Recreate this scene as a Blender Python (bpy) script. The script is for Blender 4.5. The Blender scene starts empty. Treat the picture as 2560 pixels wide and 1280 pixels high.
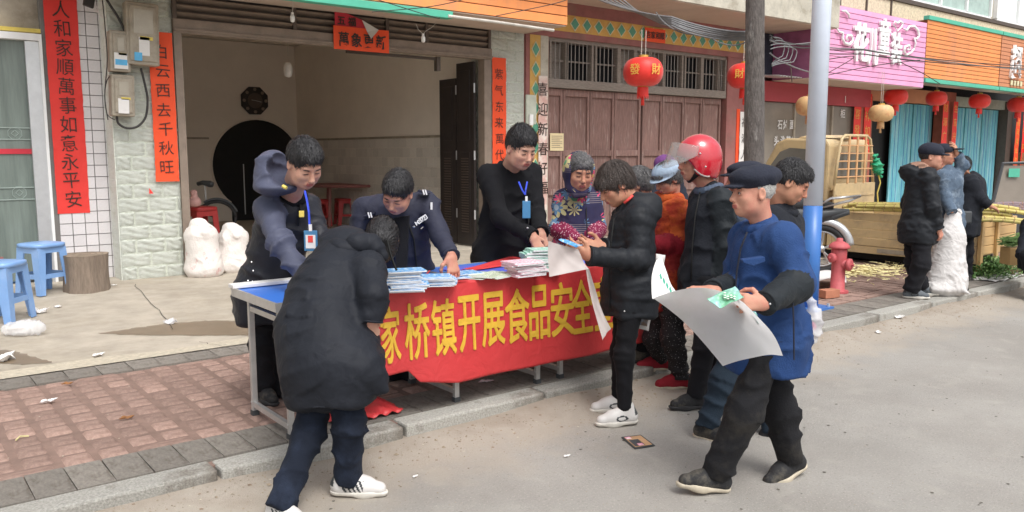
import bpy, math, random
import numpy as np
from mathutils import Vector, Matrix, Euler, noise as mnoise
random.seed(7); np.random.seed(7)
R = math.radians
SC = bpy.context.scene
COL = SC.collection

# ---------------------------------------------------------------- camera, sky, sun, exposure
F = 2050.0; TH = R(7.23); AZ = R(51.7); H = 1.62
FW = np.array([math.cos(AZ), math.sin(AZ), 0.0]); RT = np.array([math.sin(AZ), -math.cos(AZ), 0.0]); UP = np.array([0, 0, 1.0])
FWD = FW * math.cos(TH) - UP * math.sin(TH); UPC = UP * math.cos(TH) + FW * math.sin(TH)
CAM = np.array([0, 0, H])
cam = bpy.data.cameras.new('camera'); camo = bpy.data.objects.new('camera', cam); COL.objects.link(camo)
cam.sensor_width = 36; cam.lens = 36 * F / 2560; cam.clip_start = .05; cam.clip_end = 600
camo.matrix_world = Matrix(((RT[0], UPC[0], -FWD[0], 0), (RT[1], UPC[1], -FWD[1], 0), (RT[2], UPC[2], -FWD[2], H), (0, 0, 0, 1)))
SC.camera = camo
w = bpy.data.worlds.new('World'); SC.world = w; w.use_nodes = True
nt = w.node_tree; bg = nt.nodes['Background']
sky = nt.nodes.new('ShaderNodeTexSky'); sky.sky_type = 'NISHITA'; sky.sun_disc = False
SUN_EL, SUN_AZ = 58, 262      # azimuth measured from +X, counter-clockwise: the sun is behind the camera, a little to its left
sky.sun_elevation = R(SUN_EL); sky.sun_rotation = R(90 - SUN_AZ); sky.air_density = 1.0; sky.dust_density = 5.0; sky.ozone_density = .6
hs = nt.nodes.new('ShaderNodeHueSaturation'); hs.inputs['Saturation'].default_value = .22
nt.links.new(sky.outputs[0], hs.inputs['Color']); nt.links.new(hs.outputs[0], bg.inputs[0]); bg.inputs[1].default_value = .15
sun = bpy.data.lights.new('sun', 'SUN'); sun.energy = .9; sun.angle = R(20); sun.color = (1, .98, .945)
suno = bpy.data.objects.new('sun', sun); COL.objects.link(suno)
sd = Vector((math.cos(R(SUN_EL)) * math.cos(R(SUN_AZ)), math.cos(R(SUN_EL)) * math.sin(R(SUN_AZ)), math.sin(R(SUN_EL))))
suno.rotation_euler = sd.to_track_quat('Z', 'Y').to_euler()
SC.view_settings.view_transform = 'Standard'; SC.view_settings.look = 'None'; SC.view_settings.gamma = 1
SC.view_settings.use_curve_mapping = False; SC.view_settings.exposure = .58
SC.render.engine = 'CYCLES'
SC.cycles.max_bounces = 12; SC.cycles.diffuse_bounces = 8

# ---------------------------------------------------------------- points of the place, read off the photograph on known planes
def ray(u, v): return FWD * F + RT * (u - 1280) + UPC * (640 - v)
def onz(u, v, z=0.0):
    r = ray(u, v); return CAM + r * ((z - H) / r[2])
def ony(u, v, y):
    r = ray(u, v); return CAM + r * (y / r[1])
def onx(u, v, x):
    r = ray(u, v); return CAM + r * (x / r[0])
def at(u, v, d): return CAM + ray(u, v) * (d / F)
def cv(r, u, f): return RT * r + UP * u + FW * f        # right / up / away

# ---------------------------------------------------------------- materials
def lin(c):
    return tuple(((x / 255) / 12.92 if x <= 10 else (((x / 255) + .055) / 1.055) ** 2.4) for x in c)
def mat(name, col, rough=.75, var=.18, scale=6, bump=.0, bscale=40, metal=0, col2=None, fac2=(.5, .62), scale2=2.5, alpha=None, trans=0, spec=.5, stretch=None, coat=0, grain=0, sheen=0, distort=0, bdist=.01):
    m = bpy.data.materials.new(name); m.use_nodes = True
    t = m.node_tree; N = t.nodes; L = t.links; b = N['Principled BSDF']
    b.inputs['Roughness'].default_value = rough; b.inputs['Metallic'].default_value = metal
    b.inputs['Specular IOR Level'].default_value = spec
    if coat: b.inputs['Coat Weight'].default_value = coat; b.inputs['Coat Roughness'].default_value = .15
    if trans: b.inputs['Transmission Weight'].default_value = trans
    if alpha is not None: b.inputs['Alpha'].default_value = alpha
    if sheen: b.inputs['Sheen Weight'].default_value = sheen
    tc = N.new('ShaderNodeTexCoord'); src = tc.outputs['Object']
    if stretch:
        mp = N.new('ShaderNodeMapping'); mp.inputs['Scale'].default_value = stretch; L.new(src, mp.inputs[0]); src = mp.outputs[0]
    c = (*col, 1)
    n1 = N.new('ShaderNodeTexNoise'); n1.inputs['Scale'].default_value = scale; n1.inputs['Detail'].default_value = 6; n1.inputs['Roughness'].default_value = .65
    L.new(src, n1.inputs['Vector'])
    r1 = N.new('ShaderNodeMapRange'); r1.inputs[1].default_value = .3; r1.inputs[2].default_value = .7
    r1.inputs[3].default_value = 1 - var; r1.inputs[4].default_value = 1 + var
    L.new(n1.outputs[0], r1.inputs[0])
    mx = N.new('ShaderNodeMix'); mx.data_type = 'RGBA'; mx.blend_type = 'MULTIPLY'; mx.inputs[0].default_value = 1
    mx.inputs[6].default_value = c; cur = mx
    if col2:
        n2 = N.new('ShaderNodeTexNoise'); n2.inputs['Scale'].default_value = scale2; n2.inputs['Detail'].default_value = 8; n2.inputs['Roughness'].default_value = .7
        L.new(src, n2.inputs['Vector'])
        r2 = N.new('ShaderNodeMapRange'); r2.inputs[1].default_value = fac2[0]; r2.inputs[2].default_value = fac2[1]; L.new(n2.outputs[0], r2.inputs[0])
        m2 = N.new('ShaderNodeMix'); m2.data_type = 'RGBA'; m2.inputs[6].default_value = c; m2.inputs[7].default_value = (*col2, 1)
        L.new(r2.outputs[0], m2.inputs[0]); L.new(m2.outputs[2], mx.inputs[6])
    if len(COL.objects) >= 0:
        oi = N.new('ShaderNodeObjectInfo'); r3 = N.new('ShaderNodeMapRange'); r3.inputs[3].default_value = 1 - grain; r3.inputs[4].default_value = 1 + grain
        L.new(oi.outputs['Random'], r3.inputs[0])
        mm = N.new('ShaderNodeMath'); mm.operation = 'MULTIPLY'; L.new(r1.outputs[0], mm.inputs[0]); L.new(r3.outputs[0], mm.inputs[1])
        L.new(mm.outputs[0], mx.inputs[7])
    L.new(mx.outputs[2], b.inputs['Base Color'])
    if bump:
        n3 = N.new('ShaderNodeTexNoise'); n3.inputs['Scale'].default_value = bscale; n3.inputs['Detail'].default_value = 5; n3.inputs['Distortion'].default_value = distort; L.new(src, n3.inputs['Vector'])
        bp = N.new('ShaderNodeBump'); bp.inputs['Strength'].default_value = bump; bp.inputs['Distance'].default_value = bdist
        L.new(n3.outputs[0], bp.inputs['Height']); L.new(bp.outputs[0], b.inputs['Normal'])
    m['bsdf'] = 1
    return m
M = {}
def m_(k, *a, **kw): M[k] = mat(k, *a, **kw); return M[k]
def road_mat():
    m = mat('road', (.318, .302, .278), .93, .09, 1.3, .6, 190, col2=(.265, .245, .22), fac2=(.48, .8), scale2=.7); t = m.node_tree; N = t.nodes; L = t.links; b = N['Principled BSDF']
    cur = b.inputs['Base Color'].links[0].from_socket; tc = [n for n in N if n.type == 'TEX_COORD'][0]
    def noise(sc, det=4, dist=0):
        n = N.new('ShaderNodeTexNoise'); n.inputs['Scale'].default_value = sc; n.inputs['Detail'].default_value = det; n.inputs['Distortion'].default_value = dist; L.new(tc.outputs['Object'], n.inputs['Vector']); return n.outputs[0]
    def M_(op, x, y=None, z=None, cl=False):
        n = N.new('ShaderNodeMath'); n.operation = op; n.use_clamp = cl
        for i, q in enumerate((x, y, z)):
            if q is None: continue
            if isinstance(q, (int, float)): n.inputs[i].default_value = q
            else: L.new(q, n.inputs[i])
        return n.outputs[0]
    def mix(f, col, cur):
        x = N.new('ShaderNodeMix'); x.data_type = 'RGBA'; x.inputs[7].default_value = (*col, 1); L.new(f, x.inputs[0]); L.new(cur, x.inputs[6]); return x.outputs[2]
    # aggregate speckle
    sp = noise(95, 3); cur = mix(M_('MULTIPLY', M_('SUBTRACT', sp, .56, cl=True), 3.2, cl=True), (.50, .46, .41), cur); sp2 = noise(70, 3); cur = mix(M_('MULTIPLY', M_('SUBTRACT', .42, sp2, cl=True), 3.0, cl=True), (.15, .13, .11), cur)
    bl = noise(.9, 9, .6); cur = mix(M_('MULTIPLY', M_('SUBTRACT', bl, .5, cl=True), 2.2, cl=True), (.235, .215, .19), cur); bl2 = noise(4.5, 6, .4); cur = mix(M_('MULTIPLY', M_('SUBTRACT', bl2, .56, cl=True), 2.4, cl=True), (.40, .375, .335), cur)
    # sandy dust swept towards the kerb
    s = N.new('ShaderNodeSeparateXYZ'); L.new(tc.outputs['Object'], s.inputs[0]); y = M_('ADD', s.outputs['Y'], M_('MULTIPLY', M_('MAXIMUM', M_('SUBTRACT', s.outputs['X'], 5.0), 0.0), .012))
    dist = M_('SUBTRACT', 3.80, y); n1 = noise(2.2, 8, .5); n2 = noise(9, 6)
    wid = M_('ADD', M_('MULTIPLY', n1, .95), M_('MULTIPLY', n2, .40)); f = M_('DIVIDE', M_('SUBTRACT', wid, dist), .42, cl=True); f = M_('MULTIPLY', f, .62, cl=True)
    cur = mix(f, (.385, .33, .265), cur)
    wid2 = M_('ADD', M_('MULTIPLY', noise(3.1, 7, .8), .75), M_('MULTIPLY', noise(17, 5), .22)); f2 = M_('DIVIDE', M_('SUBTRACT', wid2, M_('ADD', dist, .28)), .22, cl=True); f2 = M_('MULTIPLY', f2, .5); cur = mix(f2, (.245, .195, .15), cur)
    L.new(cur, b.inputs['Base Color']); return m
M['road'] = road_mat()
m_('apron', (.405, .36, .295), .9, .16, 4.5, .45, 130, col2=(.30, .26, .20), fac2=(.45, .7), scale2=.9)
m_('gutter', (.34, .275, .20), .95, .25, 14, .9, 60, col2=(.21, .165, .12), fac2=(.45, .65), scale2=5)
m_('kerb', (.33, .32, .29), .9, .34, 90, .6, 120, col2=(.19, .17, .145), fac2=(.5, .62), scale2=3.2, grain=.14)
m_('brickpink', (.385, .262, .215), .92, .14, 14, .5, 120, col2=(.25, .16, .13), fac2=(.36, .66), scale2=2.2, grain=.2)
m_('brickbed', (.215, .142, .115), .95, .2, 8, .4, 90)
m_('paver', (.215, .195, .17), .92, .22, 10, .5, 90, col2=(.14, .12, .10), fac2=(.5, .65), scale2=3, grain=.13)
m_('curbedge', (.47, .42, .33), .95, .2, 30, .8, 90)
m_('tile', (.72, .69, .70), .3, .06, 5, 0, col2=(.6, .56, .53), fac2=(.55, .8), scale2=3, grain=.05)
m_('grout', (.19, .18, .17), .9)
m_('stone', (.71, .74, .67), .7, .08, 6, .8, 22, col2=(.58, .60, .50), fac2=(.5, .7), scale2=4, grain=.03, stretch=(1, 1, 2.6), bdist=.02, distort=1)
m_('stonegrout', (.52, .55, .47), .9)
m_('redpaper', (.78, .045, .035), .7, .06, 3, .1, 20)
m_('orangered', (.85, .085, .022), .7, .06, 3, .1, 20)
m_('oldred', (.52, .03, .05), .75, .1, 3, .1, 20)
m_('ink', (.035, .02, .015), .6, .1)
m_('paperwhite', (.75, .73, .71), .75, .05, 4)
m_('papergrey', (.52, .50, .47), .6, .06, 5, .1, 12)
m_('steelbrown', (.25, .195, .155), .55, .18, 8, 0, metal=.1)
m_('steeldark', (.11, .085, .07), .5, .15, 8, metal=.3)
m_('blackdoor', (.035, .028, .027), .38, .2, 5, metal=.2)
m_('hallwall', (.80, .73, .645), .85, .05, 1.5)
m_('halltile', (.68, .64, .58), .4, .10, 9, grain=.1)
m_('hallfloor', (.48, .43, .36), .6, .1, 2)
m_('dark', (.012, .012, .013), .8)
m_('wood', (.245, .145, .125), .85, .28, 7, .6, 60, col2=(.45, .36, .33), fac2=(.54, .74), scale2=2.6, stretch=(7, 7, .8), grain=.10)
m_('woodgrey', (.26, .225, .195), .85, .25, 8, .5, 60, stretch=(1.5, 1.5, 12))
m_('windark', (.012, .012, .013), .7, .2, 4, spec=.1)
m_('bar', (.33, .31, .29), .6, metal=.3)
m_('maroon', (.31, .125, .115), .85, .18, 3, col2=(.24, .16, .13), fac2=(.5, .7), scale2=2)
m_('yellowband', (.62, .37, .10), .75, .15, 5, col2=(.5, .36, .2), fac2=(.55, .7), scale2=3)
m_('green', (.09, .30, .20), .5, .1, 5)
m_('creamline', (.66, .62, .40), .7)
m_('soffit', (.56, .45, .37), .9, .1, 1.5, col2=(.45, .35, .28), fac2=(.5, .75), scale2=.9)
m_('canopyface', (.52, .49, .41), .95, .22, 7, .6, 60, col2=(.33, .30, .24), fac2=(.5, .62), scale2=3.5)
m_('orange', (.84, .30, .095), .55, .08, 2, col2=(.60, .25, .12), fac2=(.5, .72), scale2=1.6, grain=.09, stretch=(1, 1, .35))
m_('pink', (.82, .37, .59), .55, .08, 2, grain=.08, col2=(.66, .36, .50), fac2=(.52, .72), scale2=1.4, stretch=(1, 1, .35))
m_('signgap', (.18, .055, .02), .8)
m_('pinkgap', (.30, .10, .2), .8)
m_('greentrim', (.09, .46, .32), .5, .08)
m_('white', (.82, .82, .82), .5, .04)
m_('mosaic', (.66, .58, .42), .8, .25, 22, .2, 60, col2=(.42, .30, .20), fac2=(.6, .66), scale2=16)
m_('winglass', (.42, .55, .50), .15, .3, 1.2, spec=.8)
m_('curtain', (.75, .80, .78), .8, .1, 3, stretch=(9, 9, 1))
m_('alu', (.62, .63, .64), .35, .08, 8, metal=.55)
m_('conduit', (.55, .52, .47), .6)
m_('blue', (.12, .40, .48), .65, .2, 6, .3, 40, col2=(.30, .52, .55), fac2=(.48, .66), scale2=2, stretch=(5, 5, .6), grain=.14)
m_('redfascia', (.42, .055, .07), .6, .1, 1)
m_('shopglass', (.24, .21, .175), .2, .15, 1.5)
m_('lantern', (.76, .03, .02), .5, .08, 6, sheen=.2)
m_('lanterngold', (.66, .42, .20), .5, .15, 5, col2=(.55, .25, .12), fac2=(.5, .65), scale2=4)
m_('gold', (.75, .50, .12), .35, .1, metal=.6)
m_('goldprint', (.78, .42, .08), .5)
m_('concretepole', (.125, .11, .102), .95, .35, 30, 1.0, 60, col2=(.24, .225, .21), fac2=(.56, .64), scale2=14, stretch=(1, 1, .3), bdist=.02)
m_('polewhite', (.62, .68, .78), .35, .04)
m_('poleblue', (.045, .16, .46), .35, .05)
m_('hydrant', (.50, .10, .11), .6, .14, 12, .3, 40, col2=(.38, .1, .09), fac2=(.6, .75), scale2=8)
m_('truck', (.55, .41, .22), .45, .08, 3, coat=.25, col2=(.36, .27, .17), fac2=(.5, .72), scale2=3.5, grain=.06)
m_('truckwood', (.56, .36, .16), .5, .1, 3, stretch=(1, 1, 3))
m_('rack', (.58, .33, .16), .5, .1)
m_('rubber', (.03, .03, .032), .8, .2)
m_('cane', (.50, .42, .13), .5, .16, 8, col2=(.42, .30, .14), fac2=(.55, .7), scale2=4, grain=.2)
m_('canering', (.30, .17, .10), .7)
m_('canepurple', (.17, .12, .13), .5, grain=.2)
m_('peel', (.66, .58, .30), .8, .2, 6, grain=.2)
m_('leaf', (.10, .24, .05), .6, .3, 9, grain=.3)
m_('leaf2', (.22, .38, .12), .6, .3, 9, grain=.3)
m_('root', (.42, .30, .17), .9, .2)
m_('stump', (.23, .18, .14), .95, .25, 12, .9, 40, stretch=(4, 4, .6))
m_('stumptop', (.29, .23, .17), .9, .2, 12, .4, 40)
m_('stool', (.20, .36, .66), .35, .06, 4, col2=(.30, .44, .70), fac2=(.5, .8), scale2=5)
m_('stoolred', (.50, .04, .04), .4, .06)
m_('sack', (.74, .69, .65), .6, .06, 5, .5, 18, sheen=.1, distort=1, bdist=.02)
m_('sackgrey', (.56, .54, .53), .7, .12, 9, .5, 14, distort=1.2, bdist=.03)
m_('sackprint', (.62, .22, .20), .7, .3, 30)
m_('meter', (.36, .315, .25), .6, .18, 6, col2=(.25, .21, .155), fac2=(.5, .7), scale2=5)
m_('meterglass', (.42, .38, .31), .25, .1)
m_('cable', (.035, .033, .032), .6)
m_('cablegrey', (.17, .17, .175), .6)
m_('yellow', (.70, .55, .12), .6)
m_('cyanprint', (.10, .42, .72), .5)
m_('tabletop', (.045, .17, .60), .35, .04, 3)
m_('tablealu', (.52, .51, .50), .4, .1, 10, metal=.6)
m_('banner', (.56, .042, .045), .5, .05, 3, .5, 9, bdist=.02, distort=1)
m_('bannertext', (.68, .41, .04), .55, .10, 7, .5, 9, bdist=.02, distort=1)
m_('booklet', (.74, .75, .78), .5, .03)
m_('bookblue', (.08, .33, .68), .4, .4, 14, col2=(.6, .7, .78), fac2=(.5, .56), scale2=9)
m_('bookpink', (.75, .30, .40), .5, .3, 14, col2=(.8, .7, .72), fac2=(.45, .55), scale2=12)
m_('bookgreen', (.28, .56, .44), .5, .2, 14, col2=(.62, .75, .70), fac2=(.5, .58), scale2=9)
m_('bookmix', (.60, .62, .50), .5, .3, 18, col2=(.20, .42, .20), fac2=(.52, .58), scale2=14)
m_('redprint', (.7, .06, .05), .5)
m_('clear', (.92, .93, .94), .08, .02, alpha=.33)
m_('clearcrinkle', (.85, .85, .87), .12, .05, alpha=.45, bump=1.0, bscale=25)
m_('terracotta', (.42, .17, .10), .9, .15, 9)
m_('crate', (.05, .055, .06), .6)
m_('silver', (.60, .60, .60), .3, metal=.8)
m_('moto', (.06, .065, .07), .4, .1)
m_('bulb', (.85, .83, .80), .3)
m_('greenplastic', (.02, .34, .17), .4, .2, 20, .8, 60)
m_('box', (.50, .30, .16), .8)
m_('speck', (.10, .085, .07), .9); m_('debris', (.24, .17, .12), .9, .3)
m_('brownleaf', (.28, .13, .05), .8, .2)
m_('doorgreen', (.17, .205, .185), .22, .3, 1.2, stretch=(7, 7, .6))
m_('etch', (.30, .36, .33), .4)
m_('curtaingreen', (.20, .27, .24), .3, .25, 2, stretch=(10, 10, .5))

# ---------------------------------------------------------------- mesh helpers
class MB:
    def __init__(s): s.v = []; s.f = []; s.m = []
    def add(s, v, f, m=0):
        o = len(s.v); s.v += [tuple(p) for p in v]; s.f += [tuple(i + o for i in q) for q in f]; s.m += [m] * len(f); return s
    def box(s, x0, x1, y0, y1, z0, z1, m=0):
        v = [(x, y, z) for z in (z0, z1) for y in (y0, y1) for x in (x0, x1)]
        return s.add(v, [(0, 2, 3, 1), (4, 5, 7, 6), (0, 1, 5, 4), (2, 6, 7, 3), (0, 4, 6, 2), (1, 3, 7, 5)], m)
    def obox(s, c, ax, ay, az, m=0):
        c, ax, ay, az = map(np.array, (c, ax, ay, az))
        v = [c + ax * x + ay * y + az * z for z in (-1, 1) for y in (-1, 1) for x in (-1, 1)]
        return s.add(v, [(0, 2, 3, 1), (4, 5, 7, 6), (0, 1, 5, 4), (2, 6, 7, 3), (0, 4, 6, 2), (1, 3, 7, 5)], m)
    def beam(s, a, b, w, h, up=(0, 0, 1), m=0):
        a = np.array(a, float); b = np.array(b, float); d = b - a; L = np.linalg.norm(d); d /= L
        sd_ = np.cross(d, up); sd_ /= max(np.linalg.norm(sd_), 1e-6); u = np.cross(sd_, d)
        return s.obox((a + b) / 2, d * L / 2, sd_ * w / 2, u * h / 2, m)
    def tube(s, pts, r, n=8, m=0, caps=True):
        pts = [Vector(p) for p in pts]; rs = r if isinstance(r, (list, tuple)) else [r] * len(pts)
        d0 = (pts[1] - pts[0]).normalized(); side = d0.orthogonal().normalized(); rings = []
        for i, p in enumerate(pts):
            d = (pts[min(i + 1, len(pts) - 1)] - pts[max(i - 1, 0)]).normalized()
            side = (side - d * side.dot(d)).normalized(); u = d.cross(side)
            rings.append([p + (side * math.cos(2 * math.pi * k / n) + u * math.sin(2 * math.pi * k / n)) * rs[i] for k in range(n)])
        v = [q for rg in rings for q in rg]; f = []
        for i in range(len(pts) - 1):
            for k in range(n): f.append((i * n + k, i * n + (k + 1) % n, (i + 1) * n + (k + 1) % n, (i + 1) * n + k))
        if caps: f.append(tuple(range(n - 1, -1, -1))); f.append(tuple((len(pts) - 1) * n + k for k in range(n)))
        return s.add(v, f, m)
    def lathe(s, prof, c=(0, 0, 0), n=24, m=0, axis='z', caps=True):
        v = []; f = []
        for (r, z) in prof:
            for k in range(n):
                a = 2 * math.pi * k / n; p = (r * math.cos(a), r * math.sin(a), z)
                if axis == 'y': p = (p[0], p[2], p[1])
                if axis == 'x': p = (p[2], p[0], p[1])
                v.append((c[0] + p[0], c[1] + p[1], c[2] + p[2]))
        for i in range(len(prof) - 1):
            for k in range(n): f.append((i * n + k, i * n + (k + 1) % n, (i + 1) * n + (k + 1) % n, (i + 1) * n + k))
        if caps: f.append(tuple(range(n - 1, -1, -1))); f.append(tuple((len(prof) - 1) * n + k for k in range(n)))
        return s.add(v, f, m)
    def prism(s, poly, d, m=0):
        n = len(poly); poly = [Vector(p) for p in poly]; d = Vector(d)
        v = poly + [p + d for p in poly]
        return s.add(v, [tuple(range(n - 1, -1, -1)), tuple(range(n, 2 * n))] + [(i, (i + 1) % n, n + (i + 1) % n, n + i) for i in range(n)], m)
    def grid(s, fn, nu, nv, m=0, thick=0):
        v = [fn(i / nu, j / nv) for j in range(nv + 1) for i in range(nu + 1)]
        f = [(j * (nu + 1) + i, j * (nu + 1) + i + 1, (j + 1) * (nu + 1) + i + 1, (j + 1) * (nu + 1) + i) for j in range(nv) for i in range(nu)]
        return s.add(v, f, m)
    def mesh(s, name, mats, smooth=False):
        me = bpy.data.meshes.new(name); me.from_pydata([tuple(map(float, p)) for p in s.v], [], s.f)
        for mt in (mats if isinstance(mats, (list, tuple)) else [mats]): me.materials.append(M[mt] if isinstance(mt, str) else mt)
        if any(s.m): me.polygons.foreach_set('material_index', s.m)
        if smooth: me.polygons.foreach_set('use_smooth', [True] * len(s.f))
        me.update(); return me
def link(name, me, parent=None, loc=None, rot=None, scale=None, label=None, stuff=False):
    o = bpy.data.objects.new(name, me); COL.objects.link(o)
    if parent is not None: o.parent = parent
    if loc is not None: o.location = loc
    if rot is not None: o.rotation_euler = rot
    if scale is not None: o.scale = scale
    if label: o['label'] = label
    if stuff: o['kind'] = 'stuff'
    return o
def part(name, mb, mats, parent=None, smooth=False, label=None, bevel=0, solid=0, stuff=False, sub=0):
    me = mb.mesh(name, mats, smooth); o = link(name, me, parent, label=label, stuff=stuff)
    if parent is not None and parent.type == 'EMPTY' or parent is not None:
        pass
    if solid:
        b = o.modifiers.new('solid', 'SOLIDIFY'); b.thickness = solid; b.offset = 0
    if sub:
        b = o.modifiers.new('sub', 'SUBSURF'); b.levels = b.render_levels = sub
    if bevel:
        b = o.modifiers.new('bevel', 'BEVEL'); b.width = bevel; b.segments = 2; b.limit_method = 'ANGLE'
    return o
def thing(name, label, cat, group=None, loc=None, rot=None):
    o = bpy.data.objects.new(name, None); COL.objects.link(o); o.empty_display_size = .1
    o['label'] = label; o['category'] = cat
    if group: o['group'] = group
    if loc is not None: o.location = loc
    if rot is not None: o.rotation_euler = rot
    return o
def tag(o, label, cat, group=None):
    o['label'] = label; o['category'] = cat
    if group: o['group'] = group
    return o
def struct(o, label=None):
    o['kind'] = 'structure'
    if label: o['label'] = label
    return o
def copy_tree(o, label=None, loc=None, rot=None, scale=None, parent=None):
    c = o.copy(); COL.objects.link(c); c.parent = parent
    for ch in list(o.children): copy_tree(ch, parent=c)
    if label: c['label'] = label
    if loc is not None: c.location = loc
    if rot is not None: c.rotation_euler = rot
    if scale is not None: c.scale = scale
    return c

_glyph = {}
def glyph(ch, bold=0.0, mt='ink', ext=.01, dens=0):
    k = (ch, bold, mt, ext, dens)
    if k not in _glyph:
        cu = bpy.data.curves.new('g', 'FONT'); cu.body = ch; cu.size = 1; cu.offset = bold; cu.extrude = ext; cu.resolution_u = 3
        cu.align_x = 'CENTER'; cu.align_y = 'CENTER'
        o = bpy.data.objects.new('g', cu); COL.objects.link(o)
        bpy.context.view_layer.update(); dg = bpy.context.evaluated_depsgraph_get()
        me = bpy.data.meshes.new_from_object(o.evaluated_get(dg)); bpy.data.objects.remove(o); bpy.data.curves.remove(cu)
        n = len(me.vertices)
        if n:
            a = np.empty(n * 3, 'f'); me.vertices.foreach_get('co', a); a = a.reshape(-1, 3)
            lo, hi = a.min(0), a.max(0)
            if ord(ch[0]) > 0x2e80: a[:, 0] -= (lo[0] + hi[0]) / 2; a[:, 1] -= (lo[1] + hi[1]) / 2
            me.vertices.foreach_set('co', a.ravel())
        me.materials.clear(); me.materials.append(M[mt]); me.name = 'character'; _glyph[k] = me
    return _glyph[k]
def put_char(ch, p, size, parent, mt='ink', bold=.012, rot=(R(90), 0, 0), wide=1.0, name='character', ext=.01):
    return link(name, glyph(ch, bold, mt, ext), parent, loc=p, rot=rot, scale=(size * wide, size, size * .3))

# ---------------------------------------------------------------- signed-distance modelling (people, sacks, soft goods)
def capsule(a, b, ra, rb, k=.03, side=None, ks=1.0, mt=0, clip=None, quilt=None, op='+', fold=0.0, drape=None):
    return dict(t='c', a=np.array(a, float), b=np.array(b, float), ra=ra, rb=rb, k=k, w=None if side is None else np.array(side, float) / np.linalg.norm(side), ks=ks, m=mt, clip=clip, q=quilt, op=op, fold=fold, dr=drape)
def ellip(c, r, k=.02, rot=None, mt=0, op='+', clip=None):
    return dict(t='e', c=np.array(c, float), r=np.array(r, float), R=np.eye(3) if rot is None else np.array(rot, float), k=k, m=mt, op=op, clip=clip, q=None, fold=0.0)
def pdist(p, X, Y, Z):
    if p['t'] == 'c':
        a, b = p['a'], p['b']; ba = b - a; L2 = max(float(ba @ ba), 1e-9)
        x, y, z = X - a[0], Y - a[1], Z - a[2]
        t = np.clip((x * ba[0] + y * ba[1] + z * ba[2]) / L2, 0, 1)
        x = x - t * ba[0]; y = y - t * ba[1]; z = z - t * ba[2]
        if p['w'] is not None:
            w_ = p['w']; s = (x * w_[0] + y * w_[1] + z * w_[2]) * (1 - 1 / p['ks'])
            x = x - s * w_[0]; y = y - s * w_[1]; z = z - s * w_[2]
        d = np.sqrt(x * x + y * y + z * z) - (p['ra'] + (p['rb'] - p['ra']) * t)
    else:
        c, r, Rm = p['c'], p['r'], p['R']
        x, y, z = X - c[0], Y - c[1], Z - c[2]
        lx = x * Rm[0][0] + y * Rm[0][1] + z * Rm[0][2]; ly = x * Rm[1][0] + y * Rm[1][1] + z * Rm[1][2]; lz = x * Rm[2][0] + y * Rm[2][1] + z * Rm[2][2]
        lx = lx / r[0]; ly = ly / r[1]; lz = lz / r[2]
        k0 = np.sqrt(lx * lx + ly * ly + lz * lz); k1 = np.sqrt((lx / r[0]) ** 2 + (ly / r[1]) ** 2 + (lz / r[2]) ** 2) + 1e-6
        d = k0 * (k0 - 1) / k1
    if p['clip'] is not None:
        for (c, n) in p['clip']:
            d = np.maximum(d, (X - c[0]) * n[0] + (Y - c[1]) * n[1] + (Z - c[2]) * n[2])
    return d
def pbox(p, pad):
    if p['t'] == 'c':
        r = max(p['ra'], p['rb']) * max(1, p['ks']) + pad
        return np.minimum(p['a'], p['b']) - r, np.maximum(p['a'], p['b']) + r
    r = max(p['r']) + pad; return p['c'] - r, p['c'] + r
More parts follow.
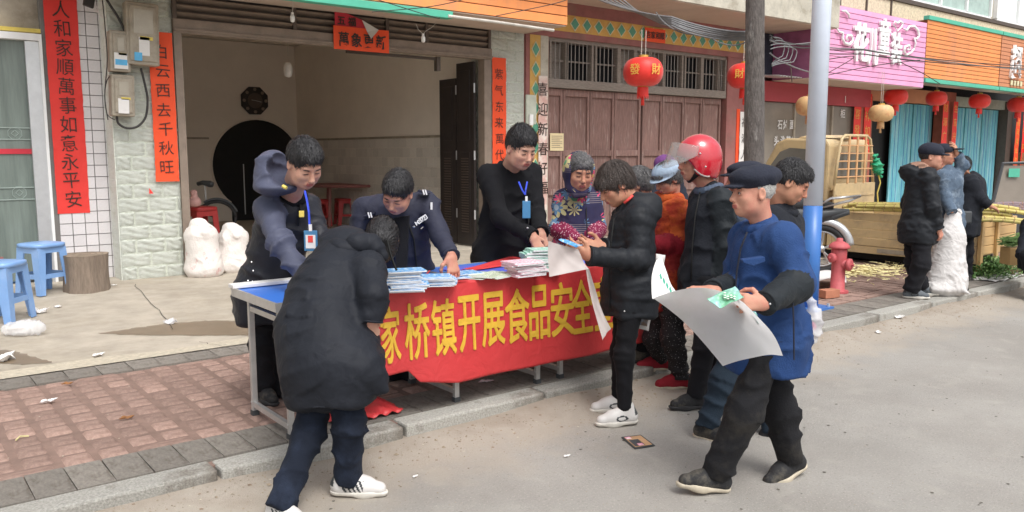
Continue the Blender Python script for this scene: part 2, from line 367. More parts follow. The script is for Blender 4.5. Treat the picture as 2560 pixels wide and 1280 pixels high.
def sdf_mesh(prims, h, smooth=1, disp=None):
    lo = np.min([pbox(p, .0)[0] for p in prims if p['op'] == '+'], 0) - 2 * h
    hi = np.max([pbox(p, .0)[1] for p in prims if p['op'] == '+'], 0) + 2 * h
    n = np.ceil((hi - lo) / h).astype(int) + 1
    ax = [(lo[i] + h * np.arange(n[i])).astype('f') for i in range(3)]
    G = np.full(n, .06, 'f')
    for p in prims:
        a, b = pbox(p, p['k'] + 2 * h)
        i0 = np.clip(np.floor((a - lo) / h).astype(int), 0, n); i1 = np.clip(np.ceil((b - lo) / h).astype(int) + 1, 0, n)
        if (i1 <= i0).any(): continue
        sl = tuple(slice(i0[i], i1[i]) for i in range(3))
        d = pdist(p, ax[0][sl[0]][:, None, None], ax[1][sl[1]][None, :, None], ax[2][sl[2]][None, None, :]).astype('f')
        g = G[sl]; k = p['k']
        if p['op'] == '+':
            hh = np.maximum(k - np.abs(g - d), 0) / k; G[sl] = np.minimum(g, d) - hh * hh * k * .25
        else:
            d = -d; hh = np.maximum(k - np.abs(g - d), 0) / k; G[sl] = np.maximum(g, d) + hh * hh * k * .25
    G[0] = G[-1] = .06; G[:, 0] = G[:, -1] = .06; G[:, :, 0] = G[:, :, -1] = .06
    S = G < 0
    c = np.zeros(tuple(n - 1), 'i1')
    for i in (0, 1):
        for j in (0, 1):
            for k in (0, 1): c += S[i:n[0] - 1 + i, j:n[1] - 1 + j, k:n[2] - 1 + k]
    cells = np.argwhere((c > 0) & (c < 8)); ids = np.full(tuple(n - 1), -1, 'i4'); ids[tuple(cells.T)] = np.arange(len(cells))
    acc = np.zeros((len(cells), 3)); cnt = np.zeros(len(cells))
    ci, cj, ck = cells.T
    for axs in range(3):
        for e in ((0, 0), (0, 1), (1, 0), (1, 1)):
            o0 = [0, 0, 0]; oth = [q for q in range(3) if q != axs]; o0[oth[0]], o0[oth[1]] = e
            o1 = list(o0); o1[axs] = 1
            g0 = G[ci + o0[0], cj + o0[1], ck + o0[2]]; g1 = G[ci + o1[0], cj + o1[1], ck + o1[2]]
            mk = (g0 < 0) != (g1 < 0); t = np.where(mk, g0 / np.where(mk, g0 - g1, 1), 0)
            for q in range(3): acc[:, q] += np.where(mk, o0[q] + (t if q == axs else 0), 0)
            cnt += mk
    V = lo + (cells + acc / cnt[:, None]) * h
    Q = []
    for axs in range(3):
        s0 = [slice(1, -1)] * 3; s1 = [slice(1, -1)] * 3; s0[axs] = slice(0, -1); s1[axs] = slice(1, None)
        A = S[tuple(s0)]; B = S[tuple(s1)]
        idx = np.argwhere(A != B); off = np.array([1, 1, 1]); off[axs] = 0; e = idx + off
        b_, c_ = [(1, 2), (2, 0), (0, 1)][axs]
        def cell(db, dc):
            q = e.copy(); q[:, b_] -= db; q[:, c_] -= dc; return ids[q[:, 0], q[:, 1], q[:, 2]]
        q = np.stack([cell(1, 1), cell(0, 1), cell(0, 0), cell(1, 0)], 1)
        fl = A[tuple(idx.T)]
        Q.append(np.where(fl[:, None], q, q[:, ::-1]))
    Q = np.concatenate(Q)
    for _ in range(smooth):
        s = np.zeros_like(V); cn = np.zeros(len(V))
        for i in range(4):
            a, b = Q[:, i], Q[:, (i + 1) % 4]
            for q in range(3): s[:, q] += np.bincount(a, V[b, q], len(V)) + np.bincount(b, V[a, q], len(V))
            cn += np.bincount(a, minlength=len(V)) + np.bincount(b, minlength=len(V))
        V = V * .5 + .5 * s / cn[:, None]
    return V, Q
def vnormals(V, Q):
    fn = np.cross(V[Q[:, 2]] - V[Q[:, 0]], V[Q[:, 3]] - V[Q[:, 1]]); N_ = np.zeros_like(V)
    for i in range(4):
        for q in range(3): N_[:, q] += np.bincount(Q[:, i], fn[:, q], len(V))
    return N_ / (np.linalg.norm(N_, axis=1)[:, None] + 1e-9)
def sn(P, f, seed=0):
    rs = np.random.RandomState(seed + 11); o = 0
    for i in range(4):
        a = rs.normal(size=3) * f * (1 + .5 * i); o = o + np.sin(P @ a + rs.uniform(0, 6.28) + 1.3 * np.sin(P[:, [1, 2, 0]] @ (a * .6))) / (1 + .4 * i)
    return o / 2.6
def to_mesh(name, V, Q, mats, mi=None):
    me = bpy.data.meshes.new(name); me.vertices.add(len(V)); me.vertices.foreach_set('co', V.astype('f').ravel())
    me.loops.add(len(Q) * 4); me.loops.foreach_set('vertex_index', Q.astype('i4').ravel())
    me.polygons.add(len(Q)); me.polygons.foreach_set('loop_start', np.arange(len(Q), dtype='i4') * 4)
    me.polygons.foreach_set('use_smooth', np.ones(len(Q), bool))
    for m in mats: me.materials.append(M[m] if isinstance(m, str) else m)
    if mi is not None: me.polygons.foreach_set('material_index', mi.astype('i4'))
    me.update(); me.validate(); return me
def soft(name, prims, mats, h=.011, parent=None, wr=.004, wf=24, seed=0, smooth=1, label=None, fine=.0015):
    V, Q = sdf_mesh(prims, h, smooth)
    Nn = vnormals(V, Q)
    pos = [p for p in prims if p['op'] == '+']
    D_ = np.stack([pdist(p, V[:, 0], V[:, 1], V[:, 2]) for p in pos], 1); near = D_.argmin(1)
    d = np.zeros(len(V)); g = sn(V, 5, seed)
    for i, p in enumerate(pos):
        mk = near == i
        if not mk.any(): continue
        Pm = V[mk]
        if p['t'] == 'c':
            ax_ = p['b'] - p['a']; L = np.linalg.norm(ax_) + 1e-6; s = (Pm - p['a']) @ (ax_ / L)
        else: s = Pm[:, 2]
        if p['q']:
            sp, am = p['q']; ss = s / sp + .12 * sn(Pm, 8, seed + 3)
            d[mk] += am * (np.abs(np.sin(math.pi * ss)) ** .6 - .75) + am * .35 * sn(Pm, 60, seed + 5)
        if wr:
            a = (s * wf + 2.2 * sn(Pm, 6, seed + 1) + 1.2 * sn(Pm, 14, seed + 2))
            rid = 1 - np.abs(np.sin(a)) ** .7
            d[mk] += wr * (rid - .4) * (0.3 + .9 * np.clip(sn(Pm, 7, seed + 4) + .4, 0, 1)) * 2.0
        if p.get('dr') is not None and p['t'] == 'c':
            n_, am, ph = p['dr']; ax_ = p['b'] - p['a']; L = np.linalg.norm(ax_); zz = ax_ / L; xx = np.cross(zz, [.3, .9, .1]); xx /= np.linalg.norm(xx); yy = np.cross(zz, xx); Q_ = Pm - p['a']
            th = np.arctan2(Q_ @ yy, Q_ @ xx); tt = np.clip((Q_ @ zz) / L + .35, 0, 1.3); d[mk] += am * tt * np.sin(n_ * th + ph + 1.6 * sn(Pm, 4, seed + 6))
    if fine: d += fine * sn(V, 45, seed + 9)
    V = V + Nn * d[:, None]
    mi = None
    if len(mats) > 1:
        vm = np.array([p['m'] for p in pos])[near]; mi = vm[Q[:, 0]]
    return link(name, to_mesh(name, V, Q, mats, mi), parent, label=label)
WORLD = []
def wthing(name, label, cat, base, group=None):
    t = thing(name, label, cat, group, loc=base); WORLD.append(t); return t
def settle():
    for t in WORLD:
        for ch in t.children: ch.matrix_parent_inverse = Matrix.Translation(-t.location)

# ================================================================ GROUND
def gz(y): return .12 if y < 6.25 else .12 + .05 * min((y - 6.25) / 3.75, 1.0)
def yk(x): return 3.80 - .012 * max(x - 5, 0)          # the kerb line bends very slightly towards the road
_ry = [-500, -20, -8, 0, 1.5, 2.5, 3.0, 3.2, 3.35, 3.45, 3.55, 3.62, 3.68, 3.74, 3.79, 3.86]
def roadz(x, y): q = yk(x) - y; return .058 * math.exp(-(max(q, 0) / .20) ** 1.5) * (1 + .25 * math.sin(x * 2.3) + .12 * math.sin(x * 6.1)) if q < 1 else 0.0
_rx = [-500, -20, -5] + list(np.linspace(-2, 20, 140)) + [30, 60, 500]
mb = MB(); mb.grid(lambda a, b: (_rx[round(a * (len(_rx) - 1))], _ry[round(b * (len(_ry) - 1))], roadz(_rx[round(a * (len(_rx) - 1))], _ry[round(b * (len(_ry) - 1))])), len(_rx) - 1, len(_ry) - 1)
struct(part('road', mb, 'road', smooth=True), 'worn pale grey concrete road with dusty edge')
mb = MB(); mb.grid(lambda a, b: (-500 + a * 1000, 3.86 + b * 540, -.35), 2, 2); struct(part('ground', mb, 'apron'), 'earth under the buildings')
def gut(a, b):
    x = -2 + a * 22; y = yk(x) + .02 - b * (.42 + .16 * math.sin(x * 1.7) + .12 * math.sin(x * 4.3 + 1) + .05 * math.sin(x * 11)); return (x, y, .005 + .016 * (1 - b) ** 2 + .003 * math.sin(x * 23) * (1 - b))
# kerb stones
mbk = MB(); mbk.box(-.5, .5, 0, .16, -.1, .12); kme = mbk.mesh('kerb_stone', 'kerb')
kerb = struct(wthing('kerb', 'grey stone kerb along the road', 'kerb', (0, 3.8, 0))); del kerb['category']
x = -1.83
while x < 22:
    L_ = 1.02 if x < 9 else 1.1
    o = link('kerb_stone', kme, kerb, loc=(x + L_ / 2, yk(x + L_ / 2) - .0, random.uniform(-.004, .004)), scale=(L_ - .018, 1, 1), rot=(0, 0, -.012 if x > 5 else 0))
    b = o.modifiers.new('b', 'BEVEL'); b.width = .014; b.segments = 2
    x += L_
# pavement bed, pavers, bricks
mb = MB(); mb.box(-3, 24, 3.9, 6.28, -.3, .108); pav = struct(part('pavement', mb, 'brickbed'), 'pink brick pavement between two rows of grey pavers')
mbp = MB(); mbp.box(-.5, .5, -.5, .5, -.02, .02); pme = mbp.mesh('paver', 'paver')
def slab(name, me, x, y, sx, sy, z=.12, par=pav, t=.0025):
    o = link(name, me, par, loc=(x, y, z - .02 + random.uniform(-t, t)), scale=(sx, sy, 1), rot=(random.uniform(-.01, .01), random.uniform(-.01, .01), random.uniform(-.012, .012)))
    return o
x = -1
while x < 15:
    slab('paver', pme, x + .08, yk(x) + .16 + .165, .160, .325, .121, t=.0015); x += .165
x = -1
while x < 15:
    slab('paver', pme, x + .1, 6.115, .193, .26, .121, t=.0015); x += .198
mbb = MB()
def bumpbrick(a, b):
    e = min(a, 1 - a, b, 1 - b) * 2; h = .02 * min(1, e * 3) ** .5; return (a - .5, b - .5, h - .002)
mbb.grid(bumpbrick, 7, 7); bme = mbb.mesh('brick', 'brickpink', smooth=True)
spots = []
cx = .0; px_, py_ = .162, .176; pr_ = 0
while cx < 16.5:
    y0 = 4.30; odd = pr_ % 2; yend = 5.98
    if odd: spots.append((cx + px_, y0 + .045, px_ * 2 - .012, .078)); spots.append((cx + px_, yend - .03, px_ * 2 - .012, .055))
    y = y0 + (.092 if odd else 0); ye = yend - (.065 if odd else 0)
    while y < ye - .04:
        hh = min(py_, ye - y)
        for q in (0, 1): spots.append((cx + px_ * (q + .5), y + hh / 2, px_ - .014, hh - .016))
        y += py_
    cx += px_ * 2; pr_ += 1
spots.sort(key=lambda s: s[0] * .62 + s[1] * .785)
for i, (x, y, sx, sy) in enumerate(spots[:300]): slab('brick', bme, x, y, sx * random.uniform(.95, 1), sy * random.uniform(.94, 1), .1205, t=.003)
mb = MB()
for (x, y, sx, sy) in spots[300:]:
    z = .117 + random.uniform(-.003, .003); mb.box(x - sx / 2, x + sx / 2, y - sy / 2, y + sy / 2, .09, z)
part('far_bricks', mb, 'brickpink', pav, stuff=True)
mb = MB(); mb.grid(lambda a, b: (-3 + a * 27, 6.26 + (.20 + .03 * math.sin(a * 60) + .02 * math.sin(a * 171)) * b, .124 + .003 * b), 240, 2); struct(part('rough_concrete_edge', mb, 'curbedge'), 'crumbling pale concrete edge beside the pavers')
mb = MB(); mb.grid(lambda a, b: (-6 + a * 36, 6.30 + b * 5.3, .118 + .05 * min(b * 5.3 / 3.7, 1)), 30, 14); apron = struct(part('forecourt', mb, 'apron'), 'pale stained concrete forecourt in front of the shops')
def patch(name, pts, m, z=.004, label=None, seed=1, par=None, k=4):
    P = []
    n = len(pts); rs = random.Random(seed); k = 7
    pts = [tuple((np.array(pts[i]) * 6 + np.array(pts[i - 1]) + np.array(pts[(i + 1) % n])) / 8) for i in range(n)]
    for i in range(n):
        a, b = np.array(pts[i]), np.array(pts[(i + 1) % n])
        for j in range(k):
            q = a + (b - a) * j / k + np.array([rs.uniform(-1, 1), rs.uniform(-1, 1)]) * np.linalg.norm(b - a) * .05; P.append((q[0], q[1], gz(q[1]) + z if q[1] > 3.8 else z))
    mb = MB(); mb.add(P, [tuple(range(len(P)))]); o = struct(part(name, mb, m), label); return o
m_('damp', (.225, .165, .105), .4, .12, 4, alpha=.62)
m_('damproad', (.16, .12, .08), .8, .2, 6, alpha=.55)
def px2(pts, z=.135): return [tuple(onz(u, v, z)[:2]) for u, v in pts]
patch('damp_stain', px2([(225, 835), (330, 822), (430, 806), (520, 802), (640, 796), (640, 842), (520, 836), (400, 838), (300, 836)]), 'damp', .003, 'long damp stain across the forecourt behind the table')
patch('damp_stain', px2([(-40, 865), (30, 875), (90, 890), (150, 905), (60, 908), (-40, 912)]), 'damp', .003, 'dark damp patch at the left end of the forecourt')
patch('oil_stain', px2([(1395, 1035), (1430, 1030), (1455, 1040), (1425, 1050), (1400, 1046)], 0), 'damproad', .004, 'brown stain on the road by the white trainers')
patch('oil_stain', px2([(1280, 1085), (1310, 1078), (1300, 1088)], 0), 'damproad', .004, 'small brown stain on the road below the kerb')
patch('damp_stain', px2([(1180, 655), (1230, 655), (1240, 690), (1160, 690)]), 'damp', .003, 'faint damp patch on the forecourt behind the table')
# crack
mb = MB()
def ribbon(mb, pts, wd, z):
    for i in range(len(pts) - 1):
        a, b = np.array(pts[i][:2]), np.array(pts[i + 1][:2]); d = b - a; n_ = np.array([-d[1], d[0]]) / (np.linalg.norm(d) + 1e-9) * wd / 2
        mb.add([(*(a - n_), gz(a[1]) + z), (*(b - n_), gz(b[1]) + z), (*(b + n_), gz(b[1]) + z), (*(a + n_), gz(a[1]) + z)], [(0, 1, 2, 3)])
def crk(pp, wd, seed, z=.0045):
    rs = random.Random(seed); out = []
    for (a, b) in zip(pp[:-1], pp[1:]):
        for j in range(5): out.append((a[0] + (b[0] - a[0]) * j / 5 + rs.uniform(-5, 5), a[1] + (b[1] - a[1]) * j / 5 + rs.uniform(-1.5, 1.5)))
    ribbon(mb, [onz(u, v, .14) for u, v in out], wd, z)
crk([(335, 715), (370, 755), (410, 790), (440, 832)], .0055, 2); crk([(500, 850), (540, 858), (600, 872)], .004, 3)
struct(part('crack', mb, 'dark'), 'thin crack across the forecourt concrete')

# ================================================================ FACADES
FY = 10.0
# ---- left tiled wall with glass door (shop A)
shopA = wthing('left_shop', 'white tiled shop front at the left edge with an aluminium glass door', 'building', (1.2, 10.5, .15))
AY = 10.35
tx0 = ony(132, 500, AY)[0]; tx1 = 2.36
mb = MB(); mb.box(tx0, tx1, AY + .012, AY + .4, 0, 5); part('wall', mb, 'grout', shopA)
tme_b = MB(); tme_b.box(-.5, .5, 0, .014, -.5, .5); tme = tme_b.mesh('tile', 'tile')
s_ = .131; nx = int((tx1 - tx0) / s_) + 1
for i in range(nx):
    for j in range(27):
        xx = tx1 - .003 - (i + .5) * s_
        if xx < tx0 + s_ * .3: continue
        link('tile', tme, shopA, loc=(xx, AY + random.uniform(-.001, .001), .16 + (j + .5) * s_), scale=(s_ - .009, 1, s_ - .009))
ax0 = ony(-260, 300, AY)[0]
def AX(u, v=400): return float(ony(u, v, AY)[0])
def AZ_(u, v): return float(ony(u, v, AY)[2])
dL, dR = ax0, AX(118)
mb = MB(); mb.box(dL, tx0 - .001, AY + .10, AY + .4, AZ_(50, 66) + .0, 5); part('transom_panel', mb, 'meter', shopA)
mb = MB(); mb.box(dL, tx0, AY + .02, AY + .10, AZ_(50, 78), AZ_(50, 68)); part('side_wall', MB().box(-14, dL - .002, AY + .05, AY + .4, 0, 5), 'canopyface', shopA)
part('yellow_strip', mb, 'yellow', shopA)
door = part('door', MB().box(AX(84, 400), dR, AY + .03, AY + .09, .17, AZ_(80, 84) - .08), 'alu', shopA)
part('frame', MB().box(dR - .0, tx0, AY - .01, AY + .1, .16, AZ_(80, 84)).box(dL, dR, AY - .01, AY + .1, AZ_(80, 84) - .07, AZ_(80, 84)), 'white', shopA)
gx0, gx1 = dL, AX(72)
part('pane', MB().box(gx0, gx1 + .08, AY + .1, AY + .12, .2, AZ_(60, 84)), 'doorgreen', shopA)
for zc in (AZ_(40, 333), AZ_(40, 483)):
    for k in range(4):
        cx_ = gx1 - .1 - k * .3
        g = MB()
        for q in range(8):
            a0, a1 = R(45 * q + 22.5), R(45 * q + 67.5); r_ = .07
            g.beam((cx_ + r_ * math.cos(a0), AY + .097, zc + r_ * math.sin(a0)), (cx_ + r_ * math.cos(a1), AY + .097, zc + r_ * math.sin(a1)), .006, .008, up=(0, 1, 0))
        for q in range(4):
            a0, a1 = R(90 * q), R(90 * q + 90); r_ = .035
            g.beam((cx_ + r_ * math.cos(a0), AY + .097, zc + r_ * math.sin(a0)), (cx_ + r_ * math.cos(a1), AY + .097, zc + r_ * math.sin(a1)), .006, .006, up=(0, 1, 0))
        part('etched_ornament', g, 'etch', shopA)
part('red_band', MB().box(gx0, gx1 + .08, AY + .085, AY + .099, AZ_(40, 385), AZ_(40, 372)), 'oldred', shopA)
g = MB()
for zz in (AZ_(40, 319), AZ_(40, 348), AZ_(40, 470), AZ_(40, 500)): g.box(gx0, gx1 + .08, AY + .09, AY + .098, zz - .006, zz + .006)
part('glazing_bar', g, 'etch', shopA)

def couplet(name, label, x0, x1, z0, z1, y, text, m, size, ztop=None, zb=None, mt='ink', cat='couplet', group='red paper couplets', bold=.014, wide=1.0, tilt=0):
    t = wthing(name, label, cat, ((x0 + x1) / 2, y, z0), group)
    rs = random.Random(len(label))
    def fn(a, b):
        e = (abs(a - .5) * 2) ** 6 * .006 * rs.random(); return (x0 + (x1 - x0) * a + (.0 if 0 < a < 1 else rs.uniform(-.003, .003)), y - .004 - e - .002 * math.sin(b * 23 + x0), z0 + (z1 - z0) * b)
    mb = MB(); mb.grid(fn, 6, 40); part('paper', mb, m, t, solid=.002)
    n = len(text); zt = z1 if ztop is None else ztop; zl = z0 if zb is None else zb
    for i, ch in enumerate(text):
        zc = zt - (i + .5) * (zt - zl) / n
        put_char(ch, ((x0 + x1) / 2 + rs.uniform(-.01, .01), y - .012, zc), size, t, mt, bold - .018, wide=wide, rot=(R(90), rs.uniform(-.07, .07), 0))
    return t
couplet('wall_couplet', 'wide red couplet of eleven brushed characters on the white tiled wall', AX(107, 0), AX(225, 530) + .0, AZ_(190, 533), 3.6, AY, '人和家順萬事如意永平安', 'redpaper', .20, ztop=AZ_(150, -2), zb=AZ_(190, 520), wide=.92)

# ---- stone pillars
def stone_pillar(name, label, x0, x1, y0, y1, z0, z1):
    t = wthing(name, label, 'pillar', ((x0 + x1) / 2, y0, z0), 'green stone pillars')
    mb = MB(); mb.box(x0 + .012, x1 - .012, y0 + .014, y1, z0, z1); part('core', mb, 'stonegrout', t)
    def blk(a, b):
        e = min(a, 1 - a, b, 1 - b); h = (.012 + .006 * math.sin(a * 9 + b * 14) * 1.2 + .005 * math.sin(a * 21 + b * 17)) * min(1, e * 30); return (a - .5, -h, b - .5)
    bb = MB(); bb.grid(blk, 12, 8); me = bb.mesh('stone_block', 'stone', smooth=True)
    bh = .158; j = 0; z = z0
    while z < z1 - .02:
        hh = min(bh, z1 - z); x = x0 - (0 if j % 2 else .16)
        while x < x1 - .02:
            a, b = max(x, x0), min(x + .32, x1)
            if b - a > .03:
                link('stone_block', me, t, loc=((a + b) / 2, y0 + .016, z + hh / 2), scale=(b - a - .004, random.uniform(.8, 1.1), hh - .004))
            x += .32
        z += hh; j += 1
    # inner reveals
    for xs, sg in ((x0, -1), (x1, 1)):
        r_ = MB(); r_.box(min(xs, xs + .012 * sg) , max(xs, xs + .012 * sg), y0 + .016, y1, z0, z1); part('side_face', r_, 'stone', t)
    return t
P1x0, P1x1 = 2.25, 2.93
stone_pillar('stone_pillar', 'pale green split stone pillar carrying the grey meter boxes', P1x0, P1x1, FY, FY + .55, .15, 5)
P2x0, P2x1 = 7.50, 8.13
stone_pillar('stone_pillar', 'pale green split stone pillar right of the open hall', P2x0, P2x1, FY, FY + .5, .15, 3.9)
couplet('pillar_couplet', 'orange red couplet partly covered by the meter boxes', 2.655, 2.915, 1.28, 2.97, FY - .022, '白云西去千秋旺', 'orangered', .17, ztop=2.86, zb=1.34)
couplet('pillar_couplet', 'narrow orange red couplet on the stone pillar beside the dark steel door', 7.50, 7.76, 1.2, 3.02, FY - .022, '紫气东来萬代興', 'orangered', .17, ztop=2.9, zb=1.22)

# ---- hall: opening, louvre header, interior
hall = wthing('open_hall', 'open ground floor hall with brown steel louvre header and pale walls inside', 'building', (5.2, 10, .15))
O0, O1, OT = 2.95, 7.47, 2.98
IX0, IX1, IY = 2.62, 7.62, 17.3
part('wall', MB().box(IX0 - .2, IX1 + .2, IY, IY + .2, 0, 3.9).box(IX1, IX1 + .2, FY + .5, IY - .001, 0, 3.9).box(IX0 - .2, IX0, FY + .5, IY - .001, 0, 3.9), 'hallwall', hall)
part('ceiling', MB().box(IX0 - .2, IX1 + .2, FY + .1, IY + .2, 3.91, 4.1), 'hallwall', hall)
part('floor', MB().box(IX0, IX1, FY + .02, IY - .002, .0, .172), 'hallfloor', hall)
# moon door: dark recess ring set proud of wall
mc = (float(ony(640, 300, IY)[0]), 1.33); mr = float(ony(640, 300, IY)[2]) - mc[1]
mdoor = part('moon_door', MB().lathe([(mr, 0), (mr, .03)], (mc[0], IY - .034, mc[1]), 48, axis='y'), 'dark', hall, label='big round black doorway at the back of the hall')
part('door_leg', MB().box(mc[0] - mr * .62, mc[0] + mr * .62, IY - .028, IY - .004, .17, mc[1]), 'dark', mdoor)
part('door_bar', MB().tube([(float(ony(606, 410, IY)[0]), IY - .06, .3), (float(ony(606, 410, IY)[0]), IY - .06, float(ony(606, 410, IY)[2]))], .012), 'alu', mdoor)
ring = MB().tube([(mc[0] + (mr + .02) * math.cos(R(a)), IY - .02, mc[1] + (mr + .02) * math.sin(R(a))) for a in range(-35, 216, 5)], .022, 6)
part('rim', ring, 'hallwall', mdoor, smooth=True)
# wainscot: back wall plain rail, side wall grey tiles
part('rail', MB().box(IX0, mc[0] - mr - .05, IY - .02, IY - .001, 1.88, 1.92).box(IX1 - .02, IX1 - .001, FY + 1.2, IY - .03, 1.86, 1.90), 'meter', hall)
tb = MB(); tb.box(-.008, 0, -.5, .5, -.5, .5); tme2 = tb.mesh('wall_tile', 'halltile')
yy = FY + 1.0; c_ = 0
while yy < IY - .2 and c_ < 290:
    for j in range(10):
        off = .11 if j % 2 else 0
        link('wall_tile', tme2, hall, loc=(IX1 - .002, yy + .11 + off, .18 + .168 * (j + .5)), scale=(1, .214, .162)); c_ += 1
    yy += .222
# jambs and louvre header
part('jamb', MB().box(2.932, 3.02, FY - .03, FY + .12, .15, OT), 'steelbrown', hall)
part('jamb', MB().box(7.36, 7.49, FY - .02, FY + .14, .15, 3.0), 'steelbrown', hall)
part('header', MB().box(2.93, 7.49, FY - .04, FY + .1, 2.98, 3.14).box(2.93, 7.49, FY - .065, FY + .0, 3.0, 3.03), 'steelbrown', hall, bevel=.006)
for k in range(8):
    z = 3.19 + k * .085
    part('louvre_slat', MB().obox((5.21, FY + .0, z), (2.26, 0, 0), (0, .035, -.022), (0, .003, .005)), 'steelbrown', hall)
for xx in [2.95, 4.4, 5.72, 6.35, 7.44]:
    part('louvre_post', MB().box(xx - .022, xx + .022, FY - .05, FY - .005, 3.14, 3.9), 'steeldark', hall)
part('louvre_back', MB().box(2.93, 7.49, FY + .05, FY + .09, 3.14, 3.92), 'steeldark', hall)
part('upper_wall', MB().box(2.93, 8.14, FY + .01, FY + .3, 3.93, 5.2), 'stonegrout', hall)
part('hanging_bracket', MB().box(6.62, 6.68, FY + .12, FY + .2, 2.78, 2.98).box(5.2, 6.68, FY + .14, FY + .17, 2.93, 2.97), 'steeldark', hall)
# folding steel doors
def steel_door(x, y0, y1, z1, label, grp):
    t = wthing('steel_door', label, 'door', (x, y0, .18), grp)
    lf = part('leaf', MB().box(x - .02, x + .02, y0, y1, .19, z1), 'blackdoor', t, bevel=.004)
    for (a, b) in ((.3, 1.62), (1.8, z1 - .12)):
        part('panel', MB().box(x - .03, x - .02, y0 + .1, y1 - .1, a, b), 'blackdoor', t, bevel=.004)
    g = MB()
    zz = .4
    while zz < 1.55: g.obox((x - .034, (y0 + y1) / 2, zz), (0, (y1 - y0) / 2 - .14, 0), (.006, 0, -.004), (0, 0, .006)); zz += .04
    part('louvre', g, 'steeldark', t, stuff=True)
    for zz in (.6, 1.5, 2.5): part('hinge', MB().tube([(x - .02, y0 - .012, zz), (x - .02, y0 - .012, zz + .14)], .014), 'alu', t)
    return t
steel_door(7.30, 10.14, 10.60, 2.96, 'black folding steel door leaf nearest the stone pillar', 'folding steel doors of the hall')
steel_door(7.33, 10.66, 11.12, 2.75, 'black folding steel door leaf behind the taller one, deeper in the hall', 'folding steel doors of the hall')

# header papers
t = wthing('header_paper', 'red paper sign of four brushed characters hanging on the louvre header', 'paper sign', (5.25, FY - .08, 2.88))
hx0, hx1, hz0, hz1 = 4.93, 5.71, 2.88, 3.2
hx0 = float(ony(834, 95, FY - .08)[0]); hx1 = float(ony(972, 100, FY - .08)[0]); hz0 = float(ony(834, 122, FY - .08)[2]); hz1 = float(ony(834, 63, FY - .08)[2])
part('paper', MB().grid(lambda a, b: (hx0 + (hx1 - hx0) * a, FY - .08 - .006 * math.sin(a * 9), hz0 + (hz1 - hz0) * b), 16, 4), 'orangered', t, solid=.002)
for i, ch in enumerate('萬象更新'): put_char(ch, (hx0 + (hx1 - hx0) * (.17 + .225 * i), FY - .096, (hz0 + hz1) / 2 - .015), .19, t, bold=.018, wide=.85)
t = wthing('torn_paper', 'old crimson paper sign peeling away behind the newer one', 'paper sign', (5.15, FY - .07, 3.2))
part('paper', MB().add([(hx0 + .03, FY - .062, hz1 - .05), (hx0 + .5, FY - .062, hz1 - .05), (hx0 + .45, FY - .066, hz1 + .1), (hx0 + .22, FY - .066, hz1 + .165), (hx0 + .03, FY - .066, hz1 + .2)], [(0, 1, 2, 3, 4)]), 'oldred', t, solid=.002)
for i, ch in enumerate('五福'): put_char(ch, (hx0 + .12 + .15 * i, FY - .076, hz1 + .07), .12, t, bold=.02)
c3 = [np.array(ony(905, 50, FY - .12)), np.array(ony(947, 75, FY - .16)), np.array(ony(928, 97, FY - .14)), np.array(ony(918, 80, FY - .10))]
part('curled_flap', MB().add([tuple(p) for p in c3], [(0, 3, 2, 1)]), 'papergrey', t, solid=.002)

# bulbs
def bulb(u, v, y, label, r=.028, wire=None, cage=False):
    p = ony(u, v, y); t = wthing('bulb', label, 'light bulb', tuple(p), 'bare bulbs hanging in front of the hall')
    part('glass', MB().lathe([(.001, -.07 * r / .03), (r * .8, -.062 * r / .03), (r, -.03 * r / .03), (r, 0), (r * .6, .03 * r / .03)], tuple(p), 12), 'bulb', t, smooth=True)
    part('socket', MB().tube([tuple(p + np.array([0, 0, .01])), tuple(p + np.array([0, 0, .05]))], r * .6, 8), 'bulb' if not cage else 'redprint', t)
    if wire: part('wire', MB().tube([tuple(ony(a, b, y)) for a, b in wire], .004, 5), 'conduit', t)
bulb(731, 42, 9.4, 'white bulb hanging on a wire left of the red paper sign', wire=[(731, 30), (733, 10), (728, -20)])
bulb(1058, 94, 9.4, 'white bulb on a forked wire right of the red paper sign', wire=[(1040, 60), (1046, 74), (1058, 86), (1064, 78), (1080, 68), (1092, 56)])
bulb(720, 168, 12.5, 'large pale bulb with red socket hanging inside the hall', r=.068, wire=[(719, 140), (719, 100), (719, 60)], cage=True)

# clock
ck = ony(635, 252, IY); t = wthing('wall_clock', 'octagonal carved dark wooden clock above the round doorway', 'clock', tuple(ck))
rr = .31
def octa(r, y0, y1): return [(r, y0), (r, y1)]
mbo = MB(); mbo.prism([(ck[0] + rr * math.cos(R(22.5 + 45 * k)), IY - .06, ck[2] + rr * math.sin(R(22.5 + 45 * k))) for k in range(8)], (0, .055, 0)); part('case', mbo, 'blackdoor', t, bevel=.008)
part('dial', MB().lathe([(.16, 0), (.16, .012)], (ck[0], IY - .078, ck[2]), 32, axis='y'), 'steeldark', t)
for k in range(8):
    a = R(45 * k); part('carved_opening', MB().lathe([(.036, 0), (.036, .01)], (ck[0] + .235 * math.cos(a), IY - .07, ck[2] + .235 * math.sin(a)), 6, axis='y'), 'steelbrown', t)
for a, l in ((R(-12), .13), (R(172), .085)): part('hand', MB().beam((ck[0], IY - .085, ck[2]), (ck[0] + l * math.cos(a), IY - .085, ck[2] + l * math.sin(a)), .01, .006), 'alu', t)

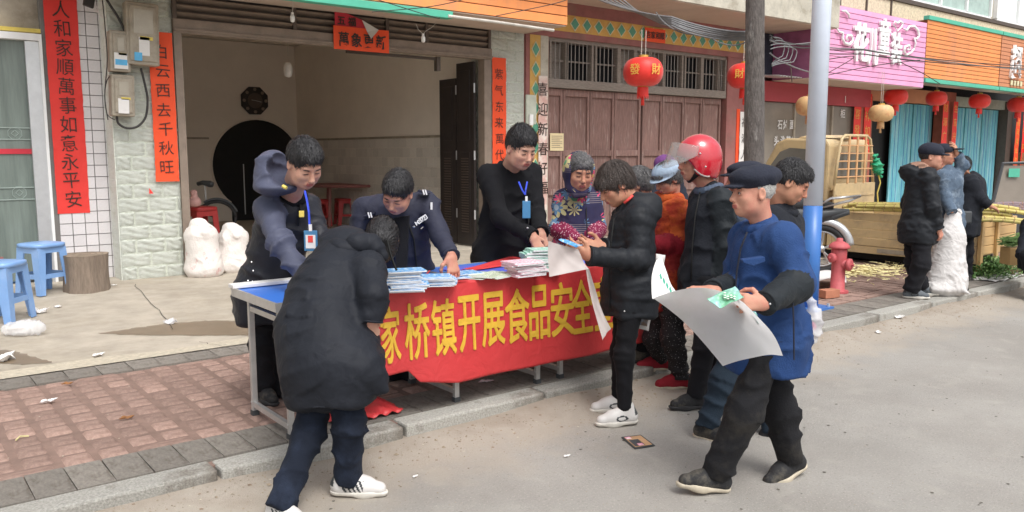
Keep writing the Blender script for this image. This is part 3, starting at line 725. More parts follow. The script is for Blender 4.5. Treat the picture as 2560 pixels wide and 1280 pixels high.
# ---- decorated pilaster and middle building (D)
mid = wthing('old_wooden_shop', 'old two door wooden shop front with barred windows and a diamond frieze', 'building', (11, 10, .15))
part('wall', MB().box(8.14, 8.66, FY + .03, FY + .5, .15, 3.42).box(13.16, 13.75, FY + .0, FY + .5, .15, 3.42).box(8.66, 13.16, FY + .45, FY + .6, .15, 3.42), 'maroon', mid)
part('frieze_band', MB().box(8.15, 13.75, FY - .02, FY + .4, 3.42, 3.52), 'maroon', mid)
part('frieze_band', MB().box(8.15, 13.75, FY - .03, FY + .4, 3.52, 3.78), 'yellowband', mid)
part('frieze_band', MB().box(8.15, 13.75, FY - .05, FY + .4, 3.78, 4.03), 'maroon', mid)
def diamond(x, y, z, w_, h_, par):
    d = part('diamond', MB().prism([(x - w_, y, z), (x, y, z - h_), (x + w_, y, z), (x, y, z + h_)], (0, .01, 0)), 'creamline', par)
    part('diamond_face', MB().prism([(x - w_ * .8, y - .006, z), (x, y - .006, z - h_ * .8), (x + w_ * .8, y - .006, z), (x, y - .006, z + h_ * .8)], (0, .01, 0)), 'green', d)
xx = 9.15
while xx < 13.7: diamond(xx, FY - .042, 3.65, .105, .115, mid); xx += .265
# pilaster strips
part('pilaster_strip', MB().box(8.17, 8.25, FY + .0, FY + .03, .2, 3.42), 'maroon', mid)
part('pilaster_strip', MB().box(8.25, 8.46, FY - .005, FY + .03, .2, 3.42), 'yellowband', mid)
part('pilaster_strip', MB().box(8.46, 8.62, FY - .01, FY + .03, .2, 3.42), 'canopyface', mid)
zz = .5
while zz < 3.4: diamond(8.355, FY - .018, zz, .085, .125, mid); zz += .30
couplet('faded_couplet', 'faded pink couplet with large black characters on the diamond pilaster', 8.40, 8.58, .7, 2.8, FY - .03, '喜迎新春好福', 'faded' if 'faded' in M else m_('faded', (.66, .42, .37), .8, .12, 4, col2=(.70, .62, .56), fac2=(.45, .6), scale2=4).name, .22, ztop=2.75, zb=.9, cat='couplet', bold=.02)
t = wthing('wall_switch_box', 'small white switch box on the pilaster with thin wires', 'switch box', (8.2, FY - .05, 2.1))
part('box', MB().box(8.16, 8.36, FY - .03, FY - .002, 2.05, 2.5), 'stonegrout', t, bevel=.004); part('switch', MB().box(8.2, 8.27, FY - .07, FY - .03, 2.03, 2.2), 'white', t, bevel=.006)
# clerestory
Zt = 2.74
part('transom_rail', MB().box(8.66, 13.16, FY + .02, FY + .3, 2.64, 2.78), 'woodgrey', mid, bevel=.01)
part('top_rail', MB().box(8.66, 13.16, FY + .04, FY + .2, 3.36, 3.42), 'woodgrey', mid)
bays = [(8.72, 9.02, 'b'), (9.08, 9.60, 'd'), (9.72, 10.2, 'd'), (10.28, 10.6, 'b'), (10.68, 10.98, 'b'), (11.05, 11.35, 'b'), (11.42, 11.86, 'd'), (11.98, 12.4, 'd'), (12.48, 12.9, 'd'), (12.96, 13.12, 'b')]
for (a, b, kd) in bays:
    fr = part('window', MB().box(a - .04, a, FY + .03, FY + .16, 2.78, 3.36), 'woodgrey', mid); part('frame', MB().box(b, b + .04, FY + .03, FY + .16, 2.78, 3.36), 'woodgrey', fr)
    part('pane', MB().box(a, b, FY + .17, FY + .19, 2.79, 3.35), 'windark' if kd == 'd' else 'woodgrey', fr)
    part('crossbar', MB().box(a, b, FY + .08, FY + .1, 3.06, 3.085), 'woodgrey', fr)
    n = max(2, int((b - a) / .085)); 
    for k in range(1, n): part('bar', MB().tube([(a + (b - a) * k / n, FY + .06, 2.78), (a + (b - a) * k / n, FY + .06, 3.36)], .008, 6), 'bar', fr)
# wooden doors
edges = [8.66, 9.02, 9.62, 10.20, 10.86, 10.90, 11.42, 12.02, 12.54, 13.10]
for i in range(len(edges) - 1):
    a, b = edges[i], edges[i + 1]
    if b - a < .1: continue
    lf = part('door_leaf', MB().box(a + .006, b - .006, FY + .12, FY + .16, .17, 2.63), 'wood', mid)
    sty = .055
    for (x0, x1) in ((a + .006, a + sty), (b - sty, b - .006)): part('stile', MB().box(x0, x1, FY + .085, FY + .119, .17, 2.63), 'wood', lf, bevel=.004)
    zs = [.17, .28, .92, 1.02, 1.55, 1.65, 2.52, 2.63]
    for q in (0, 2, 4, 6): part('rail', MB().box(a + sty + .001, b - sty - .001, FY + .087, FY + .119, zs[q], zs[q + 1]), 'wood', lf, bevel=.004)
part('door_gap', MB().box(10.865, 10.895, FY + .13, FY + .2, .17, 2.63), 'dark', mid)
t = wthing('notice', 'small cream paper notice pasted on the wooden door', 'notice', (8.95, FY + .07, 1.6)); nx0, nx1, nz0, nz1 = 8.74, 9.03, 1.64, 1.92
part('paper', MB().box(nx0, nx1, FY + .076, FY + .08, nz0, nz1), m_('cream', (.72, .60, .36), .8, .1), t)
g = MB(); 
for k in range(7): g.box(nx0 + .03, nx1 - .03 - .05 * (k % 3 == 2), FY + .073, FY + .075, nz1 - .05 - k * .03, nz1 - .042 - k * .03)
part('printed_lines', g, 'steelbrown', t, stuff=True)
t = wthing('lintel_paper', 'small red paper sign on the diamond frieze beside the big lantern', 'paper sign', (11.2, FY - .07, 3.5))
lx0, lx1 = float(ony(1612, 90, FY - .06)[0]), float(ony(1663, 90, FY - .06)[0]); lz0, lz1 = float(ony(1640, 106, FY - .06)[2]), float(ony(1640, 72, FY - .06)[2])
part('paper', MB().box(lx0, lx1, FY - .064, FY - .06, lz0, lz1), 'orangered', t)
for i, ch in enumerate('吉家和順'): put_char(ch, (lx0 + (lx1 - lx0) * (.16 + .225 * i), FY - .074, (lz0 + lz1) / 2), .13, t, bold=.015, wide=.9)
# right jamb poster
couplet('white_couplet', 'white and red vertical couplet left of the dark concrete pole', 13.56, 13.84, .6, 2.4, FY - .02, '福满人间春', 'paperwhite', .2, cat='couplet', ztop=2.35, zb=.8)
part('pilaster_strip', MB().box(13.47, 13.56, FY - .015, FY - .0, .2, 2.45), 'orangered', mid)
# canopy slab above
t = wthing('concrete_canopy', 'stained concrete canopy slab jutting out above the wooden shop', 'canopy', (11, 9.5, 3.95))
part('slab', MB().box(6.6, 14.95, 8.8, FY + .3, 3.98, 4.62), 'canopyface', t)
part('soffit', MB().box(6.6, 14.93, 8.83, FY + .3, 3.965, 3.979), 'soffit', t)
for (u, v) in ((1610, 20), (1760, 55), (2140, 80)):
    pass
part('pipe_stub', MB().tube([tuple(ony(2020, 72, 9.2)), tuple(ony(2022, 36, 9.2)), tuple(ony(2032, 34, 9.2))], .012), 'steeldark', t)
part('pipe_stub', MB().tube([tuple(ony(1975, 150, 9.0)), tuple(ony(1980, 205, 9.0))], .01), 'steeldark', t)

# lanterns
def lantern_meshes(mt, mg):
    n = 28; prof = []
    for k in range(15):
        a = math.pi * k / 14; prof.append((.30 * math.sin(a) ** .8 * 1.0 + .07 * (1 - math.sin(a)), -.215 * math.cos(a)))
    body = MB(); v = []; f = []
    NN = 56
    for (r, z) in prof:
        for k in range(NN):
            rr = r * (1 - .022 * (abs(math.sin(math.pi * k * 14 / NN)) < .5) * 0 + .02 * abs(math.sin(math.pi * k * 7 / NN))); a = 2 * math.pi * k / NN; v.append((rr * math.cos(a), rr * math.sin(a), z))
    for i in range(len(prof) - 1):
        for k in range(NN): f.append((i * NN + k, i * NN + (k + 1) % NN, (i + 1) * NN + (k + 1) % NN, (i + 1) * NN + k))
    body.add(v, f)
    cap = MB().lathe([(.075, .19), (.075, .25), (.06, .25), (.06, .19)], n=20, caps=False)
    cap2 = MB().lathe([(.07, -.235), (.085, -.2), (.06, -.19)], n=20, caps=False)
    fr = MB()
    for k in range(40):
        a = 2 * math.pi * k / 40; fr.beam((.082 * math.cos(a), .082 * math.sin(a), -.225), (.088 * math.cos(a), .088 * math.sin(a), -.36 - .02 * (k % 3)), .012, .003)
    tas = MB().lathe([(.005, -.23), (.008, -.36), (.02, -.38), (.022, -.39), (.03, -.5), (.001, -.5)], n=10)
    return body.mesh('globe', mt, True), cap.mesh('cap', mg), cap2.mesh('cap', mg), fr.mesh('fringe', mt), tas.mesh('tassel', mt, True)
LM = {'red': lantern_meshes('lantern', 'gold'), 'gold': lantern_meshes('lanterngold', 'gold')}
def lantern(label, p, s, kind='red', chars=None, group='red festival lanterns', cord=.5, yaw=0):
    t = thing('lantern', label, 'lantern', group, loc=tuple(p), rot=(0, 0, yaw)); t.scale = (s, s, s)
    b, c1, c2, fr, ta = LM[kind]
    g = link('globe', b, t); link('cap', c1, t); link('bottom_cap', c2, t); link('fringe', fr, t, stuff=False); link('tassel', ta, t)
    part('cord', MB().tube([(-.045, 0, .24), (-.045, 0, .24 + cord)], .006, 5).tube([(.045, 0, .24), (.045, 0, .24 + cord)], .006, 5), 'conduit', t)
    if chars:
        for i, ch in enumerate(chars):
            a = R(-38.3 - 90 + (-32 if i == 0 else 28)); r_ = .318
            put_char(ch, (r_ * math.cos(a), r_ * math.sin(a), .02), .17, g, 'goldprint', .012, rot=(R(90), 0, a + R(90)), ext=.02)
    return t
lantern('big red lantern with gold characters in front of the wooden doors', ony(1608, 180, 9.0), 1.03, 'red', '發財', cord=.38)
lantern('red lantern half hidden behind the dark concrete pole', ony(1862, 190, 9.0), 1.0, 'red', '財喜', cord=.5)

# ---- orange sign above the hall
def slat_sign(name, label, x0, x1, y0, y1, z0, z1, n, m, gap, trim=None, trimtop=None, xtrim=None, par_cat='sign board'):
    t = wthing(name, label, par_cat, ((x0 + x1) / 2, y0, z0))
    part('box', MB().box(x0 + .01, x1 - .01, y0 + .012, y1, z0, z1), gap, t)
    hh = (z1 - z0) / n
    for k in range(n):
        part('slat', MB().box(x0, x1, y0 - .0, y0 + .011, z0 + k * hh + .006, z0 + (k + 1) * hh - .006), m, t, bevel=.003)
    part('underside', MB().box(x0 + .011, x1 - .011, y0 + .013, y1 + .0, z0 - .012, z0 - .001), 'soffit', t)
    if trim: part('trim', MB().box(xtrim[0] if xtrim else x0, xtrim[1] if xtrim else x1, y0 - .03, y0 + .1, z0 - .10, z0 - .014), trim, t, bevel=.004)
    if trimtop: part('trim', MB().box(x0, x1, y0 - .03, y0 + .1, z1 + .001, z1 + .09), trimtop, t, bevel=.004)
    return t
slat_sign('orange_sign', 'orange slatted sign board with green lower trim above the open hall', 1.2, 8.12, 9.0, 9.95, 3.42, 4.6, 9, 'orange', 'signgap', trim='greentrim', xtrim=(1.2, 6.12))
t = wthing('conduit', 'pale conduit pipe under the orange sign board', 'pipe', (7, 9, 3.3)); part('pipe', MB().tube([tuple(ony(1120, 40, 8.97)), tuple(ony(1240, 55, 8.97)), tuple(ony(1384, 76, 8.97))], .02, 8), 'conduit', t)
# ---- pink and orange signs to the right
pk = slat_sign('pink_sign', 'pink slatted shop sign with white decorative characters', 14.55, 18.89, 9.0, 9.98, 3.05, 4.47, 13, 'pink', 'pinkgap')
slat_sign('orange_sign', 'plain orange slatted sign board with green trims right of the pink sign', 18.92, 22.86, 9.0, 9.98, 3.28, 4.55, 13, 'orange', 'signgap', trim='greentrim', trimtop='greentrim')
s3 = slat_sign('orange_sign', 'orange brown slatted sign board with one white character at the right edge', 22.9, 27, 9.0, 9.98, 3.28, 4.55, 13, m_('orangebrown', (.58, .24, .12), .6, .06), 'signgap', trim='greentrim', trimtop='greentrim')
def sgx(u, v): return float(ony(u, v, 8.97)[0]), float(ony(u, v, 8.97)[2])
for ch, u, v, sz, wd in (('花', 2152, 106, .80, .8), ('儿', 2182, 118, .80, .5), ('童', 2210, 92, .78, .62), ('装', 2240, 122, .70, .7)):
    x_, z_ = sgx(u, v); put_char(ch, (x_, 8.965, z_), sz, pk, 'white', .022, wide=wd, ext=.1)
def swirl(pts, r=.022):
    part('flourish', MB().tube([(sgx(u, v)[0], 8.96, sgx(u, v)[1]) for u, v in pts], [r * (1.1 - .5 * abs(2 * i / (len(pts) - 1) - 1)) for i in range(len(pts))], 7), 'white', pk, smooth=True)
swirl([(2090, 70), (2096, 80), (2106, 82), (2104, 95), (2110, 108), (2122, 112), (2130, 102), (2128, 90), (2118, 88), (2114, 96), (2119, 101)], .03)
swirl([(2238, 70), (2232, 60), (2236, 54), (2243, 58), (2249, 53), (2256, 58), (2252, 68), (2242, 78), (2238, 70)])
swirl([(2258, 72), (2266, 76), (2272, 66), (2284, 66), (2293, 76), (2296, 90), (2290, 98), (2284, 94), (2288, 108), (2284, 122)], .03)
swirl([(2284, 122), (2276, 132), (2264, 138), (2258, 128), (2262, 116), (2272, 114), (2274, 124), (2266, 124)], .03)
swirl([(2104, 28), (2112, 28), (2120, 36), (2122, 46)], .026)
x_, z_ = sgx(2540, 156); put_char('超', (x_, 8.965, z_), .86, s3, 'white', .03, wide=.75, ext=.1)
x_, z_ = sgx(2541, 209)
for i in range(4): part('small_letter', MB().box(x_ - .35 + i * .2, x_ - .24 + i * .2, 8.96, 8.99, z_ - .06, z_ + .07), 'creamline', s3, bevel=.01)

# ---- upper storey on the right
up = wthing('upper_storey', 'upper storey with speckled parapet and white framed windows above the signs', 'building', (20, 10.1, 4.5))
part('wall', MB().box(15.2, 34, 10.3, 10.6, 4.4, 9), 'canopyface', up)
part('parapet', MB().box(14.96, 34, 9.98, 10.29, 4.45, 5.12), 'mosaic', up)
part('coping', MB().box(14.96, 34, 9.94, 10.31, 5.13, 5.22), 'steeldark', up)
for xx in (15.9, 16.9, 18.0, 19.1): part('parapet_post', MB().box(xx, xx + .05, 9.95, 9.979, 4.46, 5.12), 'steeldark', up)
for (a, b) in ((20.6, 25.1), (25.5, 30)):
    wf_ = part('window', MB().box(a, b, 10.2, 10.29, 5.26, 5.36), 'white', up); part('frame', MB().box(a, b, 10.2, 10.29, 6.9, 7.0), 'white', wf_)
    n = 3 if a < 24 else 3
    for k in range(n + 1): part('frame', MB().box(a + (b - a) * k / n - .04, a + (b - a) * k / n + .04, 10.19, 10.295, 5.361, 6.899), 'white', wf_)
    for k in range(n):
        part('pane', MB().box(a + (b - a) * k / n + .05, a + (b - a) * (k + 1) / n - .05, 10.25, 10.27, 5.37, 6.89), 'winglass' if a < 24 else 'curtain', wf_)
part('upper_wall_left', MB().box(8.2, 15.1, 10.35, 10.6, 4.63, 9), 'canopyface', up)
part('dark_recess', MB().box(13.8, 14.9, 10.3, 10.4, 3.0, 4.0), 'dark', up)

# ---- shop E: red fascia, glass front
se = wthing('stone_shop', 'glass fronted shop with a red fascia behind the concrete pole', 'building', (16, 10, .15))
part('fascia', MB().box(13.78, 18.4, 9.95, 10.05, 2.64, 3.03), 'redfascia', se)
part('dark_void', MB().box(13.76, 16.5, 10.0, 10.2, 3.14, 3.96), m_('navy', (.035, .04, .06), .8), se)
g = MB(); g.grid(lambda a, b: (13.78 + 2.3 * a, 9.3 + .7 * b, 3.06 + .05 * b + .012 * math.sin(a * 150)), 150, 2); part('corrugated_awning', g, 'alu', se, solid=.004)
part('glass_front', MB().box(13.9, 18.2, 10.06, 10.1, .2, 2.63), 'shopglass', se)
for xx in (13.9, 15.5, 16.95, 18.2): part('frame', MB().box(xx - .03, xx + .03, 10.02, 10.12, .2, 2.63), 'meter', se)
for row, vv in (('石灶面', 312), ('头洗菜盆', 352), ('浴消防灯', 386)):
    us = (1951, 1965, 1981) if len(row) == 3 else (1942, 1958, 1972, 1984)
    for ch, u in zip(row, us):
        p = ony(u, vv if len(row) == 3 else vv + (u - 1960) * 0, 10.03); put_char(ch, (p[0], 10.04, p[2]), .21, se, 'paperwhite', .02, wide=.85)
for ch, u, v, s in (('柜', 2108, 284, .2), ('1', 2103, 250, .2)):
    p = ony(u, v, 10.03); put_char(ch, (p[0], 9.93 if v < 262 else 10.04, p[2]), s, se, 'paperwhite', .02)
part('wall', MB().box(13.76, 18.4, 10.2, 10.6, .15, 4.4), 'maroon', se)

# ---- shop F: blue shutter doors
sf = wthing('blue_door_shop', 'shop front with turquoise wooden folding doors and red couplets', 'building', (23, 10.5, .15))
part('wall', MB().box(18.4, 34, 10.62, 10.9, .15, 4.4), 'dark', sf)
part('beam', MB().box(18.4, 22.9, 10.3, 10.5, 2.86, 3.2), 'orangebrown', sf)
part('beam', MB().box(23.0, 27.6, 10.3, 10.5, 2.86, 3.12), m_('greybeam', (.32, .33, .28), .8), sf)
for (a, b, n) in ((20.35, 22.55, 4), (23.35, 26.7, 6)):
    for k in range(n):
        w_ = (b - a) / n
        lf = part('folding_door', MB().box(a + k * w_ + .006, a + (k + 1) * w_ - .006, 10.42 + .03 * (k % 2), 10.46 + .03 * (k % 2), .18, 2.84), 'blue', sf, bevel=.005)
        for q in range(1, 3): part('plank_groove', MB().box(a + k * w_ + q * w_ / 3 - .006, a + k * w_ + q * w_ / 3 + .006, 10.414 + .03 * (k % 2), 10.4195 + .03 * (k % 2), .2, 2.82), 'poleblue', lf)
part('folding_door', MB().box(18.9, 19.35, 10.42, 10.46, .18, 2.84), 'blue', sf)
part('column', MB().box(22.62, 23.3, 10.2, 10.45, .15, 3.2), m_('brickred', (.36, .11, .07), .8), sf)
part('column', MB().box(18.1, 18.6, 10.0, 10.4, .15, 2.9), 'brickred', sf)
part('column', MB().box(26.75, 27.1, 10.2, 10.45, .15, 3.1), 'steeldark', sf)
couplet('festive_couplet', 'red couplet with gold print, left one of the pair by the stone shop', 17.75, 18.05, 1.6, 3.0, 9.98, '恭喜發財', 'redpaper', .24, mt='goldprint', group='red and gold couplets')
couplet('festive_couplet', 'red couplet with gold print, right one of the pair by the stone shop', 18.2, 18.5, 1.6, 2.95, 9.98, '吉祥如意', 'redpaper', .24, mt='goldprint', group='red and gold couplets')
couplet('festive_couplet', 'red couplet with gold print, left one between the turquoise doors', 22.35, 22.65, 1.5, 2.95, 10.1, '财源广进', 'redpaper', .24, mt='goldprint', group='red and gold couplets')
couplet('festive_couplet', 'red couplet with gold print, right one between the turquoise doors', 22.95, 23.2, 1.5, 2.95, 10.1, '生意兴隆', 'redpaper', .22, mt='goldprint', group='red and gold couplets')
couplet('festive_couplet', 'tall narrow red couplet at the right end of the turquoise doors', 27.1, 27.4, .95, 2.9, 10.1, '一帆风顺年年好', 'orangered', .2, mt='goldprint', group='red and gold couplets')
couplet('festive_couplet', 'tall narrow couplet with white edge at the far right', 27.62, 27.85, 1.1, 2.95, 10.1, '万事如意', 'redpaper', .2, mt='goldprint', group='red and gold couplets')
lantern('faded gold lantern behind the white and blue pole', ony(2025, 265, 8.9), 0.86, 'gold', cord=.6, group='festival lanterns of the far shops')
lantern('faded gold lantern hanging alone below the pink sign', ony(2203, 283, 8.9), 0.82, 'gold', cord=.8, group='festival lanterns of the far shops')
lantern('red lantern under the edge of the pink sign', ony(2240, 242, 9.6), 0.85, 'red', cord=.2, group='festival lanterns of the far shops')
lantern('red lantern above the couplets between the turquoise doors', ony(2341, 246, 9.6), 0.80, 'red', cord=.25, group='festival lanterns of the far shops')
lantern('red lantern under the middle of the plain orange sign', ony(2449, 253, 9.6), 0.86, 'red', cord=.25, group='festival lanterns of the far shops')
lantern('red lantern at the right edge under the white character sign', ony(2546, 262, 9.6), 0.95, 'red', cord=.25, group='festival lanterns of the far shops')
# far right stall
t = wthing('far_stall', 'far stall stacked with red and cream goods at the right edge', 'stall', (29, 10, .15))
part('counter', MB().box(27.7, 32, 9.6, 10.2, .15, 1.6), 'box', t)
rs = random.Random(4)
for k in range(9):
    x0 = 27.8 + (k % 4) * .75; z0 = 1.6 + (k // 4) * .28
    part('goods_box', MB().box(x0, x0 + .66, 9.7, 10.1, z0, z0 + .26), ['redpaper', 'paperwhite', 'box', 'orangered'][k % 4], t)

# ---- poles
t = wthing('concrete_pole', 'dark weathered concrete utility pole behind the flat cap', 'utility pole', (8.25, 5.75, .12))
cp = np.array([8.22, 5.78]); dpt = cp @ FW[:2]
g = MB(); prof = []
for k in range(30): prof.append((.128 - .0016 * k + .0015 * math.sin(k * 5.1), .1 + k * .22))
g.lathe(prof, (cp[0] + .0, cp[1], 0), 24); g.v = [(x - .030 * z * RT[0] - .0, y - .030 * z * RT[1], z) for x, y, z in g.v]; part('shaft', g, 'concretepole', t, smooth=True)
pb = onz(2021, 770, .12)
t = wthing('sign_pole', 'round street pole, white above and blue below, behind the man in blue', 'pole', (pb[0], pb[1], .12))
pt = at(2055, 0, pb @ FWD)
tilt = (pt - pb) / (pt[2] - pb[2])
def pz(z): return tuple(pb + tilt * (z - .12))
zc = float(at(2032, 513, (pb - CAM) @ FWD)[2])
part('shaft', MB().tube([pz(zc), pz(5)], .088, 20), 'polewhite', t, smooth=True)
part('lower_band', MB().tube([pz(.13), pz(zc - .002)], .089, 20), 'poleblue', t, smooth=True)
part('base_plate', MB().box(pb[0] - .17, pb[0] + .17, pb[1] - .17, pb[1] + .17, .12, .14), 'poleblue', t)
for sx in (-1, 1):
    for sy in (-1, 1): part('bolt', MB().tube([(pb[0] + .13 * sx, pb[1] + .13 * sy, .14), (pb[0] + .13 * sx, pb[1] + .13 * sy, .17)], .014, 6), 'alu', t)

# ---- overhead wires
def wire(label, pts, r=.008, m='cable', sag=0, grp='overhead wires'):
    P = [np.array(p, float) for p in pts]; out = []
    for i in range(len(P) - 1):
        for j in range(12):
            a = j / 12; p0, p1, p2, p3 = P[max(i - 1, 0)], P[i], P[i + 1], P[min(i + 2, len(P) - 1)]; q = .5 * (2 * p1 + (p2 - p0) * a + (2 * p0 - 5 * p1 + 4 * p2 - p3) * a * a + (3 * p1 - p0 - 3 * p2 + p3) * a ** 3); q = q - UP * (sag * 4 * a * (1 - a)); out.append(tuple(q))
    out.append(tuple(P[-1])); g = MB().tube(out, r, 6); o = part('wire', g, m); tag(o, label, 'wire', grp); return o
rs = random.Random(5)
for k in range(6):
    dy = k * .05
    a = ony(1480 + k * 14, -10, 8.2 + dy); b = at(1876, 78 + k * 4, 9.7 + .05 * k)
    wire('grey overhead cable in the bundle running to the concrete pole', [a, at(1680, 42 + 4 * k + rs.uniform(-3, 3), 9.3), b], .012, 'cablegrey', .04)
wire('thin slack wire below the cable bundle by the concrete pole', [at(1640, 30, 9.2), at(1760, 80, 9.4), at(1876, 95, 9.6)], .008, 'cablegrey', .1)
for k, (u0, v0, u1, v1) in enumerate(((1925, 88, 2040, 110), (1925, 95, 2040, 118), (1925, 100, 2040, 104), (1925, 133, 2040, 180))):
    wire('slack cable between the concrete pole and the pink sign', [at(u0, v0, 9.6), at(u1, v1, 11.5), at(u1 + 120, v1 + 15 + 2 * k, 13.0), at(2600, 165 + 5 * k, 17.5)] if k < 3 else [at(u0, v0, 9.6), at(u1, v1, 11.5)], .009, 'cablegrey' if k > 1 else 'cable', .05)
for k in range(4):
    u = 1934 + k * 9; pts = [at(1926, 96 + 9 * k, 9.7), at(u + 25, 105 + 6 * k, 10), at(u + 22, 140 + 5 * k, 10), at(1930, 160 + 2 * k, 9.8)]
    wire('loop of slack cable tied to the concrete pole', pts, .007, 'cablegrey', -.02)
wire('thin wire crossing in front of the green trim', [at(915, -10, 9.4), at(1075, 40, 9.6), at(1100, 45, 9.6)], .005, 'cable')
wire('thin wire crossing the orange sign above the hall', [at(930, 30, 9.3), at(1085, 15, 9.5), at(1200, -12, 9.6)], .005, 'cable')
wire('long thin wire crossing the orange sign near the frieze', [at(1240, 40, 9.9), at(1390, 8, 10.2), at(1440, -12, 10.3)], .005, 'cable')
wire('thin wire crossing low on the pink sign', [at(2060, 190, 14), at(2180, 165, 15), at(2300, 150, 16)], .008, 'cable')
wire('steep thin wire crossing the pink sign', [at(2056, 190, 14), at(2135, 142, 15), at(2060, 150, 14.5)], .008, 'cable')
wire('thin wire crossing the plain orange sign', [at(2250, 155, 15), at(2310, 185, 16), at(2350, 210, 16.5)], .008, 'cable')

# ---- meter boxes
def meter(label, u0, v0, u1, v1, y, yaw=0, tilt=.03):
    a = ony(u0, v1, y); b = ony(u1, v0, y); w_, h_ = b[0] - a[0], b[2] - a[2]
    t = thing('meter_box', label, 'meter box', 'electric meter boxes on the stone pillar', loc=((a[0] + b[0]) / 2, y, a[2]), rot=(0, tilt, yaw))
    part('case', MB().box(-w_ / 2, w_ / 2, .0, .16, 0, h_), 'meter', t, bevel=.015)
    part('lid', MB().box(-w_ / 2 + .03, w_ / 2 - .03, -.018, -.001, .04, h_ - .04), 'meter', t, bevel=.01)
    part('window', MB().box(-w_ / 2 + .07, w_ / 2 - .07, -.024, -.019, h_ * .5, h_ - .08), 'meterglass', t)
    part('warning_label', MB().box(-w_ * .12, w_ * .28, -.023, -.0185, h_ * .40, h_ * .455), 'yellow', t)
    return t, w_, h_
t, w_, h_ = meter('large grey electric meter box, highest of the three on the stone pillar', 318, 10, 392, 160, FY - .2)
part('sticker', MB().box(-.05, .06, -.023, -.0185, .10, .3), 'paperwhite', t); part('sticker', MB().box(-.1, -.02, -.024, -.019, .04, .13), 'cyanprint', t)
t, w_, h_ = meter('narrow grey meter box beside the large one, with a blue advert sticker', 277, 78, 322, 178, FY - .17)
part('sticker', MB().box(-.07, .07, -.023, -.0185, .03, .2), 'paperwhite', t); part('sticker_print', MB().box(-.06, .06, -.026, -.0235, .07, .13), 'cyanprint', t)
t, w_, h_ = meter('small grey meter box, lowest of the three on the stone pillar', 281, 188, 333, 290, FY - .17)
part('sticker', MB().box(-.06, .05, -.023, -.0185, .03, .19), 'paperwhite', t)
def pillar_cable(label, pts, r=.011):
    P = [Vector(ony(u, v, FY - .1)) for u, v in pts]; g = MB(); out = []
    for i in range(len(P) - 1):
        p0, p1, p2, p3 = P[max(i - 1, 0)], P[i], P[i + 1], P[min(i + 2, len(P) - 1)]
        for j in range(6):
            s = j / 6; out.append(.5 * ((2 * p1) + (-p0 + p2) * s + (2 * p0 - 5 * p1 + 4 * p2 - p3) * s * s + (-p0 + 3 * p1 - 3 * p2 + p3) * s ** 3))
    out.append(P[-1]); o = part('cable', g.tube(out, r, 7), 'cable', smooth=True); tag(o, label, 'cable', 'cables round the meter boxes')
pillar_cable('thick black cable looping below the lowest meter box', [(292, 290), (296, 308), (316, 320), (344, 316), (364, 292), (369, 250), (362, 210), (352, 170)], .013)
pillar_cable('black cable entering the large meter box from above', [(262, -10), (276, 14), (296, 45), (312, 80), (322, 130)], .014)
pillar_cable('thin black cable down the left edge of the stone pillar', [(256, 0), (262, 60), (268, 150), (262, 240), (270, 300)], .006)
pillar_cable('thin wire looping left of the lowest meter box', [(282, 186), (268, 200), (262, 240), (268, 285), (288, 300)], .005)
o = tag(part('wire_bracket', MB().obox(ony(222, 5, 10.1), (.05, 0, -.015), (0, .03, 0), (.01, 0, .05)), 'cable', bevel=.005), 'dark clamp with frayed white wires above the wide red couplet', 'bracket')
g = MB()
for k in range(4): g.tube([tuple(ony(228 + 4 * k, 12, 10.1)), tuple(ony(236 + 5 * k, 26 + 5 * k, 10.08)), tuple(ony(250 + 4 * k, 22 + 8 * k, 10.1)), tuple(ony(262, 30 + 4 * k, 10.1))], .004, 5)
o = part('loose_wires', g, 'paperwhite'); tag(o, 'tangle of thin white wires beside the stone pillar', 'wires')
o = part('paper_scrap', MB().add([tuple(ony(373, 470, FY - .03)), tuple(ony(384, 484, FY - .03)), tuple(ony(373, 484, FY - .03))], [(0, 1, 2)]), 'redpaper', solid=.002); tag(o, 'small red paper triangle stuck low on the stone pillar', 'paper scrap')
# ================================================================ TABLES, BANNER, BOOKLETS
TZ = .86
def table(label, x0, x1, y0, y1, legx, top='tabletop'):
    t = wthing('folding_table', label, 'table', ((x0 + x1) / 2, (y0 + y1) / 2, .12), 'folding tables')
    part('tabletop', MB().box(x0 + .012, x1 - .012, y0 + .012, y1 - .012, TZ - .012, TZ), top, t)
    part('edge_frame', MB().box(x0, x1, y0, y0 + .012, TZ - .045, TZ + .002).box(x0, x1, y1 - .012, y1, TZ - .045, TZ + .002).box(x0, x0 + .012, y0 + .0125, y1 - .0125, TZ - .045, TZ + .002).box(x1 - .012, x1, y0 + .0125, y1 - .0125, TZ - .045, TZ + .002), 'tablealu', t)
    for x in legx:
        for y in (y0 + .06, y1 - .06):
            lg = part('leg', MB().box(x - .016, x + .016, y - .014, y + .014, .125, TZ - .046), 'tablealu', t, bevel=.003)
            part('foot', MB().box(x - .02, x + .02, y - .018, y + .018, .121, .15), 'crate', lg)
            part('bolt', MB().tube([(x - .02, y, .2), (x + .02, y, .2)], .006, 6), 'alu', lg)
        part('crossbar', MB().box(x - .012, x + .012, y0 + .075, y1 - .075, .17, .20), 'tablealu', t)
        part('crossbar', MB().box(x - .012, x + .012, y0 + .075, y1 - .075, TZ - .13, TZ - .10), 'tablealu', t)
        part('brace', MB().beam((x, y0 + .08, TZ - .05), (x, y0 + .2, TZ - .1), .006, .02), 'tablealu', t)
    return t
table('blue topped aluminium folding table at the left end, beside the man bending over', 1.585, 2.80, 3.93, 4.56, (1.67, 2.72))
table('short aluminium folding table in the middle under the red banner', 2.805, 3.455, 3.93, 4.56, (3.36,))
table('aluminium folding table at the far end, behind the woman in the puffer', 3.46, 4.36, 3.93, 4.56, (3.56, 4.28))
wb = onz(583, 716, TZ + .02)
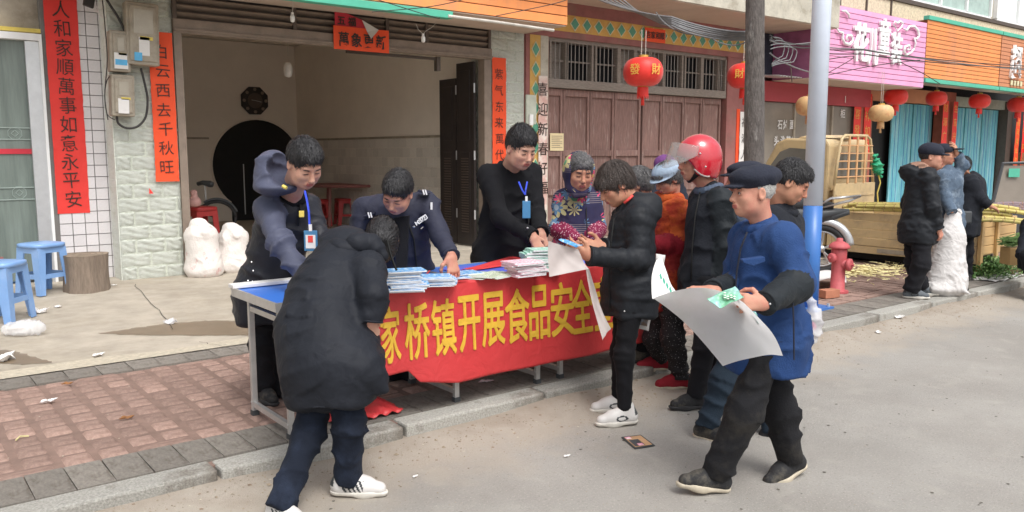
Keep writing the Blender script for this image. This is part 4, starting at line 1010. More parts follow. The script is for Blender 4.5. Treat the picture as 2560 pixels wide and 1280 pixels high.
o = tag(part('white_board', MB().box(wb[0], 2.5, 4.565, wb[1], TZ + .004, TZ + .026), 'paperwhite', bevel=.004), 'white edged board lying behind the left table edge', 'board')
# banner
BX0, BX1 = 1.98, 4.36
def bwave(x, z):
    q = min(max(0, (TZ - z)) / .6, 1.2)
    return 3.914 - .035 * q - q * (.016 * math.sin(x * 5.3 + .6) + .006 * math.sin(x * 12.1 + z * 3)) 
_bb = [(1000, 935), (1022, 930), (1050, 957), (1140, 957), (1340, 918), (1540, 872), (1615, 857)]
_bx = [float(ony(u, v, 3.88)[0]) for u, v in _bb]; _bz = [float(ony(u, v, 3.88)[2]) for u, v in _bb]
def bbot(x): return float(np.interp(x, _bx, _bz)) - .06 * min(max(_bx[0] - x, 0), .3)
ban = wthing('banner', 'red cloth banner with yellow characters hanging along the front of the tables', 'banner', (3.4, 3.9, .3))
def bfn(a, b):
    x = BX0 + (BX1 - BX0) * a
    if b < .22:
        t_ = b / .22; y = 4.26 - .09 * math.sin(x * 2.2) - .05 * math.sin(x * 6) + (3.915 - 4.26 + .09 * math.sin(x * 2.2) + .05 * math.sin(x * 6)) * t_
        if x < 4.35: y = 3.985 + .02 * math.sin(x * 9) + (3.915 - 3.985) * t_
        return (x, y, TZ + .008 + .004 * math.sin(x * 13 + y * 40) - .0 * t_)
    t_ = (b - .22) / .78; z = TZ + .004 - (TZ - bbot(x)) * t_; return (x, bwave(x, z) , z)
part('cloth', MB().grid(bfn, 260, 50), 'banner', ban, smooth=True, solid=.0015)
bchars = '家桥镇开展食品安全宣'
cu_ = [(950, 1000), (1010, 1072), (1076, 1136), (1143, 1200), (1203, 1262), (1262, 1324), (1322, 1374), (1376, 1430), (1424, 1478), (1480, 1530), (1534, 1590)]
for ch, (u0, u1) in zip(bchars, cu_):
    x0, x1 = float(ony(u0, 830, 3.9)[0]), float(ony(u1, 830, 3.9)[0])
    vt = 770 + (u0 - 950) * (702 - 770) / (1430 - 950); vb = 916 + (u0 - 950) * (838 - 916) / (1430 - 950)
    if x1 > 4.2: continue
    zt_, zb_ = float(ony(u0, vt, 3.89)[2]), float(ony(u0, vb, 3.87)[2])
    g = glyph(ch, .003, 'bannertext', .002).copy()
    import bmesh
    bm = bmesh.new()
    for k_, (dx_, dy_) in enumerate(((-.019, -.008), (.019, .008), (-.006, .012), (.006, -.012))):
        g2_ = g.copy(); g2_.transform(Matrix.Translation((dx_, dy_, .006 * k_))); bm.from_mesh(g2_); bpy.data.meshes.remove(g2_)
    for q in np.linspace(-.45, .45, 8): bmesh.ops.bisect_plane(bm, geom=bm.verts[:] + bm.edges[:] + bm.faces[:], plane_co=(q, 0, 0), plane_no=(1, 0, 0)); bmesh.ops.bisect_plane(bm, geom=bm.verts[:] + bm.edges[:] + bm.faces[:], plane_co=(0, q, 0), plane_no=(0, 1, 0))
    bm.to_mesh(g); bm.free()
    n = len(g.vertices); a = np.empty(n * 3, 'f'); g.vertices.foreach_get('co', a); a = a.reshape(-1, 3)
    lo, hi = a.min(0), a.max(0)
    nx_ = x0 + (a[:, 0] - lo[0]) / (hi[0] - lo[0]) * (x1 - x0); nz_ = zb_ + (a[:, 1] - lo[1]) / (hi[1] - lo[1]) * (zt_ - zb_)
    ny_ = np.array([bwave(p, q) for p, q in zip(nx_, nz_)]) - .005 - a[:, 2] * .13
    g.vertices.foreach_set('co', np.stack([nx_, ny_, nz_], 1).astype('f').ravel()); g.update()
    link('character', g, ban)
def cloth_strip(label, pts_a, pts_b, m='banner', amp=.006):
    n = 40
    def L(ps, a):
        k = min(int(a * (len(ps) - 1)), len(ps) - 2); f = a * (len(ps) - 1) - k; return np.array(ps[k]) * (1 - f) + np.array(ps[k + 1]) * f
    def fn(a, b):
        p = L(pts_a, a) * (1 - b) + L(pts_b, a) * b; return (p[0], p[1], p[2] + amp * math.sin(a * 19 + b * 3) * math.sin(b * math.pi) + .006 * abs(math.sin(b * 6)))
    return fn
o = part('cloth_roll', MB().grid(cloth_strip('', [(2.95, 4.26, TZ + .012), (3.3, 4.38, TZ + .03), (3.7, 4.56, TZ + .035)], [(3.0, 4.20, TZ + .012), (3.35, 4.25, TZ + .012), (3.72, 4.40, TZ + .012)]), 40, 12), 'banner', smooth=True, solid=.003)
tag(o, 'folded red cloth lying along the back edge of the table', 'cloth')
o = part('fallen_cloth', MB().grid(lambda a, b: (1.93 + .42 * a, 3.99 + .3 * b, .13 + .05 * math.sin(a * 6) ** 2 * math.sin(b * 3) + .02 * math.sin(a * 17 + b * 9) ** 2), 24, 14), 'banner', smooth=True, solid=.003)
tag(o, 'crumpled end of red cloth on the pavement behind the legs of the bending man', 'cloth')
o = part('blue_sheet', MB().box(2.9, 4.3, 3.99, 4.45, TZ + .003, TZ + .006), m_('bluesheet', (.09, .12, .55), .5)); tag(o, 'dark blue plastic sheet on the middle tables', 'sheet')

def book_stack(label, u, v, n, size, mt, z0=TZ + .008, yaw=0.0, h=.006, jit=.012, cover=None, group='stacks of booklets on the table', dx=0):
    p = onz(u, v, z0); t = thing('booklet_stack', label, 'booklets', group, loc=(p[0] + dx, p[1], z0), rot=(0, 0, yaw))
    rs = random.Random(u)
    def pl(a, b): return (a - .5, b - .5, 0)
    bk = MB()
    bk.box(-.5, .5, -.5, .5, 0, .78); me = bk.mesh('booklet', 'booklet')
    ck_ = MB(); ck_.box(-.502, .502, -.502, .502, .781, 1.0); ck_.box(-.506, -.5025, -.502, .502, 0, .9); cme = ck_.mesh('cover', mt)
    z = 0
    for i in range(n):
        o = link('booklet', me, t, loc=(rs.uniform(-jit, jit) + .02 * math.sin(i * .5), rs.uniform(-jit, jit), z), scale=(size[0], size[1], h - .0007), rot=(0, 0, rs.uniform(-.12, .12)))
        link('cover', cme, o); z += h
    return t
SY = R(-38)
book_stack('tall wavy stack of white and blue booklets nearest the bending man', 1010, 727, 14, (.21, .145), 'bookblue', yaw=SY + .25, h=.0085)
book_stack('short stack of blue and white booklets right of the tall stack', 1090, 712, 8, (.20, .14), 'bookblue', yaw=SY + .1, h=.007)
book_stack('loose pile of blue leaflets under the hand of the policeman', 1150, 693, 5, (.22, .15), 'bookblue', yaw=SY + .5, h=.006, jit=.03)
book_stack('loose fan of green and white leaflets between the two hands', 1185, 692, 5, (.22, .15), 'bookmix', yaw=SY - .3, h=.005, jit=.035)
book_stack('flat leaflets with red and green print left of the pink stack', 1240, 690, 3, (.24, .16), 'bookmix', yaw=SY + .9, h=.005, jit=.05)
book_stack('stack of pink and white booklets on the table edge', 1312, 688, 10, (.215, .15), 'bookpink', yaw=SY + .55, h=.009)
book_stack('stack of mint green booklets under the hand of the man in the black coat', 1354, 676, 15, (.215, .15), 'bookgreen', yaw=SY + .2, h=.0095)
o = part('red_pen', MB().tube([tuple(onz(1063, 690, TZ + .02)), tuple(onz(1074, 677, TZ + .035))], .005, 6), 'redprint'); tag(o, 'red pen lying behind the booklets', 'pen')

# ================================================================ LOW STOOLS, STUMP, SACKS
def stool_parts(t, m, s=1.0, h=.46):
    W = .15; g = MB()
    g.lathe([(.165, 0), (.168, -.03), (.155, -.03)], (0, 0, h), 4)   # replaced below by a rounded square
    g = MB(); n = 24; v = []; prof = [(.150, -.035), (.158, -.03), (.156, -.004), (.145, .002), (.02, .0)]
    for r, z in prof:
        for k in range(n):
            a = 2 * math.pi * k / n; c, s_ = math.cos(a), math.sin(a); q = r / (abs(c) ** 5 + abs(s_) ** 5) ** .2; v.append((q * c, q * s_, h + z))
    f = [(i * n + k, i * n + (k + 1) % n, (i + 1) * n + (k + 1) % n, (i + 1) * n + k) for i in range(len(prof) - 1) for k in range(n)]; f.append(tuple((len(prof) - 1) * n + k for k in range(n))); f.append(tuple(range(n - 1, -1, -1)))
    g.add(v, f); part('seat', g, m, t, smooth=True)
    for sx in (-1, 1):
        for sy in (-1, 1):
            top = Vector((sx * .118, sy * .118, h - .034)); bot = Vector((sx * .165, sy * .165, .004)); g = MB()
            g.prism([(bot.x, bot.y - sy * .055, bot.z), (bot.x, bot.y, bot.z), (top.x + sx * .02, top.y + sy * .02, top.z), (top.x + sx * .02, top.y - sy * .075, top.z)], (-sx * .012, 0, 0))
            g.prism([(bot.x - sx * .055, bot.y, bot.z), (bot.x - sx * .013, bot.y, bot.z), (top.x + sx * .007, top.y + sy * .02, top.z), (top.x - sx * .055, top.y + sy * .02, top.z)], (0, -sy * .012, 0))
            part('leg', g, m, t)
    for a, b in (((-1, -1), (1, -1)), ((1, -1), (1, 1)), ((1, 1), (-1, 1)), ((-1, 1), (-1, -1))):
        k = .148; part('brace', MB().beam((a[0] * k, a[1] * k, .17), (b[0] * k, b[1] * k, .012, ), .012, .045) if False else MB().beam((a[0] * k, a[1] * k, .17), (b[0] * k, b[1] * k, .17), .01, .04), m, t)
        k = .135; part('apron', MB().beam((a[0] * k, a[1] * k, h - .06), (b[0] * k, b[1] * k, h - .06), .01, .045), m, t)
p = onz(112, 738, .14)
STS = 1.14
st = thing('plastic_stool', 'blue plastic stool nearest the tree stump', 'stool', 'blue plastic stools', loc=(p[0], p[1], gz(p[1])), rot=(0, 0, .5)); stool_parts(st, 'stool'); st.scale = (STS,) * 3
p = onz(50, 700, .14); copy_tree(st, 'blue plastic stool standing behind the others against the glass door', (p[0], p[1] - .25, gz(p[1] - .25)), (0, 0, .2))
p = onz(14, 805, .13); copy_tree(st, 'blue plastic stool cut off by the left edge, closest to the road', (p[0] - .02, p[1] - .02, gz(p[1])), (0, 0, .9))
o = tag(part('red_post', MB().box(*[float(q) for q in (onz(8, 745, .13)[0] - .03, onz(8, 745, .13)[0] + .03, onz(8, 745, .13)[1], onz(8, 745, .13)[1] + .05)], .15, .55), 'maroon'), 'dark red wooden leg behind the stools at the left edge', 'table leg')
p = onz(228, 737, .14); t = wthing('tree_stump', 'short grey tree stump used as a seat in front of the tiled wall', 'tree stump', (p[0], p[1] + .05, gz(p[1])))
def stp(a, b):
    th = 2 * math.pi * a; r = .218 * (1 + .05 * math.sin(3 * th + 1) + .03 * math.sin(7 * th) + .012 * math.sin(19 * th)) * (1.03 - .05 * math.sin(b * 3)); return (p[0] + r * math.cos(th), p[1] + .2 + r * math.sin(th), .15 + .40 * b)
part('bark', MB().grid(stp, 72, 8), 'stump', t, smooth=True)
g = MB(); v = [stp(k / 72, 1) for k in range(72)]; g.add(v, [tuple(range(72))]); part('cut_face', g, 'stumptop', t)
g = MB()
for r_ in (.06, .12, .18): g.tube([(p[0] + r_ * math.cos(a / 10), p[1] + .2 + r_ * math.sin(a / 10), .552) for a in range(0, 64, 3)], .002, 4, caps=False)
part('growth_rings', g, 'stump', t, stuff=True)

def sack(name, label, base, r, h_, m, seed, lean=(0, 0), group=None, tuft=True):
    t = wthing(name, label, 'sack', tuple(base), group)
    b = np.array(base, float); tp = b + np.array([lean[0], lean[1], h_])
    pr = [capsule(b + [0, 0, r * .75], tp - [0, 0, r * .8], r, r * .86, k=.05, side=RT, ks=1.15), ellip(b + [0, 0, r * .35], (r * 1.1, r * 1.0, r * .5), k=.1)]
    if tuft: pr += [capsule(tp - [0, 0, r * .4], tp + cv(-.02, .02, 0), r * .62, r * .35, k=.08, side=RT, ks=1.5), capsule(tp - [0, 0, .02], tp + cv(.09, -.07, -.1), .05, .03, k=.06, side=FW, ks=1.6)]
    soft('bag', pr, [m], h=.013, parent=t, wr=.008, wf=11, seed=seed, fine=.002)
    return t
m_('sack2', (.74, .69, .65), .6, .06, 5, .5, 60, col2=(.66, .42, .40), fac2=(.58, .64), scale2=9)
sack('woven_sack', 'full white woven sack with pink print by the hall entrance', onz(512, 690, .16), .185, .60, 'sack2', 3, (-.02, 0), 'white woven sacks by the hall entrance')
sack('woven_sack', 'white woven sack further inside, half behind the officer in the hooded jacket', onz(580, 678, .165), .18, .52, 'sack', 5, (.03, 0), 'white woven sacks by the hall entrance')
# stool, bag and bicycle inside
p = onz(505, 640, .17); t = copy_tree(st, 'red plastic stool behind the white sacks at the hall entrance', (float(p[0]), float(p[1]), .172), (0, 0, .3)); t.scale = (1.2, 1.2, 1.5); t['group'] = 'red plastic stools'
def remat(o, m):
    if o.type == 'MESH':
        if o.data.users > 0: o.data = o.data.copy()
        o.data.materials[0] = M[m]
    for c in o.children: remat(c, m)
remat(t, 'stoolred')
p = at(486, 505, 11.0); pr = [ellip(p, (.09, .09, .07), k=.05), capsule(p, p + cv(0, .12, 0), .03, .045, k=.04)]
o = soft('tied_bag', pr, [m_('pinkbag', (.62, .35, .32), .6)], h=.012, wr=.008, wf=40, seed=8); tag(o, 'pink tied plastic bag on the red stool', 'bag')
t = wthing('bicycle', 'dark bicycle saddle and wheel showing behind the red stool', 'bicycle', (3.6, 12, .17)); q = at(512, 460, 12.2)
part('saddle', MB().tube([tuple(q + cv(-.11, .0, 0)), tuple(q + cv(-.03, .02, 0)), tuple(q + cv(.08, .0, 0)), tuple(q + cv(.12, -.01, 0))], [.03, .035, .05, .04], 10), 'moto', t, smooth=True)
part('seat_post', MB().tube([tuple(q), tuple(q + cv(.01, -.45, 0))], .014), 'alu', t)
wc = q + cv(.16, -.5, .0); part('wheel', MB().tube([tuple(wc + cv(.24 * math.cos(a), .24 * math.sin(a), .1 * math.cos(a))) for a in np.linspace(0, 2 * math.pi, 30)], .025, 6), 'rubber', t, smooth=True)
part('mudguard', MB().tube([tuple(wc + cv(.28 * math.cos(a), .28 * math.sin(a), .1 * math.cos(a))) for a in np.linspace(.3, 2.2, 12)], .018, 6), 'moto', t)
part('frame', MB().tube([tuple(q + cv(.01, -.45, 0)), tuple(wc), tuple(q + cv(-.3, -.4, .2)), tuple(q + cv(0, -.3, 0))], .018, 6), 'moto', t)
# hall furniture
tb_ = wthing('round_table', 'dark red table standing deep inside the hall', 'table', (6.3, 14.5, .17)); c_ = at(870, 462, 16.2)
part('tabletop', MB().lathe([(.75, -.03), (.78, 0), (.75, .02)], tuple(c_), 40), 'maroon', tb_, smooth=False)
for a in (.4, 2, 3.5, 5.1): part('leg', MB().tube([(c_[0] + .5 * math.cos(a), c_[1] + .5 * math.sin(a), c_[2] - .03), (c_[0] + .55 * math.cos(a), c_[1] + .55 * math.sin(a), .18)], .03), 'maroon', tb_)
tb2 = copy_tree(tb_, 'second dark red table beside it near the side wall of the hall', None); tb2.location = tb_.location + Vector((-.9, -.6, 0)); WORLD.append(tb_) if False else None
for (u, v, l) in ((862, 540, 'red plastic stool under the table inside the hall'), (930, 545, 'red plastic stool on the right side of the hall table'), (800, 548, 'red plastic stool on the left side of the hall table')):
    p = onz(u, v, .17); p = p if p[1] < 15 else p * (15 / p[1]); t = copy_tree(st, l, (float(p[0]), float(p[1]), .172), (0, 0, u * .1)); t['group'] = 'red plastic stools'; remat(t, 'stoolred')

# ================================================================ HYDRANT, BRICK, PAPERS
p = onz(2110, 733, .12); hy = wthing('fire_hydrant', 'faded red fire hydrant on the brick pavement', 'fire hydrant', (p[0], p[1] + .08, .12)); x, y = p[0], p[1] + .08
HS = .60
def hz(r, z): return (r * HS / .6, .12 + z * HS / .6)
part('barrel', MB().lathe([hz(.105, 0), hz(.105, .02), hz(.075, .03), hz(.07, .30), hz(.075, .33), hz(.082, .36), hz(.08, .46), hz(.075, .48)], (x, y, 0), 28), 'hydrant', hy, smooth=True)
part('flange', MB().lathe([hz(.115, 0), hz(.115, .022), hz(.10, .024)], (x, y, 0), 28), 'hydrant', hy)
part('bonnet', MB().lathe([hz(.105, .478), hz(.11, .49), hz(.105, .505), hz(.085, .53), hz(.05, .55), hz(.035, .552), hz(.033, .585), hz(.001, .59)], (x, y, 0), 28), 'hydrant', hy, smooth=True)
for (dv, zz, r_, L_) in ((cv(-1, 0, -.5), .50, .048, .115), (cv(.75, 0, -.75), .43, .062, .13)):
    dv = dv / np.linalg.norm(dv); c0 = np.array([x, y, zz]); o = part('outlet', MB().tube([tuple(c0), tuple(c0 + dv * (L_ - .03))], r_ * .85, 20), 'hydrant', hy, smooth=True)
    part('outlet_cap', MB().tube([tuple(c0 + dv * (L_ - .032)), tuple(c0 + dv * (L_ - .03)), tuple(c0 + dv * L_), tuple(c0 + dv * (L_ + .012)), tuple(c0 + dv * (L_ + .013))], [r_ * .9, r_ * 1.06, r_ * 1.06, r_ * .8, .001], 20), 'hydrant', o, smooth=True)
    part('nut', MB().tube([tuple(c0 + dv * (L_ + .013)), tuple(c0 + dv * (L_ + .035))], .014, 5), 'hydrant', o)
p = onz(2078, 745, .12); o = tag(part('loose_brick', MB().obox((p[0], p[1] + .03, .165), (.10, -.02, 0), (.012, .055, 0), (0, 0, .042)), 'terracotta', bevel=.004), 'loose terracotta brick lying beside the hydrant', 'brick')
g = MB(); g.grid(lambda a, b: tuple(onz(2020 + 95 * a, 700 + 22 * b, .14) + UP * (.05 + .05 * math.sin(a * 3) + .02 * math.sin(b * 5 + a * 4))), 12, 8); o = part('white_wrapper', g, 'paperwhite', solid=.002, smooth=True); tag(o, 'crumpled white paper wrapper on the pavement behind the brick', 'paper')

# litter
def litter(label, u, v, r_, z, m='paperwhite', seed=1, cat='paper scrap', flat=.5, name='paper_scrap'):
    p = onz(u, v, z); rs = random.Random(seed)
    def fn(a, b): 
        th = a * 6.283; q = r_ * b * (1 + .35 * math.sin(2 * th + seed) + .25 * math.sin(5 * th + seed * 2)); return (p[0] + q * math.cos(th) * 1.3, p[1] + q * math.sin(th), gz(p[1]) * (z > .05) + .006 + (roadz(p[0], p[1]) if z < .05 else 0) + r_ * flat * (.5 + .5 * math.sin(th * 3 + b * 7 + seed)) * (b * .8 + .2))
    o = part(name, MB().grid(fn, 18, 5), m, smooth=False, solid=.0015); tag(o, label, cat, 'litter on the ground'); return o
litter('crumpled white tissue in front of the blue stools', 95, 786, .05, .14, seed=2, flat=.9)
litter('small white scrap beside the tree stump', 285, 720, .02, .14, seed=3)
litter('small white scrap between the stools and the stump', 145, 772, .028, .14, seed=4)
litter('torn white paper at the left edge of the forecourt', 12, 900, .06, .13, seed=5, flat=.8)
litter('little white paper ball near the pavement edge', 246, 888, .03, .13, seed=6)
litter('white and pink wrapper on the pink bricks', 120, 1006, .028, .12, seed=7)
litter('orange brown dry leaf on the pink bricks', 316, 1048, .022, .12, 'brownleaf', 8, 'leaf', .6, 'dry_leaf')
litter('dry leaf at the far edge of the bricks', 168, 962, .02, .12, 'brownleaf', 9, 'leaf', .6, 'dry_leaf')
litter('white tissue by the foot of the kerb left of the man bending over', 780, 1156, .028, .0, seed=10)
litter('white cup lid in the gutter right of the man in blue', 2240, 806, .05, .0, seed=11)
litter('small white scrap on the road near the gutter', 2195, 838, .025, .0, seed=12)
litter('tiny white cigarette end in the middle of the road', 1038, 1195, .010, .0, seed=13)
litter('small white stub on the road below the kerb', 1417, 1143, .012, .0, seed=14)
litter('small pink card under the tables', 1214, 955, .03, .12, 'bookpink', 15, flat=.15)
litter('clear crumpled plastic bottle scrap on the forecourt crack', 427, 808, .045, .14, 'clearcrinkle', 17, 'plastic scrap', .9, 'plastic_scrap')
# clear plastic bag/bottle lower-left
p = onz(50, 838, .14); pr = [capsule(p + cv(-.10, .05, 0), p + cv(.13, .06, .02), .05, .062, k=.05), ellip(p + cv(.02, .06, 0), (.09, .07, .06), k=.05)]
o = soft('plastic_bag', pr, ['clearcrinkle'], h=.01, wr=.012, wf=50, seed=12); tag(o, 'crumpled clear plastic bag lying below the blue stools', 'plastic bag')
# twigs on bricks
g = MB().tube([tuple(onz(40, 1100, .127)), tuple(onz(50, 1091, .13)), tuple(onz(72, 1090, .127))], .005, 5); tag(part('twig', g, 'peel'), 'pale bent twig lying on the pink bricks', 'twig')
g = MB().tube([tuple(onz(1243, 1060, .012)), tuple(onz(1262, 1064, .014)), tuple(onz(1291, 1069, .012))], .006, 5); tag(part('stick', g, 'redprint'), 'short red firework stick on the road below the kerb', 'stick')
# road flyer
q = [onz(1553, 1093, .006), onz(1602, 1087, .006), onz(1638, 1114, .006), onz(1587, 1122, .006)]
t = wthing('fallen_flyer', 'dark framed leaflet lying face up on the road', 'leaflet', tuple(q[0]))
part('sheet', MB().add([tuple(a) for a in q], [(0, 3, 2, 1)]), 'crate', t, solid=.002)
def qp(a, b): return tuple((q[0] * (1 - a) * (1 - b) + q[1] * a * (1 - b) + q[2] * a * b + q[3] * (1 - a) * b) + UP * .003)
part('picture', MB().add([qp(.08, .08), qp(.92, .08), qp(.92, .92), qp(.08, .92)], [(0, 3, 2, 1)]), 'box', t)
part('dark_photo', MB().add([tuple(np.array(qp(a, b)) + UP * .001) for a, b in ((.12, .35), (.6, .35), (.6, .88), (.12, .88))], [(0, 3, 2, 1)]), 'moto', t)
for a, b in ((.1, .1), (.3, .7)): part('pink_logo', MB().add([tuple(np.array(qp(a + i, b + j)) + UP * .002) for i, j in ((0, 0), (.25, 0), (.25, .18), (0, .18))], [(0, 3, 2, 1)]), 'bookpink', t)
# grit in the gutter and on the road: uncountable
rs = random.Random(3); g = MB()
def chip(g, x, y, z, s, flat=.6):
    a = rs.uniform(0, 6.3); c, d = math.cos(a) * s, math.sin(a) * s
    g.add([(x + c, y + d, z), (x - d * .8, y + c * .8, z), (x - c * .9, y - d * .9, z), (x + d, y - c, z), (x + rs.uniform(-.2, .2) * s, y, z + s * flat)], [(0, 1, 4), (1, 2, 4), (2, 3, 4), (3, 0, 4)])
for k in range(2600):
    x = rs.uniform(.2, 14); d = abs(rs.gauss(0, .22)); y = yk(x) - .01 - d; chip(g, x, y, roadz(x, y) + .001, rs.uniform(.002, .007) * (1 + (rs.random() < .05) * 1.5))
o = part('grit', g, 'gutter', stuff=True); o['label'] = 'grit along the foot of the kerb'
g = MB()
for k in range(1500):
    x = rs.uniform(.5, 12); y = rs.uniform(0.8, 3.4); chip(g, x, y, .001, rs.uniform(.0015, .004), .5)
o = part('small_stones', g, 'gutter', stuff=True); o['label'] = 'tiny stones scattered on the road'
g = MB()
for k in range(120):
    x = rs.uniform(.6, 9); y = yk(x) - abs(rs.gauss(0, .16)) - .02; chip(g, x, y, roadz(x, y) + .001, rs.uniform(.005, .014), .3)
o = part('gutter_debris', g, 'debris', stuff=True); o['label'] = 'scraps of leaf and dirt in the gutter'
g = MB()
for k in range(60):
    x = rs.uniform(.6, 9); y = yk(x) - abs(rs.gauss(0, .2)) - .02; chip(g, x, y, roadz(x, y) + .001, rs.uniform(.004, .010), .3)
for k in range(40): chip(g, rs.uniform(.3, 6), rs.uniform(4.4, 5.9), .122, rs.uniform(.003, .007), .4)
o = part('pale_scraps', g, 'curbedge', stuff=True); o['label'] = 'pale crumbs of concrete along the kerb'
g = MB()
for k in range(260):
    x = rs.uniform(.5, 10); y = rs.uniform(1.0, 3.5); s_ = rs.uniform(.003, .010); g.add([(x + s_ * math.cos(q + k) * rs.uniform(.6, 1.3), y + s_ * math.sin(q + k) * rs.uniform(.6, 1.3), .003) for q in (0, 1.2, 2.4, 3.7, 5)], [(0, 1, 2, 3, 4)])
o = part('dark_specks', g, 'speck', stuff=True); o['label'] = 'small dark specks on the road surface'
g = MB(); p = onz(1238, 1018, .03)
for k in range(26):
    a = rs.uniform(0, 6.3); l = rs.uniform(.02, .05); g.add([tuple(p + [.004, 0, 0]), tuple(p + [-.004, 0, 0]), tuple(p + [l * math.cos(a), l * math.sin(a) * .5 + .02, rs.uniform(.01, .06)])], [(0, 1, 2)])
tag(part('weed', g, 'leaf2'), 'small green weed growing at the foot of the kerb', 'plant')

# ================================================================ CARGO TRUCK, MOTORBIKE, CANE
tk = wthing('cargo_truck', 'small beige gold cargo truck loaded with sugarcane, tail towards the road', 'truck', (11.1, 5.3, .12))
TX0, TX1, TY0, TY1 = 10.6, 11.75, 4.28, 6.2
bz0, bz1 = .26, .80
for k in range(4):
    z0 = bz0 + .10 + k * .112
    part('side_board', MB().box(TX0, TX0 + .03, TY0, TY1, z0, z0 + .106), 'truck', tk, bevel=.006)
    part('tail_board', MB().box(TX0 + .04, TX1 - .04, TY0 - .01, TY0 + .02, z0, z0 + .106), 'truckwood', tk, bevel=.006)
part('side_board', MB().box(TX1 - .03, TX1, TY0, TY1, bz0 + .1, bz1), 'truck', tk)
part('bed_floor', MB().box(TX0 + .03, TX1 - .03, TY0 + .021, TY1, bz0 + .08, bz0 + .1), 'truck', tk)
part('side_sill', MB().box(TX0 + .002, TX0 + .05, TY0, TY1, bz0 - .0, bz0 + .095), 'truck', tk)
part('sill_slot', MB().box(TX0 - .004, TX0 + .001, TY0 + .75, TY0 + 1.25, bz0 + .02, bz0 + .075), 'meter', tk)
part('corner_post', MB().box(TX0 - .02, TX0 + .05, TY0 - .06, TY0 - .012, .14, bz1 + .02), 'truckwood', tk, bevel=.005)
part('corner_post', MB().box(TX0 - .015, TX0 + .04, TY1 + .001, TY1 + .06, bz0, bz1 + .02), 'truck', tk, bevel=.005)
part('tail_post', MB().box(TX0 + .46, TX0 + .52, TY0 - .05, TY0 - .012, .14, bz1), 'truckwood', tk, bevel=.005)
part('chassis', MB().box(TX0 + .15, TX1 - .15, TY0 + .2, TY1 + 1.3, .16, bz0 + .079), 'dark', tk)
for yy in (TY0 + .5, TY1 + .95):
    for xx in (TX0 + .14, TX1 - .14):
        wh = part('wheel', MB().lathe([(.10, -.06), (.17, -.06), (.19, -.04), (.19, .04), (.17, .06), (.10, .06)], (xx, yy, .31), 24, axis='x'), 'rubber', tk, smooth=True)
        part('rim', MB().lathe([(.11, -.05), (.11, .05)], (xx, yy, .31), 16, axis='x'), 'alu', wh)
# headboard with rack
part('headboard', MB().box(TX0 + .03, TX1 - .03, TY1 + .0, TY1 + .03, bz0 + .1, 1.18), 'truck', tk, bevel=.006)
part('headboard_rib', MB().box(TX0 + .06, TX1 - .06, TY1 - .012, TY1 - .001, 1.0, 1.03), 'truck', tk)
rk = part('rack_frame', MB().tube([(TX0 + .04, TY1 + .02, 1.16), (TX0 + .10, TY1 + .02, 1.5), (TX0 + .18, TY1 + .02, 1.80), (TX0 + .26, TY1 + .02, 1.85), (TX1 - .3, TY1 + .02, 1.85), (TX1 - .2, TY1 + .02, 1.8), (TX1 - .12, TY1 + .02, 1.5), (TX1 - .06, TY1 + .02, 1.16)], .022, 8), 'truck', tk, smooth=True)
for k in range(5): part('rack_bar', MB().tube([(TX0 + .06 + .02 * k, TY1 + .0, 1.27 + .11 * k), (TX1 - .08 - .02 * k, TY1 + .0, 1.27 + .11 * k)], .01, 6), 'rack', tk)
for k in range(3): part('rack_upright', MB().box(TX0 + .33 + .22 * k, TX0 + .37 + .22 * k, TY1 - .01, TY1 + .005, 1.18, 1.84), 'rack', tk)
# cab
CY0, CY1 = TY1 + .12, TY1 + 1.45
prof = [(CY0, .3), (CY0, 1.72), (CY0 + .05, 1.80), (CY0 + .7, 1.82), (CY0 + .85, 1.76), (CY1 - .12, 1.15), (CY1, .95), (CY1 + .02, .3)]
cabp = part('cab', MB().prism([(TX0 + .04, y, z) for y, z in prof], (TX1 - TX0 - .08, 0, 0)), 'truck', tk, bevel=.03)
part('roof_cap', MB().lathe([(.001, .05), (.25, .045), (.34, .02), (.36, 0)], ((TX0 + TX1) / 2 - .1, CY0 + .35, 1.815), 24), 'truck', cabp, smooth=True)
part('door_window', MB().prism([(TX0 + .028, y, z) for y, z in [(CY0 + .32, 1.16), (CY0 + .32, 1.66), (CY0 + .62, 1.68), (CY0 + .78, 1.62), (CY1 - .2, 1.16)]], (.01, 0, 0)), 'winglass2' if 'winglass2' in M else m_('winglass2', (.16, .15, .13), .12, .2, 2).name, tk)
part('door_seam', MB().box(TX0 + .034, TX0 + .039, CY0 + .26, CY0 + .272, .4, 1.7), 'dark', cabp)
part('rear_window', MB().box(TX0 + .25, TX1 - .25, CY0 - .012, CY0 - .004, 1.25, 1.62), 'winglass2', tk)
part('cab_rib', MB().box(TX0 + .1, TX1 - .1, CY0 - .02, CY0 - .002, 1.08, 1.12), 'truck', cabp)
part('door_handle', MB().box(TX0 + .015, TX0 + .034, CY0 + .30, CY0 + .40, 1.02, 1.05), 'crate', tk)
mir = part('mirror', MB().box(TX0 - .16, TX0 - .12, CY1 - .35, CY1 - .2, 1.32, 1.56), 'crate', tk, bevel=.01); part('mirror_arm', MB().tube([(TX0 + .04, CY1 - .28, 1.3), (TX0 - .14, CY1 - .28, 1.44)], .01, 6), 'crate', mir)
part('gate_latch', MB().box(TX0 - .012, TX0 - .001, TY0 + .06, TY0 + .09, .55, .72), 'meter', tk); part('gate_latch', MB().box(TX0 - .012, TX0 - .001, TY1 - .09, TY1 - .06, .55, .72), 'meter', tk)
